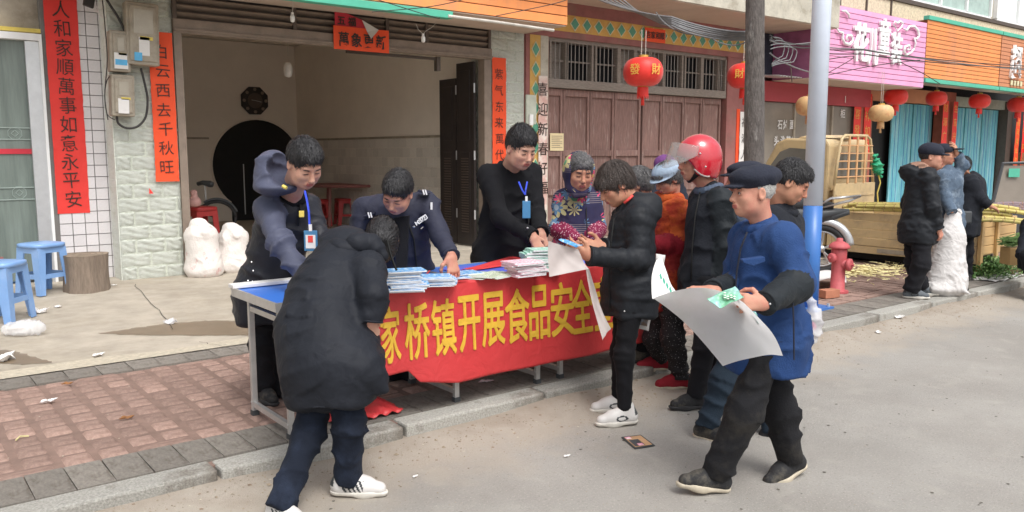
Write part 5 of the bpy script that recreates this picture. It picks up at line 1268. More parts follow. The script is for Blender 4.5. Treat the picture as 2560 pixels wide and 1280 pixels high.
# green bag on rack, rope
q = np.array([TX1 - .06, TY1 - .03, 1.42]); o = soft('green_bag', [ellip(q, (.10, .08, .08), k=.05), capsule(q + [.02, 0, -.05], q + [.1, 0, -.14], .07, .03, k=.04), capsule(q, q + [-.06, 0, .13], .05, .03, k=.04)], ['greenplastic'], h=.013, wr=.02, wf=40, seed=6); tag(o, 'crumpled green plastic bag tied to the truck rack', 'plastic bag')
tag(part('rope', MB().tube([tuple(q + [.03, 0, -.1]), tuple(q + [.12, 0, -.25]), tuple(q + [.05, 0, -.4]), tuple(q + [.1, 0, -.6]), tuple(q + [.06, 0, -.7])], .01, 6), 'yellow', smooth=True), 'yellow rope hanging below the green bag on the truck rack', 'rope')
# cane
def cane(label, a, b, r=.021, m='cane', grp='sugarcane stalks on the truck'):
    a = np.array(a, float); b = np.array(b, float); L = np.linalg.norm(b - a); n = int(L / .13)
    t = thing('sugarcane', label, 'sugarcane', grp, loc=tuple(a)); pts = []; rr = []
    for i in range(n + 1):
        s = i / n; p = (b - a) * s + UP * .03 * math.sin(s * 3.1) 
        for ds, q in ((-.012, .97), (0, 1.16), (.012, .97)): pts.append(tuple(p + (b - a) * ds / L)); rr.append(r * q)
    part('stalk', MB().tube(pts, rr, 8), m, t, smooth=True)
    g = MB()
    for i in range(0, n + 1): g.tube([tuple((b - a) * (i / n) + UP * .03 * math.sin(i / n * 3.1) - (b - a) / L * .004), tuple((b - a) * (i / n) + UP * .03 * math.sin(i / n * 3.1) + (b - a) / L * .004)], r * 1.19, 8)
    part('nodes', g, 'canering', t, stuff=True)
rs = random.Random(9)
k = 0
for row in range(2):
    for j in range(8):
        dx = j * .075 + row * .03; z = bz1 + .03 + row * .045 + (j % 3) * .012
        nm = ['lower', 'upper'][row]
        cane(f'yellow sugarcane stalk in the {nm} layer on the truck bed', (TX0 - .05 + dx + rs.uniform(-.05, .05), TY1 - rs.uniform(0.0, .55) - row * .15, z + rs.uniform(0, .02)), (TX0 + dx * 1.1 + rs.uniform(-.1, .1), TY0 - rs.uniform(-.1, .35), z + rs.uniform(-.01, .02)), rs.uniform(.018, .024)); k += 1
for j in range(9):
    a = ony(2395 + rs.uniform(-20, 20), 520 + j * 4.5, 4.25); a = at(2385 + rs.uniform(-15, 15), 515 + j * 5, 9.6); b = at(2525 + rs.uniform(-20, 40), 525 + j * 4 + rs.uniform(-3, 3), 9.75)
    cane('yellow sugarcane stalk laid across the tail of the truck', a, b, .023, 'cane', 'sugarcane stalks across the tail')
for j in range(4): cane('dark purple sugarcane stalk behind the yellow ones at the right edge', at(2480 + 10 * j, 512 + j * 4, 10.1), at(2600, 518 + j * 5, 10.2), .026, 'canepurple', 'dark sugarcane stalks')
# crate, peelings, vegetables
p = onz(2252, 656, .12); t = wthing('plastic_crate', 'black plastic crate with a pale lid beside the truck', 'crate', (p[0], p[1], .12)); cx_, cy_ = p[0] - .08, p[1] - .1
cw, cd, chh = .2, .16, .30
for z in np.linspace(.13, .12 + chh, 8): part('rail', MB().box(cx_ - cw, cx_ + cw, cy_ - cd, cy_ - cd + .01, z, z + .014).box(cx_ - cw, cx_ - cw + .01, cy_ - cd + .011, cy_ + cd, z, z + .014).box(cx_ - cw, cx_ + cw, cy_ + cd, cy_ + cd + .01, z, z + .014), 'crate', t)
g = MB()
for xx in np.linspace(cx_ - cw, cx_ + cw - .01, 11): g.box(xx, xx + .01, cy_ - cd - .004, cy_ - cd - .0005, .13, .12 + chh)
for yy in np.linspace(cy_ - cd, cy_ + cd, 8): g.box(cx_ - cw - .004, cx_ - cw - .0005, yy, yy + .01, .13, .12 + chh)
part('slats', g, 'crate', t, stuff=True)
part('lining', MB().box(cx_ - cw + .02, cx_ + cw - .02, cy_ - cd + .02, cy_ + cd - .02, .13, .40), 'dark', t)
part('lid', MB().box(cx_ - cw - .01, cx_ + cw + .01, cy_ - cd - .01, cy_ + cd + .01, .445, .47), 'alu', t, bevel=.008)
g = MB(); rs = random.Random(11); p0 = onz(2190, 682, .12)
for k in range(420):
    x = p0[0] + rs.gauss(0, .5); y = p0[1] + rs.gauss(0, .22); a = rs.uniform(0, 3.14); l = rs.uniform(.05, .16); z = .125 + rs.uniform(0, .04)
    g.add([(x, y, z), (x + l * math.cos(a), y + l * math.sin(a), z + rs.uniform(0, .02)), (x + l * math.cos(a) + .01, y + l * math.sin(a) + .012, z + .006), (x + .012, y + .01, z + .012)], [(0, 1, 2, 3)])
o = part('cane_peelings', g, 'peel', stuff=True); o['label'] = 'pale sugarcane peelings heaped on the bricks'
g = MB(); g2 = MB()
p0 = onz(2478, 690, .12)
for k in range(900):
    s = rs.gauss(0, .20); x = p0[0] + s + .05; y = p0[1] + rs.gauss(0, .14) + .02; h_ = .2 * math.exp(-(s / .3) ** 2) * rs.random(); a = rs.uniform(-.7, .7) + (3.14 if rs.random() < .3 else 0); l = rs.uniform(.05, .12); w_ = rs.uniform(.008, .02); z = .13 + h_; u = rs.uniform(-.3, .6) * l
    ca, sa = math.cos(a), math.sin(a)
    (g if rs.random() < .6 else g2).add([(x, y, z), (x + ca * l * .5 - sa * w_, y + sa * l * .5 + ca * w_, z + u * .7 + .01), (x + ca * l, y + sa * l, z + u), (x + ca * l * .5 + sa * w_, y + sa * l * .5 - ca * w_, z + u * .7 + .01)], [(0, 1, 2, 3)])
t = wthing('vegetable_pile', 'pile of leafy green vegetables on a white sheet at the kerb', 'vegetables', tuple(p0)); part('leaves', g, 'leaf', t, stuff=True); part('pale_leaves', g2, 'leaf2', t, stuff=True)
g = MB()
for k in range(140):
    x = p0[0] + rs.gauss(.42, .08); y = p0[1] + rs.gauss(0, .1) - .05; z = .13 + rs.random() * .12; g.tube([(x, y, z), (x + rs.uniform(-.02, .1), y + rs.uniform(-.05, .05), z - .02)], rs.uniform(.006, .012), 5)
part('roots', g, 'root', t, stuff=True)
g = MB(); g.grid(lambda a, b: (p0[0] - .5 + 1.0 * a, p0[1] - .25 + .3 * b, .128 + .012 * math.sin(a * 20 + b * 5)), 30, 6); tag(part('plastic_sheet', g, 'paperwhite', smooth=True, solid=.002), 'white plastic sheet under the green vegetables', 'sheet')
g = MB(); q0 = at(2525, 605, 9.55)
for k in range(90): g.tube([tuple(q0 + cv(rs.uniform(-.12, .0), rs.uniform(-.05, .05), rs.uniform(-.1, .1))), tuple(q0 + cv(rs.uniform(.1, .3), rs.uniform(-.02, .12), rs.uniform(-.1, .1)))], .006, 4)
tag(part('leeks', g, 'leaf2'), 'bunch of green leeks on a small stand at the right edge', 'leeks')
tag(part('stand_box', MB().obox(q0 + cv(.05, -.16, 0), RT * .10, FW * .1, UP * .10), 'truckwood', bevel=.005), 'small wooden box under the leeks', 'box')
q0 = onz(2410, 655, .14); tag(soft('yellow_bag', [ellip(q0 + UP * .08, (.12, .1, .09), k=.05)], ['yellow'], h=.013, wr=.014, wf=30, seed=4), 'small yellow plastic bag behind the white sack', 'bag')
q0 = at(2525, 490, 13.5); t = wthing('tricycle_cab', 'dark windscreen and cab of a cargo tricycle at the right edge', 'tricycle', tuple(onz(2530, 600, .12)))
part('cab_frame', MB().obox(q0 + cv(0, -.38, .2), RT * .36 , FW * .25, UP * .26), 'moto', t, bevel=.04)
part('windscreen', MB().prism([tuple(q0 + cv(-.26, -.1, 0)), tuple(q0 + cv(.26, -.1, 0)), tuple(q0 + cv(.34, .5, .05)), tuple(q0 + cv(-.12, .5, .05))], tuple(cv(0, 0, .02))), 'shopglass', t)
part('windscreen_frame', MB().tube([tuple(q0 + cv(-.28, -.12, 0)), tuple(q0 + cv(-.13, .53, .05)), tuple(q0 + cv(.4, .55, .05))], .03, 6), 'moto', t)
part('green_sticker', MB().obox(q0 + cv(.04, .38, -.0), RT * .09, FW * .004, UP * .07), 'greentrim', t)

# motorbike
mt_ = wthing('motorbike', 'parked motorbike with white rear wheel behind the white and blue pole', 'motorbike', tuple(onz(2050, 680, .12)))
wc = at(2053, 622, 10.1); mdir = cv(-.9, 0, .35); mdir /= np.linalg.norm(mdir); side_ = np.cross(UP, mdir)
def mp(s, z, o=0): return tuple(wc + mdir * s + UP * z + side_ * o)
wr_ = .265
part('tyre', MB().tube([mp(wr_ * math.cos(a), wr_ * math.sin(a)) for a in np.linspace(0, 2 * math.pi, 40)], .038, 8), 'rubber', mt_, smooth=True)
rim_ = part('rim', MB().tube([mp(.215 * math.cos(a), .215 * math.sin(a)) for a in np.linspace(0, 2 * math.pi, 40)], .014, 6), 'silver', mt_, smooth=True)
for k in range(5):
    a = k * 1.2566 + .3
    for d_ in (-.16, .16): part('spoke', MB().tube([mp(.04 * math.cos(a), .04 * math.sin(a)), mp(.21 * math.cos(a + d_), .21 * math.sin(a + d_))], .011, 6), 'silver', rim_)
part('hub', MB().tube([mp(0, 0, -.05), mp(0, 0, .05)], .045, 12), 'silver', mt_, smooth=True)
part('mudguard', MB().tube([mp(.33 * math.cos(a), .33 * math.sin(a) + .01) for a in np.linspace(1.5, 3.0, 14)], [.05] * 14, 8), 'alu', mt_, smooth=True)
part('swing_arm', MB().tube([mp(0, 0, -.07), mp(.5, .12, -.07)], .03, 6), 'moto', mt_)
part('shock_absorber', MB().tube([mp(.02, .02, -.08), mp(.14, .36, -.08)], .025, 8), 'moto', mt_)
part('body', MB().tube([mp(-.30, .48), mp(.0, .42), mp(.4, .40), mp(.8, .45), mp(1.05, .55)], [.02, .09, .12, .12, .09], 12), 'moto', mt_, smooth=True)
part('seat', MB().tube([mp(-.12, .52), mp(.1, .54), mp(.5, .53), mp(.62, .56)], [.05, .08, .09, .05], 12), 'rubber', mt_, smooth=True)
part('tail_panel', MB().tube([mp(-.30, .46), mp(.1, .35), mp(.4, .22)], [.03, .08, .1], 10), 'moto', mt_, smooth=True)
for o_ in (-.08, .08): part('carrier_rail', MB().tube([mp(.1, .50, o_), mp(-.08, .62, o_), mp(-.42, .66, o_), mp(-.30, .60, o_), mp(.05, .50, o_)], .011, 6), 'silver', mt_, smooth=True)
for s in (-.1, -.2, -.3): part('carrier_bar', MB().tube([mp(s, .635, -.08), mp(s, .635, .08)], .008, 6), 'silver', mt_)
part('fork', MB().tube([mp(1.35, .0, .06), mp(1.1, .75, .06)], .022, 8), 'alu', mt_)
fw_ = part('tyre', MB().tube([mp(1.35 + wr_ * math.cos(a), wr_ * math.sin(a)) for a in np.linspace(0, 2 * math.pi, 36)], .036, 8), 'rubber', mt_, smooth=True)
part('handlebar', MB().tube([mp(1.0, .82, -.3), mp(1.1, .78, -.1), mp(1.1, .78, .1), mp(1.0, .82, .3)], .014, 6), 'silver', mt_)
part('front_fairing', MB().tube([mp(1.05, .75), mp(1.12, .6), mp(1.1, .4)], [.05, .1, .06], 10), 'redprint', mt_, smooth=True)
part('mirror_stalk', MB().tube([mp(1.0, .82, -.2), mp(.98, 1.0, -.24)], .007, 5), 'moto', mt_)
# ================================================================ PEOPLE
def skin(k, c, c2): return mat(k, lin(c), .6, .07, 22, .15, 260, col2=lin(c2), fac2=(.45, .72), scale2=11, spec=.3)
M['skin_a'] = skin('skin_a', (205, 160, 138), (192, 128, 112)); M['skin_b'] = skin('skin_b', (188, 138, 112), (176, 112, 94)); M['skin_c'] = skin('skin_c', (198, 146, 124), (182, 112, 98))
m_('lip', lin((165, 92, 84)), .5, .05); m_('hairblack', (.018, .017, .019), .45, .4, 60, .9, 150, stretch=(1, 1, .3)); m_('hairgrey', (.16, .155, .155), .5, .5, 70, .9, 150, col2=(.045, .043, .045), fac2=(.4, .6), scale2=60)
m_('hairbrown', (.05, .036, .03), .45, .4, 60, .9, 150); m_('hairwhite', (.42, .41, .39), .6, .3, 70, .6, 150); m_('brow', (.03, .025, .025), .7); m_('eyewhite', (.62, .58, .55), .3); m_('iris', (.015, .01, .01), .15)
def fabric(k, c, r=.85, b=.25, bs=120, sheen=.15, **kw):
    soft_ = bs < 100
    return m_(k, c, r, kw.pop('var', .15), kw.pop('scale', 5), min(1, b * .9) if soft_ else b, bs * .5 if soft_ else bs, sheen=sheen * .15, spec=.16, distort=.8 if soft_ else 0, bdist=.016 if soft_ else .01, **kw)
fabric('parka', (.016, .018, .024), .62, .6, 24, .05); fabric('nylon', (.024, .025, .032), .42, .5, 28, .05); fabric('slate', (.075, .082, .125), .55, .5, 28, .1)
fabric('policenavy', (.03, .032, .052), .6, .4, 30, .1); fabric('woolblack', (.011, .011, .013), .95, .3, 200, .05); fabric('puffer', (.018, .020, .024), .55, .35, 40, .05)
fabric('jeans', (.012, .016, .027), .9, .3, 150, .1, col2=(.022, .03, .052), fac2=(.45, .7), scale2=5); fabric('jeans2', (.022, .034, .05), .9, .3, 150, .1)
fabric('blacktrousers', (.014, .014, .017), .9, .25, 120); fabric('leggings', (.008, .008, .010), .8, .2, 120); fabric('blueworker', (.020, .050, .150), .9, .35, 140, .1, col2=(.03, .065, .17), fac2=(.4, .7), scale2=4)
fabric('sleeveblack', (.018, .022, .026), .6, .5, 40); fabric('capnavy', (.025, .028, .042), .85, .4, 120); fabric('coatgrey', (.018, .020, .026), .9, .3, 90); fabric('greyblue', (.085, .11, .16), .8, .4, 60)
fabric('redcoat', (.19, .015, .015), .85, .6, 60, .3, col2=(.42, .07, .02), fac2=(.45, .6), scale2=5); fabric('orangecoat', (.50, .10, .025), .8, .6, 40, .3, col2=(.35, .04, .02), fac2=(.45, .6), scale2=8); fabric('redsleeve', (.24, .015, .025), .85, .5, 80, .3)
fabric('redslipper', (.26, .02, .03), .9, .4, 100, .2); fabric('shoeblack', (.03, .03, .032), .7, .3, 60, .05, col2=(.14, .125, .10), fac2=(.5, .68), scale2=7); m_('solecream', (.50, .44, .34), .8, .2, 12); m_('shoewhite', (.62, .60, .58), .5, .06, 8); m_('solewhite', (.62, .59, .53), .6, .12, 14); m_('shoestripe', (.04, .045, .05), .5)
m_('shoegrey', (.10, .115, .13), .7, .3, 20); fabric('denim', (.09, .125, .175), .9, .5, 60, .1, col2=(.2, .25, .31), fac2=(.5, .65), scale2=9); fabric('lightblue', (.33, .42, .53), .8, .4, 60); fabric('purple', (.14, .05, .17), .85, .4, 60)
m_('helmetred', (.50, .015, .03), .14, .03, 3, coat=1.0, col2=(.62, .10, .14), fac2=(.62, .8), scale2=1.5); m_('visor', (.42, .40, .38), .06, .05, alpha=.30, spec=.8); m_('trim_silver', (.5, .47, .45), .3, metal=.5); fabric('strap', (.02, .02, .02), .7)
m_('lanyard', (.03, .07, .62), .6); m_('badgeblue', (.06, .20, .38), .35); m_('badgecard', (.75, .74, .75), .4); m_('patch_white', (.72, .72, .74), .6); m_('brownfur', (.30, .17, .12), .9)
m_('fleece', (.60, .52, .42), .95)
fabric('dusty', (.016, .016, .018), .95, .3, 120, .1, col2=(.055, .05, .043), fac2=(.5, .75), scale2=4)
def special(name, build):
    m = bpy.data.materials.new(name); m.use_nodes = True; t = m.node_tree; b = t.nodes['Principled BSDF']; b.inputs['Roughness'].default_value = .85; build(t, b); M[name] = m
def nd(t, k, **kw):
    n = t.nodes.new(k)
    for a, v in kw.items(): setattr(n, a, v)
    return n
def floral(t, b):
    L = t.links; tc = nd(t, 'ShaderNodeTexCoord'); cur = None
    base = nd(t, 'ShaderNodeTexNoise'); base.inputs['Scale'].default_value = 6; L.new(tc.outputs['Object'], base.inputs['Vector'])
    mx0 = nd(t, 'ShaderNodeMix', data_type='RGBA'); mx0.inputs[6].default_value = (.012, .018, .07, 1); mx0.inputs[7].default_value = (.03, .015, .045, 1); L.new(base.outputs[0], mx0.inputs[0]); cur = mx0.outputs[2]
    # woven stripes
    sp = nd(t, 'ShaderNodeSeparateXYZ'); L.new(tc.outputs['Object'], sp.inputs[0])
    def mth(op, a, c=None, cl=False):
        n = nd(t, 'ShaderNodeMath', operation=op, use_clamp=cl)
        for i, q in enumerate((a, c)):
            if q is None: continue
            if isinstance(q, (int, float)): n.inputs[i].default_value = q
            else: L.new(q, n.inputs[i])
        return n.outputs[0]
    z = sp.outputs['Z']; st_ = mth('GREATER_THAN', mth('SINE', mth('MULTIPLY', z, 420)), .55); bd = mth('GREATER_THAN', mth('SINE', mth('MULTIPLY', z, 26)), .45)
    mk = mth('MULTIPLY', mth('MULTIPLY', st_, bd), .55); mx = nd(t, 'ShaderNodeMix', data_type='RGBA'); mx.inputs[7].default_value = (.32, .26, .25, 1); L.new(cur, mx.inputs[6]); L.new(mk, mx.inputs[0]); cur = mx.outputs[2]
    for i, (sc_, th, c1, c2) in enumerate(((5.6, .085, (.46, .40, .20), (.10, .26, .14)), (7.2, .060, (.10, .20, .33), (.35, .42, .48)), (6.4, .05, (.55, .06, .14), (.55, .35, .12)))):
        v = nd(t, 'ShaderNodeTexVoronoi'); v.inputs['Scale'].default_value = sc_; v.inputs['Randomness'].default_value = .75
        mp = nd(t, 'ShaderNodeMapping'); mp.inputs['Location'].default_value = (i * 3.3, i * 1.7, i * 5.1); L.new(tc.outputs['Object'], mp.inputs[0]); L.new(mp.outputs[0], v.inputs['Vector'])
        sc2 = nd(t, 'ShaderNodeVectorMath', operation='SCALE'); sc2.inputs['Scale'].default_value = 1.0; L.new(mp.outputs[0], sc2.inputs[0])
        sb = nd(t, 'ShaderNodeVectorMath', operation='SUBTRACT'); L.new(sc2.outputs[0], sb.inputs[0]); L.new(v.outputs['Position'], sb.inputs[1])
        # petals in the plane that faces the street
        dx = nd(t, 'ShaderNodeVectorMath', operation='DOT_PRODUCT'); dx.inputs[1].default_value = tuple(RT); L.new(sb.outputs[0], dx.inputs[0])
        s2 = nd(t, 'ShaderNodeSeparateXYZ'); L.new(sb.outputs[0], s2.inputs[0])
        an = mth('ARCTAN2', s2.outputs['Z'], dx.outputs['Value']); ln = nd(t, 'ShaderNodeVectorMath', operation='LENGTH'); L.new(sb.outputs[0], ln.inputs[0])
        pet = mth('MULTIPLY', mth('ADD', mth('MULTIPLY', mth('ABSOLUTE', mth('COSINE', mth('MULTIPLY', an, 4))), .5), .5), th)
        ins = mth('LESS_THAN', ln.outputs['Value'], pet); mid_ = mth('LESS_THAN', ln.outputs['Value'], th * .38)
        cc = nd(t, 'ShaderNodeMix', data_type='RGBA'); cc.inputs[6].default_value = (*c1, 1); cc.inputs[7].default_value = (*c2, 1); L.new(mid_, cc.inputs[0])
        m2 = nd(t, 'ShaderNodeMix', data_type='RGBA'); L.new(ins, m2.inputs[0]); L.new(cur, m2.inputs[6]); L.new(cc.outputs[2], m2.inputs[7]); cur = m2.outputs[2]
    L.new(cur, b.inputs['Base Color'])
special('floral', floral)
def dots(bgc, fc, sc_, th):
    def f(t, b):
        L = t.links; tc = nd(t, 'ShaderNodeTexCoord'); v = nd(t, 'ShaderNodeTexVoronoi'); v.inputs['Scale'].default_value = sc_; L.new(tc.outputs['Object'], v.inputs['Vector'])
        c = nd(t, 'ShaderNodeMath', operation='LESS_THAN'); c.inputs[1].default_value = th; L.new(v.outputs['Distance'], c.inputs[0])
        m = nd(t, 'ShaderNodeMix', data_type='RGBA'); m.inputs[6].default_value = (*bgc, 1); m.inputs[7].default_value = (*fc, 1); L.new(c.outputs[0], m.inputs[0]); L.new(m.outputs[2], b.inputs['Base Color'])
        bp = nd(t, 'ShaderNodeBump'); bp.inputs['Strength'].default_value = .4; L.new(v.outputs['Distance'], bp.inputs['Height']); L.new(bp.outputs[0], b.inputs['Normal'])
    return f
special('cuffpink', dots((.20, .008, .05), (.62, .38, .42), 55, .30)); special('sequin', dots((.012, .010, .012), (.32, .29, .30), 75, .17))

# ---- canonical head: z up, y forward, about .235 high
def head_prims(kind):
    j = {'m': 1.0, 'f': .93, 'o': .97}[kind]
    P = [ellip((0, -.018, .032), (.076, .094, .088), k=.03), ellip((0, .028, -.03), (.064 * j, .064, .082), k=.04),
         ellip((0, .058, -.088), (.030 * j, .026, .020), k=.035), ellip((-.046 * j, .02, -.062), (.02, .045, .03), k=.03), ellip((.046 * j, .02, -.062), (.02, .045, .03), k=.03),
         ellip((-.038, .060, -.022), (.024, .022, .022), k=.025), ellip((.038, .060, -.022), (.024, .022, .022), k=.025),
         ellip((0, .078, .034), (.045, .014, .012), k=.02),
         ellip((-.030, .094, .010), (.019, .017, .012), k=.02, op='-'), ellip((.030, .094, .010), (.019, .017, .012), k=.02, op='-'),
         ellip((-.030, .076, .006), (.015, .012, .011), k=.008), ellip((.030, .076, .006), (.015, .012, .011), k=.008),
         capsule((0, .086, .018), (0, .106, -.020), .008, .012, k=.014), ellip((0, .110, -.026), (.011, .010, .009), k=.01), ellip((-.013, .100, -.029), (.008, .010, .008), k=.008), ellip((.013, .100, -.029), (.008, .010, .008), k=.008),
         ellip((0, .088, -.056), (.026, .012, .016), k=.015), ellip((0, .096, -.052), (.021, .009, .0048), k=.005, mt=1), ellip((0, .095, -.0625), (.018, .009, .0058), k=.005, mt=1), ellip((0, .107, -.0572), (.021, .010, .0014), k=.004, op='-'),
         capsule((0, -.03, -.05), (0, -.045, -.19), .056 * j, .060 * j, k=.03)]
    for s in (-1, 1):
        P += [capsule((s * .016, .100, -.026), (s * .030, .091, -.056), .0035, .0025, k=.010, op='-'), capsule((s * .018, .0925, -.004), (s * .040, .084, -.006), .003, .002, k=.007, op='-')]
        P += [ellip((s * .080, -.008, -.004), (.010, .020, .032), k=.008), ellip((s * .087, -.004, .0), (.006, .011, .020), k=.006, op='-')]
    return P
_heads = {}
def head_arrays(kind):
    if kind not in _heads:
        pr = head_prims(kind); V, Q = sdf_mesh(pr, .0042, 1)
        lip = (np.abs(V[:, 0]) < .021) & (V[:, 1] > .091) & (V[:, 2] < -.0475) & (V[:, 2] > -.0685); _heads[kind] = (V, Q, lip[Q[:, 0]] & lip[Q[:, 2]])
    return _heads[kind]
def hand_arrays(curl, spread=.1, thumb=.5, point=False):
    key = (curl, spread, thumb, point)
    if key not in _heads:
        P = [capsule((.0, 0, 0), (-.018, 0, 0), .025, .027, k=.02, side=(0, 1, 0), ks=1.2), capsule((.02, -.018, 0), (.082, -.026, .0), .014, .0125, k=.02), capsule((.02, .0, .001), (.086, .0, .002), .015, .013, k=.022), capsule((.02, .016, 0), (.084, .024, .0), .015, .013, k=.022)]
        for i, (y, l) in enumerate(((-.032, .060), (-.011, .074), (.010, .080), (.031, .070))):
            c = 0 if (point and i == 3) else curl * (1 + .12 * (3 - i)); p = np.array([.084 - .006 * abs(i - 1.6), y, .001]); a = c * .5; yaw = (i - 1.5) * spread * .25
            for q, (f, r0, r1) in enumerate(((.44, .0095, .0088), (.31, .0088, .0080), (.25, .0080, .0068))):
                d = np.array([math.cos(a) * math.cos(yaw), math.sin(yaw), -math.sin(a)]); e = p + d * l * f; P.append(capsule(p, e, r0, r1, k=.004)); p = e; a += c * .75
        a = thumb; p = np.array([.022, .030, -.004]); d = np.array([.62, .70, -.35 * a]); d /= np.linalg.norm(d); e = p + d * .038; P.append(capsule(p, e, .0135, .0105, k=.014))
        d2 = np.array([.9, .25 - .3 * a, -.30 - .5 * a]); d2 /= np.linalg.norm(d2); e2 = e + d2 * .030; P.append(capsule(e, e2, .0105, .0092, k=.005)); d3 = np.array([.9, -.1 - .4 * a, -.3 - .4 * a]); d3 /= np.linalg.norm(d3); P.append(capsule(e2, e2 + d3 * .022, .0092, .007, k=.005))
        V, Q = sdf_mesh(P, .0034, 1); _heads[key] = (V, Q)
    return _heads[key]
def unit(v): v = np.array(v, float); return v / (np.linalg.norm(v) + 1e-9)
def frame(x, z):
    x = unit(x); z = unit(np.array(z, float) - x * np.dot(x, z)); return np.stack([x, np.cross(z, x), z], 1)
def face_frame(yaw, pitch, roll=0):
    d0 = RT * math.sin(R(yaw)) - FW * math.cos(R(yaw)); d = d0 * math.cos(R(pitch)) - UP * math.sin(R(pitch)); u = UP * math.cos(R(pitch)) + d0 * math.sin(R(pitch)); s = np.cross(d, u)
    r = R(roll); s2 = s * math.cos(r) + u * math.sin(r); u2 = u * math.cos(r) - s * math.sin(r)
    return np.stack([s2, d, u2], 1)       # columns: local x, y (forward), z
# ---- hair in head space
def hair_prims(style):
    E = lambda c, r, k=.02: ellip(c, r, k)
    cut = lambda c, n: (np.array(c, float), unit(n))
    if style in ('short', 'crop', 'thin', 'nape'):
        t = {'short': .013, 'crop': .009, 'thin': .010, 'nape': .018}[style]; tp = {'short': .016, 'crop': .026, 'thin': .012, 'nape': .018}[style]; zl = -.105 if style == 'nape' else -.055
        P = [ellip((0, -.020, .040), (.076 + t * .6, .094 + t, .086 + tp), clip=[cut((0, .02, -.02 + (zl + .055)), (0, .62, -.55)), cut((0, 0, zl), (0, 0, -1))]), ellip((0, -.03, -.03 if zl < -.1 else .03), (.072, .072, .07), k=.04, clip=[cut((0, 0, zl), (0, 0, -1)), cut((0, .0, 0), (0, 1, 0))]), ellip((0, .030, .085), (.062, .058, .034 + tp * .3), k=.03)]
        P += [ellip((0, .085, .002), (.074, .045, .064), k=.012, op='-'), ellip((-.08, .012, -.015), (.016, .028, .034), k=.008, op='-'), ellip((.08, .012, -.015), (.016, .028, .034), k=.008, op='-')]
    elif style == 'all':
        P = [ellip((0, -.018, .022), (.090, .112, .118)), ellip((0, -.045, -.06), (.072, .065, .075), k=.05), ellip((0, .03, -.04), (.072, .07, .09), k=.04)]
    elif style == 'bob':
        P = [ellip((0, -.022, .034), (.096, .112, .106), clip=[cut((0, 0, -.075), (0, -.2, -1))]), ellip((0, -.07, -.02), (.07, .05, .06), k=.04), ellip((0, .068, .055), (.06, .035, .03), k=.03)]
        P += [ellip((0, .105, -.03), (.070, .060, .064), k=.015, op='-'), ellip((-.09, .008, -.02), (.022, .022, .032), k=.01, op='-'), ellip((.09, .008, -.02), (.022, .022, .032), k=.01, op='-')]
    elif style == 'pulled':
        P = [ellip((0, -.020, .034), (.083, .104, .097), clip=[cut((0, 0, -.05), (0, 0, -1))]), ellip((0, .04, .075), (.055, .05, .035), k=.03)]
        P += [ellip((0, .100, -.012), (.072, .062, .066), k=.012, op='-'), ellip((-.085, .015, -.02), (.018, .03, .035), k=.01, op='-'), ellip((.085, .015, -.02), (.018, .03, .035), k=.01, op='-')]
    elif style == 'under':
        P = [ellip((0, -.022, .028), (.081, .099, .088), clip=[cut((0, .0, .045), (0, 0, 1)), cut((0, 0, -.055), (0, 0, -1)), cut((0, .012, 0), (0, 1, 0))])]
        P += [ellip((-.085, -.002, -.01), (.02, .026, .036), k=.006, op='-'), ellip((.085, -.002, -.01), (.02, .026, .036), k=.006, op='-')]
    return P
def xf(V, Rm, o, s=1.0): return (V * s) @ Rm.T + o
def mesh_from(name, V, Q, mats, mi=None): return to_mesh(name, V, Q, mats, mi)

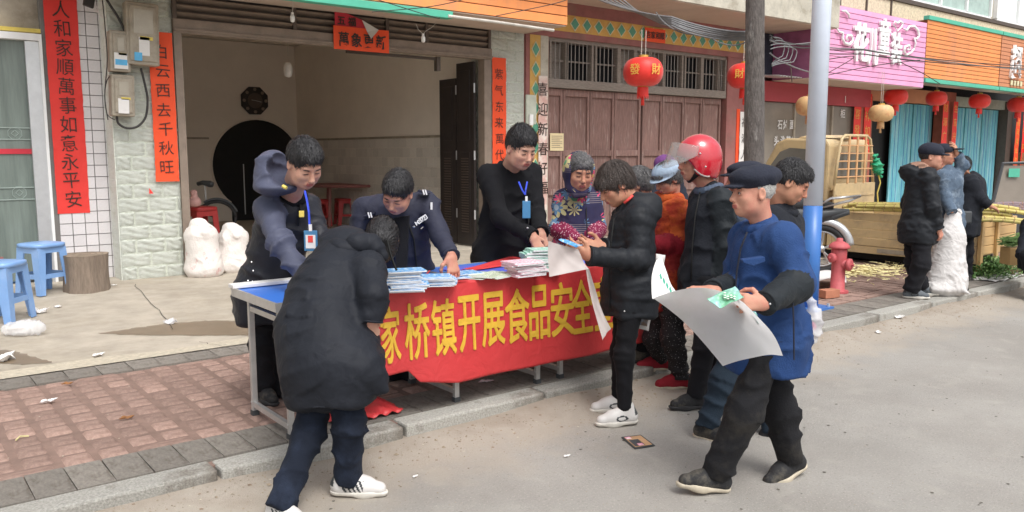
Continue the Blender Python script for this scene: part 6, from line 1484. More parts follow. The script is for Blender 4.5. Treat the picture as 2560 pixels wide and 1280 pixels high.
def shoe(parent, ank, toe, kind, s=1.0, label=None):
    """ank: ankle joint; toe: unit direction of the foot"""
    x = unit(toe); z = unit(UP - x * np.dot(UP, x)); Rm = np.stack([x, np.cross(z, x), z], 1)
    key = ('shoe', kind)
    if key not in _heads:
        S = [capsule((-.045, 0, -.068), (.075, .004, -.072), .036, .040, k=.03, side=(0, 1, 0), ks=1.05, clip=[(np.array([0, 0, -.088]), np.array([0, 0, -1.])), (np.array([0, 0, -.068]), np.array([0, 0, 1.]))]), capsule((.075, .004, -.072), (.152, .002, -.068), .040, .031, k=.03, clip=[(np.array([0, 0, -.088]), np.array([0, 0, -1.])), (np.array([0, 0, -.066]), np.array([0, 0, 1.]))])]
        hh = .012 if kind == 'slipper' else 0
        U = [capsule((-.040, 0, -.045), (-.02, 0, .012 - hh), .036, .036, k=.02), capsule((-.03, 0, -.045), (.07, .003, -.052), .037, .038, k=.03), capsule((.07, .003, -.052), (.142, .002, -.056), .038, .030, k=.03), capsule((.0, 0, -.005), (.085, 0, -.035), .030, .026, k=.03)]
        for p in U: p['clip'] = [(np.array([0, 0, -.072]), np.array([0, 0, -1.]))]
        if kind == 'slipper':
            for p in U: p['ra'] *= 1.12; p['rb'] *= 1.15
        _heads[key] = (sdf_mesh(S, .005, 1), sdf_mesh(U, .005, 1))
    (SV, SQ), (UV, UQ) = _heads[key]
    um, sm = {'sneaker': ('shoewhite', 'solewhite'), 'trainer': ('shoewhite', 'solewhite'), 'black': ('shoeblack', 'solecream'), 'slipper': ('redslipper', 'solecream'), 'dark': ('shoeblack', 'rubber'), 'grey': ('shoegrey', 'solewhite')}[kind]
    mi = None; mats = [um]
    if kind in ('sneaker', 'trainer', 'grey'):
        mats = [um, 'shoestripe']; c = UV[UQ].mean(1)
        if kind == 'sneaker': w_ = c[:, 0] + c[:, 2] * .55; mi = ((np.abs(c[:, 1]) > .018) & (c[:, 0] > -.02) & (c[:, 0] < .075) & (((w_ - .0) % .022) < .011) & (c[:, 2] < -.012)) | ((c[:, 0] < -.058) & (c[:, 2] > -.04))
        else: w_ = np.sqrt((c[:, 0] - .03) ** 2 * .5 + (c[:, 2] + .045) ** 2 * 2.5); mi = ((np.abs(c[:, 1]) > .02) & (w_ > .017) & (w_ < .027)) | ((c[:, 0] < -.05) & (c[:, 2] > -.03))
        mi = mi.astype('i4')
    up_ = link('shoe', mesh_from('shoe', xf(UV, Rm, ank, s), UQ, mats, mi), parent, label=label)
    link('sole', mesh_from('sole', xf(SV, Rm, ank, s), SQ, [sm]), up_)
    if kind in ('sneaker', 'trainer', 'black', 'grey', 'dark'):
        g = MB()
        for k in range(4):
            xx = .028 + .017 * k; zz = .006 - .013 * k - .0; pts = [np.array([xx, y * s, zz - 18 * y * y + .002]) for y in (-.024, -.012, 0, .012, .024)]; g.tube([tuple(xf(np.array([q]), Rm, ank, s)[0]) for q in pts], .0028, 5)
        part('lace', g, 'shoewhite' if kind != 'black' else 'meter', up_, stuff=False)

def person(label, D, J, head, hands=None, group=None, skin_='skin_b', jacket=None, legs=None, shoes=None, hair=None, extras=(), hkind='m', collar=None, seed=1, faceless=False):
    """J: joints as (u, v, dd) - image position and depth offset from D"""
    P = {k: at(u, v, D + dd) for k, (u, v, dd) in J.items()}
    hu, hv, hd = head['c']; hc = at(hu, hv, D + hd); s = head['px'] * (D + hd) / F / .262; HR = face_frame(head['yaw'], head.get('pitch', 0), head.get('roll', 0))
    base = (P['hipL'] + P['hipR']) / 2
    fz = min([P[k][2] for k in ('anL', 'anR') if k in P] + [base[2] - .8]) - .08
    t = wthing('person', label, 'person', (base[0], base[1], max(fz, 0)), group)
    # body: head, neck, trunk and limbs under the clothes, hands - one mesh
    VV, QQ, MI = [], [], []; n = 0
    def addm(V, Q, mi=None, flip=False):
        nonlocal n
        if flip: Q = Q[:, ::-1]
        VV.append(V); QQ.append(Q + n); MI.append(np.zeros(len(Q), 'i4') if mi is None else mi.astype('i4')); n += len(V)
    HV, HQ, lip = head_arrays(hkind); 
    HV2 = xf(HV, HR, hc, s)
    # bend the neck towards the collar
    mC = (P['shL'] + P['shR']) / 2; nk = xf(np.array([[0, -.04, -.15]]), HR, hc, s)[0]; tgt = mC + UP * .03
    wgt = np.clip((-HV[:, 2] - .075) / .085, 0, 1)[:, None] ** 1.3 * np.clip((.05 - HV[:, 1]) / .05, 0, 1)[:, None]; HV2 = HV2 + wgt * (tgt - nk) * .8
    addm(HV2, HQ, lip)
    core = [capsule(base, mC - UP * .06, .09, .09, k=.05), capsule(P['shL'], P['shR'], .04, .04, k=.04)]
    for sd_ in 'LR':
        core += [capsule(P['sh' + sd_], P['el' + sd_], .036, .03, k=.03), capsule(P['el' + sd_], P['wr' + sd_], .03, .025, k=.02)]
        if 'kn' + sd_ in P: core += [capsule(P['hip' + sd_], P['kn' + sd_], .055, .042, k=.04), capsule(P['kn' + sd_], P['an' + sd_], .042, .032, k=.02)]
    CV, CQ = sdf_mesh(core, .024, 1); addm(CV, CQ)
    for sd_ in 'LR':
        h_ = (hands or {}).get(sd_)
        if h_:
            V, Q = hand_arrays(h_.get('curl', .45), h_.get('spread', .3), h_.get('thumb', .5), h_.get('point', False)); fl = sd_ == 'R'
            V = V.copy()
            if not fl: V[:, 1] *= -1
            Rm = frame(cv(*h_['dir']), cv(*h_['back'])); addm(xf(V, Rm, P['wr' + sd_], h_.get('s', 1.08)), Q, flip=not fl)
    body = link('body', mesh_from('body', np.concatenate(VV), np.concatenate(QQ), [skin_, 'lip'], np.concatenate(MI)), t)
    # eyes and brows
    if not faceless:
        look = head.get('eyes', 'down')
        for sx in (-1, 1):
            g = MB()
            pts = [np.array([sx * (.030 + q), .0885 - .9 * abs(q) ** 1.0 * .35, .0045 - (q * q) * 22 + (0.001 if look == 'down' else .005)]) for q in (-.014, -.007, 0, .007, .014)]
            g.tube([tuple(xf(np.array([q]), HR, hc, s)[0]) for q in pts], [.0012, .0021, .0024, .0021, .0012], 6); part('eyelashes', g, 'brow', t)
            if look != 'down':
                ew = MB(); ep = xf(np.array([[sx * .030, .0815, .006]]), HR, hc, s)[0]; V_ = []
                part('eye', MB().lathe([(.0001, -.0085 * s), (.006 * s, -.006 * s), (.0085 * s, 0), (.006 * s, .006 * s), (.0001, .0085 * s)], tuple(ep), 12), 'eyewhite', t, smooth=True)
                ip = xf(np.array([[sx * .030, .0875, .0055]]), HR, hc, s)[0]; part('iris', MB().lathe([(.0001, -.0042 * s), (.003 * s, -.003 * s), (.0042 * s, 0), (.003 * s, .003 * s), (.0001, .0042 * s)], tuple(ip), 10), 'iris', t, smooth=True)
            g = MB(); pts = [np.array([sx * (.031 + q), .0905 - abs(q + .004) * .45, .026 + .003 - (q - .004) ** 2 * 14]) for q in (-.018, -.009, 0, .009, .018)]
            g.tube([tuple(xf(np.array([q]), HR, hc, s)[0]) for q in pts], [.0018, .0030, .0032, .0026, .0012], 6); part('eyebrow', g, head.get('brow', 'brow'), t)
            g = MB(); g.tube([tuple(xf(np.array([q]), HR, hc, s)[0]) for q in ((sx * .006, .1095, -.0345), (sx * .010, .1065, -.0352))], .0022, 5); part('nostril', g, 'lip', body)
    if hair:
        style, hm = hair; HP, HQ2 = sdf_mesh(hair_prims(style), .0045, 1); Nn = vnormals(HP, HQ2)
        th = np.arctan2(HP[:, 0], HP[:, 1] + .02); am = {'short': .0018, 'nape': .0016, 'all': .0016, 'crop': .0014, 'thin': .001, 'bob': .0012, 'pulled': .0016, 'under': .001}[style]
        d = am * np.sin(th * 26 + 3 * sn(HP, 25, seed) + HP[:, 2] * 60) + am * .9 * sn(HP * [1, 1, .4], 120, seed + 1)
        if style in ('short', 'crop'): d += am * 1.5 * np.clip(HP[:, 2] - .06, 0, 1) / .05 * sn(HP, 90, seed + 4)
        HP = HP + Nn * d[:, None]
        rs_ = np.random.RandomState(seed); ns = {'short': 2600, 'nape': 3000, 'all': 4200, 'crop': 2600, 'thin': 1200, 'bob': 3200, 'pulled': 2200, 'under': 900}[style]; ix = rs_.randint(0, len(HP), ns); ix = ix[(Nn[ix, 2] > -.5)]
        wh = np.array([.01, -.055, .125]); dv = HP[ix] - wh
        if style in ('short', 'crop'): dv[:, 1] += .06; dv[:, 2] -= .02
        if style == 'pulled': dv = np.array([0, -.15, -.06]) - HP[ix] * [.2, 0, 0]
        if style == 'under': dv = np.tile([0, -.3, -1.], (len(ix), 1))
        nn_ = Nn[ix]; dv = dv - nn_ * (dv * nn_).sum(1)[:, None]; dv /= np.linalg.norm(dv, axis=1)[:, None] + 1e-6; dv += rs_.normal(size=dv.shape) * (.06 if style in ('bob', 'pulled') else .14)
        L_ = {'nape': .018, 'all': .018, 'short': .022, 'crop': .022, 'thin': .014, 'bob': .040, 'pulled': .045, 'under': .012}[style] * rs_.uniform(.6, 1.3, len(ix))[:, None]; lift = {'nape': .15, 'all': .12, 'short': .16, 'crop': .34, 'thin': .3, 'bob': .03, 'pulled': .03, 'under': .15}[style]
        sd2 = np.cross(nn_, dv) * .0016; p0 = HP[ix] - nn_ * .002; p1 = HP[ix] + dv * L_ * .55 + nn_ * L_ * lift * .55; p2 = HP[ix] + dv * L_ + nn_ * L_ * lift * .45
        SV_ = np.stack([p0 - sd2, p0 + sd2, p1 + sd2 * .9, p1 - sd2 * .9, p2 + sd2 * .25, p2 - sd2 * .25], 1).reshape(-1, 3); o_ = np.arange(len(ix))[:, None] * 6 + len(HP); SQ_ = np.concatenate([o_ + [0, 1, 2, 3], o_ + [3, 2, 4, 5]])
        link('hair', mesh_from('hair', xf(np.concatenate([HP, SV_]), HR, hc, s), np.concatenate([HQ2, SQ_]), [hm]), t)
    # jacket
    lat = unit(P['shR'] - P['shL']); hl = unit(P['hipR'] - P['hipL'])
    if jacket:
        j = jacket; spine = mC - base; ch = mC - unit(spine) * j.get('chdrop', .10); q_ = j.get('quilt'); rw, rc = j['rw'], j['rc']; ks = j.get('ks', 1.3)
        down = unit(np.array(j['hemdir']) if 'hemdir' in j else (-UP)); hem = base + down * j['hem']; rh = j.get('rh', rw)
        hem2 = hem + down * .1
        arm = tuple(q * .94 for q in j.get('arm', (.068, .058, .050))); am = j.get('armmat', 0)
        pr = [capsule(base, ch, rw, rc, k=.08, side=lat, ks=ks, quilt=q_), capsule(base, hem2, rw, rh, k=.10, side=lat, ks=ks, quilt=q_, clip=[(hem, down)], drape=j.get('drape', (5, .010, seed))),
              capsule(P['shL'] - UP * .01, P['shR'] - UP * .01, arm[0] * .98, arm[0] * .98, k=.09, mt=j.get('yoke', 0)), capsule(mC, mC + (tgt - mC) + UP * .02 + unit(hc - mC) * .02, .075, .062, k=.05)]
        for sd_ in 'LR':
            m_s = j.get('arm' + sd_, am); cufe = P['wr' + sd_] - unit(P['wr' + sd_] - P['el' + sd_]) * -.005; dr = unit(P['wr' + sd_] - P['el' + sd_])
            pr += [capsule(P['sh' + sd_], P['el' + sd_], arm[0], arm[1], k=.026, quilt=q_, mt=m_s), capsule(P['el' + sd_], cufe + dr * .05, arm[1], arm[2], k=.03, quilt=q_, mt=j.get('fore' + sd_, m_s), clip=[(cufe, dr)])]
        if not j.get('open', 0) is None and collar:
            pass
        for (c, r, k, op, mt, ax) in j.get('blobs', ()):
            Rm = np.stack([RT, FW, UP]) if ax is None else face_frame(*ax).T
            pr.append(ellip(at(c[0], c[1], D + c[2]), r, k=k, op=op, mt=mt, rot=Rm))
        for (c1, c2, r1, r2, k, mt) in j.get('caps', ()): pr.append(capsule(at(c1[0], c1[1], D + c1[2]), at(c2[0], c2[1], D + c2[2]), r1, r2, k=k, mt=mt))
        # room for the head and the hem opening
        pr.append(ellip(hc, (.088 * s, .104 * s, .118 * s), k=.02, op='-', rot=HR.T)) if j.get('headroom', 1) else None
        jk = soft(j.get('name', 'jacket'), pr, j['m'], h=j.get('h', .012), parent=t, wr=j.get('wr', .006), wf=j.get('wf', 22), seed=seed, label=j.get('label'))
        if j.get('cuffs', 1):
            for sd_ in 'LR':
                dr = unit(P['wr' + sd_] - P['el' + sd_]); u1 = unit(np.cross(dr, UP + .1)); u2 = np.cross(dr, u1); rr = arm[2] * .97; cc = P['wr' + sd_]
                m_s = j['m'][min(j.get('fore' + sd_, j.get('arm' + sd_, am)), len(j['m']) - 1)]
                part('cuff', MB().tube([tuple(cc + (u1 * math.cos(q) + u2 * math.sin(q)) * rr) for q in np.linspace(0, 2 * math.pi, 20)], .0075, 6), m_s, jk, smooth=True)
        if j.get('front'):
            g = MB(); V = np.empty(len(jk.data.vertices) * 3, 'f'); jk.data.vertices.foreach_get('co', V); V = V.reshape(-1, 3)
            out = []
            for (u, v, dd) in j['front']:
                q = at(u, v, D + dd); dq = unit(q - CAM); rel = V - q; al = rel @ dq; pr2 = np.linalg.norm(rel - al[:, None] * dq, axis=1); ok = pr2 < .022
                if ok.any(): out.append(tuple(q + dq * (al[ok].min() - .001)))
            if len(out) > 1: part('zip', g.tube(out, j.get('zipr', .0045), 6), j.get('zipm', 'strap'), jk, smooth=True)
        if collar:
            n_ = unit(hc - mC); n_ = unit(n_ + UP * .6); c0 = mC + (tgt - mC) + n_ * collar.get('up', .012); a1 = unit(np.cross(n_, HR[:, 1])); a2 = np.cross(a1, n_); rr = collar.get('r', .075); pc = []
            for i in range(14):
                a = 2 * math.pi * i / 14; b_ = 2 * math.pi * (i + 1) / 14; f1, f2 = (c0 + (a1 * math.cos(q) + a2 * math.sin(q)) * rr for q in (a, b_)); hh = n_ * collar.get('h', .02); pc.append(capsule(f1 + hh * (.5 - .8 * (math.sin(a) < -.6)), f2 + hh * (.5 - .8 * (math.sin(a) < -.6)), collar.get('t', .02), collar.get('t', .02), k=.02))
            soft('collar', pc, [collar['m']], h=.009, parent=jk, wr=.003, wf=30, seed=seed + 7)
    if legs:
        g = legs; r_ = g['r']; pr = [capsule(P['hipL'] , P['hipR'], r_[0] * 1.05, r_[0] * 1.05, k=.08)]
        for sd_ in 'LR':
            if 'kn' + sd_ not in P: continue
            a, k_, e = P['hip' + sd_], P['kn' + sd_], P['an' + sd_]; dr = unit(e - k_); en = e + dr * g.get('drop', .02)
            pr += [capsule(a, k_, r_[0], r_[1], k=.06), capsule(k_, en + dr * .06, r_[1], r_[2], k=.05, clip=[(en, dr)])]
            if g.get('bag'): pr.append(ellip(e + dr * -.03, (r_[2] * 1.12,) * 3, k=.04))
        soft('trousers', pr, [g['m']], h=g.get('h', .011), parent=t, wr=g.get('wr', .007), wf=g.get('wf', 30), seed=seed + 20)
    if shoes:
        for sd_ in 'LR':
            if 'an' + sd_ in P and shoes.get(sd_): shoe(t, P['an' + sd_], cv(*shoes[sd_]), shoes['k'], shoes.get('s', 1.0))
    return t, P, hc, HR, s
def hp(H4, p): t, P, hc, HR, s = H4; return xf(np.array([p], float), HR, hc, s)[0]
def hsoft(H4, name, prims, mats, h=.006, **kw):
    """a soft part modelled in head space"""
    t, P, hc, HR, s = H4; V, Q = sdf_mesh(prims, h, 1); Nn = vnormals(V, Q); d = kw.get('wr', .002) * sn(V, kw.get('f', 30), kw.get('seed', 1)); V = V + Nn * d[:, None]
    mi = None
    if len(mats) > 1:
        pos = [p for p in prims if p['op'] == '+']; near = np.stack([pdist(p, V[:, 0], V[:, 1], V[:, 2]) for p in pos], 1).argmin(1); mi = np.array([p['m'] for p in pos])[near][Q[:, 0]]
    return link(name, mesh_from(name, xf(V, HR, hc, s), Q, mats, mi), kw.get('parent', t), label=kw.get('label'))
def lanyard(H4, pts, D, wdt=.006):
    t = H4[0]; g = MB().tube([tuple(at(u, v, D + d)) for u, v, d in pts], wdt, 5); return part('lanyard', g, 'lanyard', t)

# ---------------- 1 officer in the hooded navy coat
A = person('officer in navy coat with slate hood and blue lanyard, standing behind the left table end', 4.95,
  dict(shR=(672, 520, -.22), shL=(768, 512, .05), elR=(700, 608, -.42), elL=(800, 600, -.05), wrR=(765, 700, -.5), wrL=(845, 690, -.2), hipR=(655, 735, -.02), hipL=(688, 730, .14), knR=(655, 860, .0), knL=(690, 862, .16), anR=(658, 965, .05), anL=(706, 978, .15)),
  dict(c=(762, 410, -.40), px=128, yaw=42, pitch=38, roll=-4, eyes='down'), skin_='skin_a', hair=('short', 'hairblack'),
  hands=dict(R=dict(dir=(.7, -.6, .1), back=(.3, .4, -.8))),
  jacket=dict(front=[(752, 495, 0), (750, 530, 0), (746, 565, 0)], zipr=.006, m=['nylon', 'slate'], rw=.165, yoke=0, rc=.150, ks=1.22, hem=.16, rh=.19, hemdir=-UP, arm=(.080, .072, .058), armR=1, foreR=1, armL=0, wr=.013, wf=24, chdrop=.12, h=.0115,
    blobs=[((684, 428, -.30), (.108, .13, .125), .03, '+', 1, None), ((690, 468, -.34), (.125, .12, .05), .05, '+', 1, None), ((716, 418, -.38), (.095, .13, .105), .02, '-', 0, None)]),
  collar=dict(m='woolblack', r=.078, t=.026, up=.03, h=.04), legs=dict(m='blacktrousers', r=(.088, .072, .066), wr=.006), shoes=dict(k='dark', L=(.5, 0, -.6), R=(.5, 0, -.6)), seed=2)
lanyard(A, [(762, 478, -.5), (767, 500, -.54), (772, 530, -.56), (774, 572, -.56)], 4.95)
t = A[0]; q = at(777, 602, 4.95 - .58); bd_ = part('badge', MB().obox(q, RT * .036, FW * .003, UP * .055), 'badgeblue', t, bevel=.003); part('card', MB().obox(q - FW * .005 - UP * .004, RT * .026, FW * .001, UP * .036), 'badgecard', bd_); part('photo', MB().obox(q - FW * .007 + UP * .01, RT * .013, FW * .001, UP * .018), 'redprint', bd_); part('clip', MB().obox(q + UP * .07, RT * .008, FW * .004, UP * .018), 'badgecard', bd_)
for (u, v) in ((629, 655), (633, 677), (620, 702), (631, 704)): part('snap_button', MB().lathe([(.001, -.006), (.006, 0), (.001, .006)], tuple(at(u, v, 4.95 - .24)), 8), 'silver', t)
part('epaulette_badge', MB().tube([tuple(at(707, 465, 4.46)), tuple(at(716, 470, 4.45))], .010, 6), 'yellow', t); part('chest_badge', MB().obox(at(754, 535, 4.95 - .42), RT * .014, FW * .005, UP * .018), 'yellow', t, bevel=.003)

# ---------------- 2 police officer
B = person('policeman in navy jacket with white shoulder chevrons bending over booklets behind the table', 5.30,
  dict(shR=(912, 522, -.12), shL=(1068, 508, -.12), elR=(890, 610, -.15), elL=(1100, 590, -.26), wrR=(905, 690, -.35), wrL=(1128, 640, -.46), hipR=(985, 715, .15), hipL=(1030, 715, .1), knR=(975, 850, .15), knL=(1020, 850, .15), anR=(975, 945, .2), anL=(1030, 945, .2)),
  dict(c=(993, 482, -.42), px=113, yaw=-20, pitch=42, roll=14, eyes='down'), skin_='skin_c', hair=('short', 'hairblack'),
  hands=dict(L=dict(dir=(.15, -.95, -.25), back=(.5, .2, -.6), curl=.35, thumb=.6)),
  jacket=dict(front=[(1022, 560, 0), (1035, 600, 0), (1040, 650, 0), (1044, 700, 0)], zipr=.005, m=['policenavy'], rw=.165, rc=.155, ks=1.25, hem=.10, rh=.17, arm=(.080, .064, .052), wr=.012, wf=24, chdrop=.10),
  collar=dict(m='policenavy', r=.075, t=.02, up=.01, h=.02), legs=dict(m='blacktrousers', r=(.085, .07, .06), wr=.005), shoes=dict(k='dark', L=(.0, 0, -1), R=(0, 0, -1)), seed=5)
t = B[0]; D = 5.30
for (u, v, d, a) in ((1060, 480, -.21, 1), (923, 537, -.24, -1)):
    sp_ = part('shoulder_strap', MB().obox(at(u, v, D + d), RT * .035 - UP * .01 * a, FW * .03, UP * .006 + RT * .003), 'policenavy', t, bevel=.003)
    for k in (0, 1): part('chevron', MB().beam(at(u - 3 + 6 * k, v - 6, D + d - .035), at(u + 1 + 6 * k, v + 7, D + d - .035), .008, .006, up=tuple(FW)), 'patch_white', sp_)
for i, ch in enumerate('M03723'): put_char(ch, tuple(at(1043 + 4.6 * i, 558 - 3.0 * i, D - .40)), .034, t, 'patch_white', .02, rot=(R(90), R(-30), R(-38.3)), ext=.05)
part('name_bar', MB().beam(at(1046, 548, D - .36), at(1064, 536, D - .36), .004, .01, up=tuple(FW)), 'patch_white', t)
part('button', MB().lathe([(.001, -.007), (.009, 0), (.001, .007)], tuple(at(1035, 567, D - .37)), 10), 'silver', t); part('pin', MB().beam(at(1052, 572, D - .37), at(1058, 567, D - .37), .008, .005), 'silver', t)
part('arm_patch', MB().obox(at(1079, 515, D - .23), RT * .006, FW * .01, UP * .022), 'patch_white', t); part('shirt_front', MB().prism([tuple(at(u, v, D - .33)) for u, v in ((985, 545), (1022, 540), (1015, 690), (990, 690))], tuple(cv(0, 0, .05))), 'woolblack', t)

# ---------------- 3 man bending over, black parka
C3 = person('bending man in long black parka seen from behind, in white striped trainers', 3.78,
  dict(shL=(800, 668, .40), shR=(922, 668, .17), elL=(800, 780, .45), elR=(934, 738, .03), wrL=(850, 830, .5), wrR=(927, 803, .02), hipL=(800, 905, .10), hipR=(868, 905, .02), knL=(775, 1080, .05), knR=(872, 1070, .0), anL=(702, 1258, -.12), anR=(870, 1188, .10)),
  dict(c=(956, 602, .42), px=124, yaw=186, pitch=74, roll=0), skin_='skin_a', hair=('all', 'hairblack'), hands=dict(R=dict(dir=(.1, -.9, .4), back=(.6, .2, -.6), curl=.8, s=.95)), faceless=True, collar=dict(m='parka', r=.082, t=.036, up=.045, h=.04),
  jacket=dict(m=['parka'], rw=.20, rc=.125, ks=1.08, hem=.165, rh=.215, hemdir=cv(.05, -1, -.05), arm=(.086, .074, .056), wr=.007, wf=10, chdrop=.12, h=.0115, drape=(4, .017, 2.2),
    caps=[((838, 668, .28), (818, 740, .20), .135, .180, .06, 0), ((818, 740, .20), (808, 830, .12), .180, .212, .06, 0), ((808, 830, .12), (815, 905, .06), .212, .215, .06, 0), ((915, 925, -.06), (966, 974, -.06), .07, .012, .09, 0)],
    blobs=[((866, 606, .38), (.138, .12, .082), .035, '+', 0, None), ((890, 640, .22), (.05, .05, .012), .03, '-', 0, None)], label='long black parka with hood'),
  legs=dict(m='jeans', r=(.092, .070, .066), drop=.03, wr=.009, wf=26), shoes=dict(k='sneaker', R=(1, -.04, .0), L=(.55, -.03, -.4), s=1.05), seed=9)
soft('hood_edge', [capsule(at(893, 610, 4.02), at(930, 612, 4.03), .06, .05, k=.03), capsule(at(930, 612, 4.03), at(955, 640, 4.02), .05, .035, k=.03)], ['parka'], h=.01, parent=C3[0], wr=.004, seed=3)
t = C3[0]; part('collar_lining', MB().tube([tuple(at(u, v, 4.05)) for u, v in ((968, 600), (975, 630), (985, 660), (992, 676))], .006, 5), 'strap', t)

# ---------------- 4 man in the black coat with lanyard
E4 = person('young man in plain black coat with blue lanyard reaching to the green booklets', 5.85,
  dict(shR=(1222, 438, -.10), shL=(1328, 432, .08), elR=(1252, 545, -.26), elL=(1340, 525, -.05), wrR=(1332, 592, -.42), wrL=(1352, 582, -.30), hipR=(1238, 640, .0), hipL=(1285, 638, .12), knR=(1240, 780, .0), knL=(1285, 780, .12), anR=(1240, 865, .05), anL=(1285, 865, .15)),
  dict(c=(1302, 372, -.24), px=108, yaw=35, pitch=26, roll=0, eyes='down'), skin_='skin_a', hair=('crop', 'hairblack'),
  hands=dict(R=dict(dir=(.45, -.85, -.1), back=(.4, .4, -.8), curl=.3, thumb=.5), L=dict(dir=(.2, -.95, -.2), back=(.5, .1, -.8), curl=.4)),
  jacket=dict(front=[(1312, 470, 0), (1318, 510, 0), (1322, 545, 0), (1318, 620, 0), (1312, 660, 0)], zipr=.005, m=['woolblack'], name='coat', rw=.175, rc=.155, ks=1.25, hem=.16, rh=.195, arm=(.078, .066, .056), wr=.011, wf=20, chdrop=.1), collar=dict(m='woolblack', r=.078, t=.022, up=.01, h=.03),
  legs=dict(m='blacktrousers', r=(.085, .065, .06)), shoes=dict(k='dark', L=(.5, 0, -.8), R=(.5, 0, -.8)), seed=14)
lanyard(E4, [(1297, 455, -.36), (1305, 475, -.40), (1313, 487, -.40)], 5.85); lanyard(E4, [(1318, 455, -.34), (1314, 475, -.40), (1313, 487, -.40)], 5.85)
t = E4[0]; q = at(1316, 524, 5.43); bd_ = part('badge', MB().obox(q, RT * .027, FW * .004, UP * .058), 'badgeblue', t, bevel=.004); part('clip', MB().obox(q + UP * .072, RT * .008, FW * .004, UP * .016), 'badgecard', bd_)
part('cuff_button', MB().lathe([(.001, -.007), (.009, 0), (.001, .007)], tuple(at(1319, 570, 5.38)), 10), 'silver', t)
# ---------------- 5 elderly woman in floral jacket
G5 = person('elderly woman in navy floral jacket and headscarf with pink patterned sleeves', 6.45,
  dict(shR=(1408, 495, -.02), shL=(1478, 490, .02), elR=(1396, 572, -.06), elL=(1494, 570, -.02), wrR=(1448, 606, -.30), wrL=(1478, 606, -.30), hipR=(1428, 640, .0), hipL=(1462, 640, .0), knR=(1428, 740, .0), knL=(1462, 740, .0), anR=(1428, 815, .0), anL=(1462, 815, .0)),
  dict(c=(1450, 432, -.22), px=100, yaw=10, pitch=18, roll=3, eyes='down'), skin_='skin_b', hair=('pulled', 'hairgrey'), hkind='o', hands=dict(R=dict(dir=(.8, -.3, -.4), back=(.2, .9, -.3), curl=.5, s=1.1), L=dict(dir=(-.5, -.2, -.6), back=(.3, .9, -.3), curl=.5, s=1.1)),
  jacket=dict(front=[(1462, 480, 0), (1466, 530, 0), (1468, 590, 0)], m=['floral', 'cuffpink'], rw=.165, rc=.150, ks=1.2, hem=.16, rh=.17, arm=(.076, .072, .056), foreR=1, foreL=1, wr=.008, wf=14),
  legs=dict(m='blacktrousers', r=(.085, .06, .055)), shoes=dict(k='dark', L=(0, 0, -1), R=(0, 0, -1)), seed=17)
sc_p = [ellip((0, -.035, .005), (.108, .118, .128), k=.02), ellip((0, .02, -.105), (.085, .075, .05), k=.05), ellip((0, .085, .0), (.074, .12, .092), k=.02, op='-'), ellip((0, .03, .09), (.072, .10, .07), k=.03, op='-'), capsule((-.02, .07, -.125), (.03, .075, -.13), .02, .02, k=.02)]
hsoft(G5, 'headscarf', sc_p, ['floral'], h=.007, wr=.004, f=22)
# ---------------- 6 woman in the black puffer
W6 = person('woman with short dark hair in black hooded puffer jacket and white trainers, reading a leaflet', 4.95,
  dict(shL=(1598, 542, -.12), shR=(1562, 540, .16), elL=(1596, 652, -.16), elR=(1560, 640, .10), wrL=(1474, 640, -.26), wrR=(1506, 618, -.02), hipL=(1582, 715, -.06), hipR=(1570, 715, .12), knL=(1560, 890, -.08), knR=(1552, 880, .12), anL=(1562, 1022, -.06), anR=(1546, 992, .18)),
  dict(c=(1537, 462, -.02), px=112, yaw=-72, pitch=34, roll=-3, eyes='down'), skin_='skin_b', hair=('bob', 'hairbrown'), hkind='f',
  hands=dict(L=dict(dir=(-.85, .35, .1), back=(-.2, -.3, -.9), curl=.5, thumb=.6), R=dict(dir=(-.9, .15, -.1), back=(-.1, -.5, .8), curl=.5, thumb=.5)),
  jacket=dict(front=[(1535, 545, 0), (1528, 600, 0), (1522, 700, 0), (1524, 780, 0)], m=['puffer'], rw=.150, rc=.140, ks=1.12, hem=.165, rh=.175, arm=(.076, .068, .060), quilt=(.066, .0055), wr=.006, wf=26, chdrop=.10,
    blobs=[((1622, 520, .0), (.085, .09, .10), .05, '+', 0, None), ((1605, 478, .02), (.05, .07, .035), .03, '-', 0, None), ((1590, 505, .02), (.10, .10, .055), .05, '+', 0, None)]),
  legs=dict(m='leggings', r=(.085, .056, .042), wr=.004, wf=34, drop=.01), shoes=dict(k='trainer', L=(-.98, -.02, -.2), R=(-.98, -.02, -.1), s=1.02), seed=21)
part('red_collar', MB().tube([tuple(at(u, v, 4.86)) for u, v in ((1582, 488), (1572, 498), (1560, 508))], .009, 6), 'redprint', W6[0], smooth=True)
part('snap_button', MB().lathe([(.001, -.005), (.006, 0), (.001, .005)], tuple(at(1561, 778, 4.74)), 8), 'silver', W6[0])
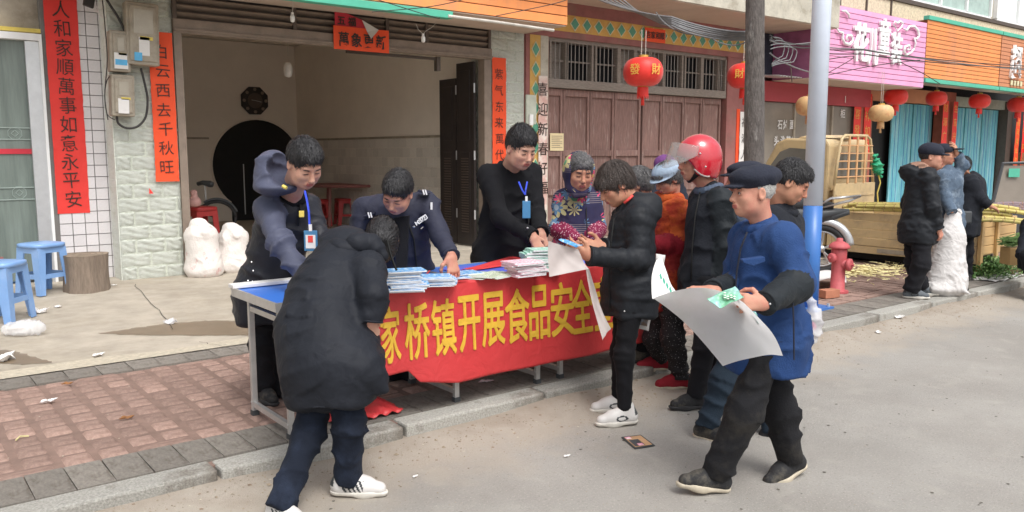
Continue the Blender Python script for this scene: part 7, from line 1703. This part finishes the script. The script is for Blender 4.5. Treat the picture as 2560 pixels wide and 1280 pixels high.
# ---------------- 7 woman in orange and red quilted coat
W7 = person('woman in red and orange quilted coat, light blue cap and red slippers', 5.62,
  dict(shL=(1690, 520, -.02), shR=(1655, 520, .16), elL=(1700, 612, -.08), elR=(1650, 600, .15), wrL=(1632, 610, -.14), wrR=(1610, 615, .05), hipL=(1676, 690, -.03), hipR=(1662, 690, .10), knL=(1682, 845, -.08), knR=(1636, 845, .12), anL=(1700, 938, .0), anR=(1652, 893, .22)),
  dict(c=(1668, 448, .0), px=86, yaw=-62, pitch=26, roll=0, eyes='down'), skin_='skin_c', hair=('bob', 'hairgrey'), hkind='f',
  jacket=dict(m=['redcoat', 'orangecoat', 'redsleeve'], name='coat', rw=.150, rc=.140, ks=1.12, hem=.22, rh=.165, arm=(.082, .075, .060), armL=1, foreL=2, armR=1, foreR=2, yoke=1, quilt=(.06, .006), wr=.006, wf=26),
  collar=dict(m='orangecoat', r=.078, t=.030, up=.035, h=.03), legs=dict(m='sequin', r=(.095, .075, .058), wr=.008), shoes=dict(k='slipper', L=(-.98, 0, -.15), R=(-.98, 0, -.1)), seed=25)
cap7 = [ellip((0, -.015, .065), (.105, .118, .072), k=.02, clip=[(np.array([0, 0, .03]), np.array([0, 0, -1.]))]), ellip((0, .025, .034), (.100, .122, .014), k=.015)]
hsoft(W7, 'cap', cap7, ['lightblue'], h=.007, wr=.003, f=25)
# ---------------- 8, 9 people mostly hidden behind them
W8 = person('grey haired woman mostly hidden behind the head of the woman in the puffer', 5.9,
  dict(shL=(1618, 540, .0), shR=(1580, 540, .1), elL=(1620, 620, .0), elR=(1575, 620, .1), wrL=(1580, 640, -.1), wrR=(1560, 640, 0), hipL=(1610, 700, 0), hipR=(1590, 700, .1), knL=(1610, 800, 0), knR=(1590, 800, .1), anL=(1610, 875, 0), anR=(1590, 875, .1)),
  dict(c=(1592, 462, 0), px=88, yaw=-100, pitch=20), skin_='skin_b', hair=('bob', 'hairgrey'), faceless=True,
  jacket=dict(m=['coatgrey'], rw=.14, rc=.13, hem=.2, wr=.005, h=.016), legs=dict(m='blacktrousers', r=(.08, .06, .05), h=.016), shoes=dict(k='dark', L=(-1, 0, 0), R=(-1, 0, 0)), seed=31)
W9 = person('person in a purple hat and dark blue scarf behind the light blue cap', 6.5,
  dict(shL=(1690, 480, 0), shR=(1640, 480, 0), elL=(1700, 550, 0), elR=(1632, 550, 0), wrL=(1690, 610, -.1), wrR=(1640, 610, -.1), hipL=(1680, 620, 0), hipR=(1650, 620, 0), knL=(1680, 720, 0), knR=(1650, 720, 0), anL=(1680, 800, 0), anR=(1650, 800, 0)),
  dict(c=(1662, 428, 0), px=78, yaw=160, pitch=5), skin_='skin_b', faceless=True,
  jacket=dict(m=['capnavy'], rw=.14, rc=.13, hem=.2, wr=.005, h=.016, blobs=[((1690, 460, -.05), (.06, .06, .09), .03, '+', 0, None), ((1625, 440, .0), (.07, .07, .06), .03, '+', 0, None)]), legs=dict(m='blacktrousers', r=(.08, .06, .05), h=.016), shoes=dict(k='dark', L=(0, 0, 1), R=(0, 0, 1)), seed=33)
hsoft(W9, 'hat', [ellip((0, -.01, .055), (.095, .11, .085), k=.02, clip=[(np.array([0, 0, .0]), np.array([0, 0, -1.]))])], ['purple'], h=.008, wr=.004)
# ---------------- 10 man in the red helmet
H10 = person('man in dark jacket wearing a glossy red motorcycle helmet with raised clear visor', 5.20,
  dict(shL=(1805, 500, -.10), shR=(1755, 495, .18), elL=(1812, 620, -.12), elR=(1740, 610, .2), wrL=(1800, 745, -.1), wrR=(1715, 690, .1), hipL=(1772, 705, -.05), hipR=(1760, 705, .13), knL=(1762, 865, -.05), knR=(1790, 865, .2), anL=(1740, 985, .0), anR=(1795, 960, .25)),
  dict(c=(1738, 404, .0), px=104, yaw=-74, pitch=8, roll=0, eyes='fwd'), skin_='skin_c', hkind='m',
  jacket=dict(front=[(1750, 480, 0), (1738, 540, 0), (1730, 620, 0), (1728, 700, 0)], m=['coatgrey', 'sleeveblack'], rw=.150, rc=.150, ks=1.1, hem=.17, rh=.165, arm=(.080, .068, .058), armL=1, armR=1, foreL=1, foreR=1, wr=.010, wf=18, headroom=1), collar=dict(m='greyblue', r=.082, t=.022, up=.02, h=.05),
  legs=dict(m='blacktrousers', r=(.09, .066, .06)), shoes=dict(k='dark', L=(-.98, 0, -.2), R=(-.98, 0, -.2)), seed=37)
hl_ = [ellip((0, -.030, .030), (.126, .150, .140), k=.03), ellip((0, -.025, -.05), (.120, .130, .12), k=.05), ellip((0, .14, -.045), (.105, .16, .090), k=.02, op='-'), ellip((0, -.01, -.03), (.092, .125, .125), k=.01, op='-')]
for p in hl_[:2]: p['clip'] = [(np.array([0, -.02, -.095]), unit([0, .35, -1]))]
hm = hsoft(H10, 'helmet', hl_, ['helmetred'], h=.006, wr=0)
def visor(a, b):
    th = (a - .5) * R(190); el = R(8 + 52 * b); r = .172; 
    return tuple(hp(H10, (r * .80 * math.sin(th), -.02 + (r + .02) * math.cos(th) * math.cos(R(30) * b) + .035 * (1 - b), .045 + .13 * (1 - b) * .0 + .10 * b - .0 + .035 * math.cos(th) * (1))))
def visor(a, b):
    th = (a - .5) * R(150); return tuple(hp(H10, ((.128 + .01 * b) * math.sin(th), -.01 + (.145 + .085 * b) * math.cos(th), .085 + .055 * (math.cos(th)) - b * (.13 * math.cos(th) + .02))))
part('visor', MB().grid(visor, 24, 10), 'visor', H10[0], smooth=True, solid=.003)
part('helmet_trim', MB().tube([tuple(hp(H10, (.118 * (1 if s_ > 0 else -1), .075 - .10 * abs(q), -.035 - .06 * (1 - (1 - abs(q)) ** 2)))) for s_ in (-1,) for q in np.linspace(0, 1, 8)], .005, 6), 'trim_silver', hm)
for sx in (-1, 1):
    part('rivet', MB().lathe([(.001, -.008), (.008, 0), (.001, .008)], tuple(hp(H10, (sx * .127, .03, .055))), 8), 'silver', hm); part('rivet', MB().lathe([(.001, -.008), (.008, 0), (.001, .008)], tuple(hp(H10, (sx * .124, .0, -.03))), 8), 'silver', hm)
    part('chin_strap', MB().tube([tuple(hp(H10, (sx * .095, .04, -.02))), tuple(hp(H10, (sx * .085, .04, -.07))), tuple(hp(H10, (0, .055, -.118)))], [.016, .018, .012], 8), 'strap', H10[0], smooth=True)
# ---------------- 11 old man in blue
O11 = person('old man in blue work jacket and dark flat cap walking along, reading a large poster', 3.95,
  dict(shL=(1960, 600, -.14), shR=(1868, 592, .20), elL=(1996, 708, -.22), elR=(1838, 720, .16), wrL=(1912, 758, -.42), wrR=(1782, 728, -.12), hipL=(1926, 838, -.08), hipR=(1905, 838, .14), knL=(1862, 1030, -.10), knR=(1952, 1025, .12), anL=(1792, 1178, -.02), anR=(1974, 1142, .16)),
  dict(c=(1880, 482, -.02), px=134, yaw=-76, pitch=4, roll=0, eyes='fwd'), skin_='skin_c', hair=('under', 'hairwhite'), hkind='o',
  hands=dict(L=dict(dir=(-.98, .05, -.05), back=(-.05, .3, -.95), curl=1.05, thumb=.7, s=1.02), R=dict(dir=(-.98, -.05, 0), back=(0, .9, -.4), curl=.6, thumb=.5, s=1.1)),
  jacket=dict(front=[(1868, 580, 0), (1852, 620, 0), (1842, 680, 0), (1838, 730, 0), (1838, 800, 0)], zipr=.005, zipm='capnavy', m=['blueworker', 'sleeveblack'], rw=.180, rc=.155, ks=1.12, hem=.148, rh=.205, drape=(4, .006, 2), arm=(.090, .080, .056), foreL=1, foreR=1, wr=.011, wf=14, chdrop=.12, h=.0115), collar=dict(m='blueworker', r=.083, t=.022, up=.008, h=.05),
  legs=dict(m='dusty', r=(.088, .080, .070), wr=.011, wf=20, drop=.03), shoes=dict(k='black', L=(-.97, .16, -.15), R=(-.80, -.28, -.35), s=1.06), seed=41)
cp_ = [ellip((0, -.028, .080), (.101, .122, .058), k=.03), ellip((0, .03, .072), (.085, .075, .040), k=.03), ellip((0, -.02, .044), (.087, .107, .026), k=.02), ellip((0, .100, .040), (.066, .052, .009), k=.012)]
hsoft(O11, 'flat_cap', cp_, ['capnavy'], h=.006, wr=.005, f=26, seed=3)
D = 3.95; t = O11[0]
part('pocket_flap', MB().prism([tuple(at(u, v, D - .285)) for u, v in ((1856, 650), (1912, 642), (1914, 654), (1884, 666), (1858, 658))], tuple(cv(0, 0, .05))), 'blueworker', t, bevel=.004)
part('hem_seam', MB().tube([tuple(at(1980, 720, D - .32)), tuple(at(1984, 800, D - .32)), tuple(at(1985, 900, D - .30))], .004, 5), 'capnavy', t)
part('cuff_stud', MB().lathe([(.001, -.005), (.006, 0), (.001, .005)], tuple(at(1925, 760, D - .50)), 8), 'silver', t)
# ---------------- 12 dark haired man behind him
M12 = person('dark haired man in dark jacket looking down, walking the other way behind the old man', 4.68,
  dict(shR=(1925, 545, .0), shL=(1975, 555, .2), elR=(1930, 660, -.05), elL=(1985, 660, .2), wrR=(1960, 760, -.1), wrL=(2000, 740, .2), hipR=(1862, 800, .0), hipL=(1885, 800, .15), knR=(1808, 950, .0), knL=(1920, 950, .12), anR=(1768, 1062, .0), anL=(1932, 1075, .05)),
  dict(c=(1978, 457, .02), px=112, yaw=70, pitch=32, roll=0, eyes='down'), skin_='skin_b', hair=('short', 'hairblack'),
  jacket=dict(m=['coatgrey'], rw=.14, rc=.145, hem=.15, rh=.15, arm=(.075, .065, .055), wr=.006, wf=16), collar=dict(m='coatgrey', r=.078, t=.022, up=.01, h=.03),
  legs=dict(m='jeans2', r=(.088, .070, .064), wr=.008), shoes=dict(k='black', R=(.6, -.05, -.5), L=(.95, -.05, -.2)), seed=45)
# ---------------- 13 second flat cap
M13 = person('man in flat cap and blue grey jacket mostly hidden behind the old man', 5.35,
  dict(shL=(1862, 520, -.05), shR=(1822, 518, .15), elL=(1865, 630, -.05), elR=(1815, 620, .15), wrL=(1840, 710, -.1), wrR=(1800, 700, .1), hipL=(1850, 720, 0), hipR=(1838, 720, .12), knL=(1850, 850, 0), knR=(1838, 850, .12), anL=(1850, 945, 0), anR=(1838, 945, .12)),
  dict(c=(1856, 452, .02), px=98, yaw=-90, pitch=5), skin_='skin_c', hair=('under', 'hairblack'), faceless=True,
  jacket=dict(m=['greyblue'], rw=.14, rc=.14, hem=.16, wr=.006, h=.015), legs=dict(m='blacktrousers', r=(.085, .065, .055), h=.015), shoes=dict(k='dark', L=(-1, 0, 0), R=(-1, 0, 0)), seed=49)
hsoft(M13, 'flat_cap', [ellip((0, -.02, .082), (.105, .122, .048), k=.03), ellip((0, -.02, .05), (.088, .108, .028), k=.02), ellip((0, .10, .048), (.065, .05, .010), k=.012)], ['capnavy'], h=.008, wr=.004)
# ---------------- 14 right man
M14 = person('man in black hooded puffer coat and cap standing on the kerb, hands in pockets', 8.45,
  dict(shL=(2290, 440, .22), shR=(2322, 440, -.12), elL=(2270, 510, .22), elR=(2333, 520, -.18), wrL=(2300, 560, .1), wrR=(2345, 570, -.15), hipR=(2305, 575, -.08), hipL=(2286, 575, .14), knR=(2303, 660, -.08), knL=(2285, 660, .12), anR=(2278, 724, .0), anL=(2302, 716, .2)),
  dict(c=(2330, 392, .0), px=68, yaw=62, pitch=5, eyes='down'), skin_='skin_c', hair=('under', 'hairblack'), hands=dict(R=dict(dir=(.4, -.8, .1), back=(.5, .2, -.7), curl=.7)),
  jacket=dict(m=['puffer', 'brownfur'], rw=.165, rc=.155, ks=1.2, hem=.11, rh=.185, arm=(.085, .078, .06), quilt=(.10, .006), wr=.009, wf=20, h=.015, blobs=[((2275, 430, .05), (.11, .12, .09), .05, '+', 0, None), ((2298, 412, .02), (.10, .09, .035), .03, '+', 1, None)]),
  legs=dict(m='blacktrousers', r=(.10, .085, .085), h=.015, wr=.01), shoes=dict(k='grey', R=(.8, 0, -.3), L=(.8, 0, -.3)), seed=53)
hsoft(M14, 'cap', [ellip((0, -.015, .055), (.098, .115, .082), k=.02, clip=[(np.array([0, 0, .02]), np.array([0, 0, -1.]))]), ellip((0, .11, .03), (.06, .05, .008), k=.01)], ['capnavy'], h=.009, wr=.003)
# ---------------- 15 denim
M15 = person('person in denim jacket touching a dark peaked cap, behind the tall sack', 8.95,
  dict(shR=(2355, 440, -.1), shL=(2385, 440, .05), elR=(2365, 500, -.15), elL=(2408, 412, .0), wrR=(2380, 530, -.25), wrL=(2392, 388, -.05), hipR=(2360, 560, .0), hipL=(2378, 560, .1), knR=(2360, 640, 0), knL=(2378, 640, .1), anR=(2358, 705, .0), anL=(2378, 703, .1)),
  dict(c=(2362, 388, .0), px=58, yaw=55, pitch=0, eyes='down'), skin_='skin_b', hair=('under', 'hairblack'), hands=dict(L=dict(dir=(-.3, .9, -.1), back=(.7, .1, -.5), curl=.5)),
  jacket=dict(m=['denim', 'coatgrey'], rw=.14, rc=.14, hem=.08, arm=(.075, .066, .055), armL=0, foreL=0, armR=0, wr=.008, h=.015), legs=dict(m='blacktrousers', r=(.085, .065, .055), h=.016), shoes=dict(k='dark', L=(.6, 0, -.6), R=(.6, 0, -.6)), seed=57)
hsoft(M15, 'peaked_cap', [ellip((0, -.015, .06), (.10, .115, .075), k=.02, clip=[(np.array([0, 0, .03]), np.array([0, 0, -1.]))]), ellip((0, .13, .07), (.07, .07, .010), k=.01)], ['capnavy'], h=.009, wr=.003)
# ---------------- 16 reaching
M16 = person('person in black coat with a small shoulder bag reaching across the sugarcane', 9.6,
  dict(shR=(2424, 452, -.1), shL=(2444, 456, .1), elR=(2446, 492, -.12), elL=(2455, 500, .1), wrR=(2472, 514, -.15), wrL=(2440, 530, .0), hipR=(2400, 560, .0), hipL=(2418, 560, .1), knR=(2400, 630, 0), knL=(2418, 630, .1), anR=(2400, 690, .0), anL=(2418, 690, .1)),
  dict(c=(2408, 418, .0), px=52, yaw=150, pitch=30), skin_='skin_b', hair=('bob', 'hairblack'), faceless=True, hands=dict(R=dict(dir=(.8, -.3, .1), back=(.1, .9, -.3), curl=.4)),
  jacket=dict(m=['coatgrey'], rw=.15, rc=.15, hem=.12, arm=(.08, .07, .055), wr=.006, h=.016), legs=dict(m='blacktrousers', r=(.085, .065, .055), h=.016), shoes=dict(k='dark', L=(0, 0, 1), R=(0, 0, 1)), seed=61)
o = part('shoulder_bag', MB().obox(at(2412, 543, 9.35), RT * .07, FW * .03, UP * .07), 'moto', None, bevel=.015); tag(o, 'small dark shoulder bag hanging beside the big white sack', 'bag')
# ---------------- 17 squatting vendor at the edge
M17 = person('squatting vendor in dark clothes cut off by the right edge of the view', 9.1,
  dict(shR=(2575, 560, .0), shL=(2620, 560, .0), elR=(2562, 610, -.1), elL=(2630, 610, -.1), wrR=(2552, 640, -.2), wrL=(2600, 650, -.3), hipR=(2585, 660, .1), hipL=(2615, 660, .1), knR=(2570, 640, -.25), knL=(2610, 640, -.25), anR=(2580, 725, -.1), anL=(2615, 725, -.1)),
  dict(c=(2600, 500, .0), px=56, yaw=-30, pitch=20), skin_='skin_b', hair=('short', 'hairblack'), faceless=True,
  jacket=dict(m=['coatgrey'], rw=.15, rc=.15, hem=.02, arm=(.08, .07, .055), wr=.006, h=.016), legs=dict(m='blacktrousers', r=(.085, .07, .055), h=.016), shoes=dict(k='dark', L=(-.6, 0, -.8), R=(-.6, 0, -.8)), seed=65)
# big sack held by 15
b0 = onz(2362, 728, .12); t = wthing('woven_sack', 'tall light grey woven sack standing half open on the kerb', 'sack', tuple(b0))
pr = [capsule(at(2364, 705, 8.75), at(2376, 590, 8.75), .20, .125, k=.06, side=RT, ks=1.15), capsule(at(2376, 590, 8.75), at(2384, 535, 8.78), .12, .06, k=.05, side=RT, ks=1.3), ellip(at(2358, 718, 8.72), (.25, .17, .08), k=.06), capsule(at(2400, 722, 8.6), at(2425, 735, 8.5), .04, .015, k=.06)]
soft('bag', pr, ['sackgrey'], h=.014, parent=t, wr=.012, wf=7, seed=71)
g = MB(); c0 = at(2384, 532, 8.78)
g.tube([tuple(c0 + cv(.075 * math.cos(a), .02 * math.sin(3 * a) + .012, .05 * math.sin(a))) for a in np.linspace(0, 6.283, 30)], .012, 6); part('rim', g, 'sackgrey', t, smooth=True)

# ================================================================ SHEETS OF PAPER IN THE HANDS
def sheet(label, corners, D, bend=(0, 0), m='papergrey', name='poster', cat='poster', nu=20, nv=16, curl=None, solid=.0012):
    A_ = [at(u, v, D + d) for u, v, d in corners]
    nn = unit(np.cross(A_[1] - A_[0], A_[3] - A_[0]))
    def fn(a, b):
        p = A_[0] * (1 - a) * (1 - b) + A_[1] * a * (1 - b) + A_[2] * a * b + A_[3] * (1 - a) * b
        p = p + nn * (bend[0] * math.sin(math.pi * a) + bend[1] * math.sin(math.pi * b) + .004 * math.sin(a * 9 + b * 7) + .003 * abs(math.sin(a * 7 - b * 4 + 1)))
        if curl: p = p + UP * curl * math.sin(math.pi * a) * (1 - b)
        return tuple(p)
    return tag(part(name, MB().grid(fn, nu, nv), m, smooth=True, solid=solid if solid else 0), label, cat)
m_('posterback', (.76, .76, .76), .35, .04, 4, .3, 7, col2=(.68, .70, .66), fac2=(.5, .7), scale2=2.5); m_('posterback2', (.60, .55, .53), .5, .04, 4, .15, 9)
def translucent(k, f=.45):
    m = M[k]; t = m.node_tree; N = t.nodes; L = t.links; b = N['Principled BSDF']; out = [n for n in N if n.type == 'OUTPUT_MATERIAL'][0]
    tr = N.new('ShaderNodeBsdfTranslucent'); L.new(b.inputs['Base Color'].links[0].from_socket, tr.inputs[0]); mx = N.new('ShaderNodeMixShader'); mx.inputs[0].default_value = f; L.new(b.outputs[0], mx.inputs[1]); L.new(tr.outputs[0], mx.inputs[2]); L.new(mx.outputs[0], out.inputs[0])
translucent('posterback', .62); translucent('posterback2', .35)
sheet('large grey backed poster held open by the old man in blue', [(1632, 746, -.15), (1858, 758, -.52), (1957, 890, -.62), (1806, 916, -.30)], 3.95, (.045, .03), 'posterback', curl=.04, solid=0)
o = sheet('left half of the folded poster, printed side showing, in front of the red coat', [(1642, 650, .20), (1655, 640, .30), (1708, 745, -.16), (1632, 746, -.14)], 3.95, (.0, .02), 'paperwhite')
g = MB()
for k in range(5):
    a = at(1650 + k * 8, 690 + k * 11, 3.95 - .02 - .02 * k); g.obox(a - FW * .02, RT * .004 + UP * -.012, FW * .001, UP * .006 + RT * .003)
part('printed_lines', g, 'greentrim', o, stuff=True)
bk = sheet('green booklet with picture cover in the hand of the old man', [(1768, 746, -.50), (1838, 714, -.46), (1860, 742, -.48), (1800, 770, -.53)], 3.95, (.0, .004), m_('greencover', (.14, .42, .22), .35, .3, 9, col2=(.35, .62, .62), fac2=(.42, .6), scale2=5), 'booklet', 'booklet')
g = MB()
for k in range(9): c = at(1812 + (k % 4) * 8, 744 - (k // 4) * 6 + (k % 2) * 3, 3.95 - .50); g.lathe([(.001, -.003), (.007, 0), (.001, .003)], tuple(c), 6)
part('cover_flowers', g, 'paperwhite', bk, stuff=True)
sheet('narrow green leaflet edge below the hand of the old man', [(1882, 778, -.50), (1890, 780, -.50), (1900, 808, -.50), (1896, 810, -.50)], 3.95, (0, 0), 'greencover', 'leaflet', 'leaflet', 4, 4)
sheet('blank backed poster held upright by the woman in the puffer', [(1372, 602, -.38), (1446, 622, -.32), (1472, 672, -.34), (1374, 692, -.40)], 4.95, (.02, .015), 'posterback2', solid=0)
sheet('lower flap of the blank poster hanging down beside the black trousers', [(1466, 668, -.34), (1474, 672, -.33), (1528, 822, -.30), (1508, 852, -.34)], 4.95, (.015, .02), 'posterback2', 'poster_flap', 'poster', solid=0)
sheet('small blue and white leaflet read by the woman in the puffer', [(1396, 598, -.36), (1408, 596, -.34), (1458, 612, -.30), (1440, 618, -.34)], 4.95, (0, .004), 'bookblue', 'leaflet', 'leaflet', 6, 4)
sheet('framed photo poster held low behind the puffer jacket', [(1598, 790, .1), (1632, 768, .12), (1622, 828, .1), (1592, 820, .1)], 4.95, (0, 0), 'paperwhite', 'leaflet', 'leaflet', 4, 4)
sheet('blue and brown picture on the low poster behind the puffer jacket', [(1602, 795, .085), (1624, 782, .10), (1618, 816, .085), (1598, 812, .085)], 4.95, (0, 0), m_('photo', (.25, .17, .12), .4, .3, 8, col2=(.25, .45, .65), fac2=(.45, .55), scale2=5), 'picture', 'picture', 4, 4)
sheet('white edged poster standing up behind the puffer jacket', [(1640, 634, .35), (1664, 638, .35), (1654, 690, .35), (1640, 690, .35)], 4.95, (0, 0), 'paperwhite', 'leaflet', 'leaflet', 4, 4)
# plastic shopping bag hanging behind the old man
c0 = at(2032, 812, 4.0); o = soft('shopping_bag', [ellip(c0, (.045, .05, .085), k=.04), capsule(c0 + UP * .05, c0 + UP * .16 - RT * .02, .03, .012, k=.04), capsule(c0 - UP * .04 - RT * .02, c0 - UP * .11 - RT * .02, .03, .015, k=.03)], ['clearcrinkle'], h=.009, wr=.012, wf=50, seed=12); tag(o, 'thin clear shopping bag hanging behind the old man in blue', 'plastic bag')
o = soft('bag_contents', [ellip(c0 - UP * .01 - RT * .008, (.022, .026, .03), k=.02)], ['bookpink'], h=.008, wr=.004, wf=40, seed=2); tag(o, 'pinkish goods inside the clear shopping bag', 'goods')
settle()
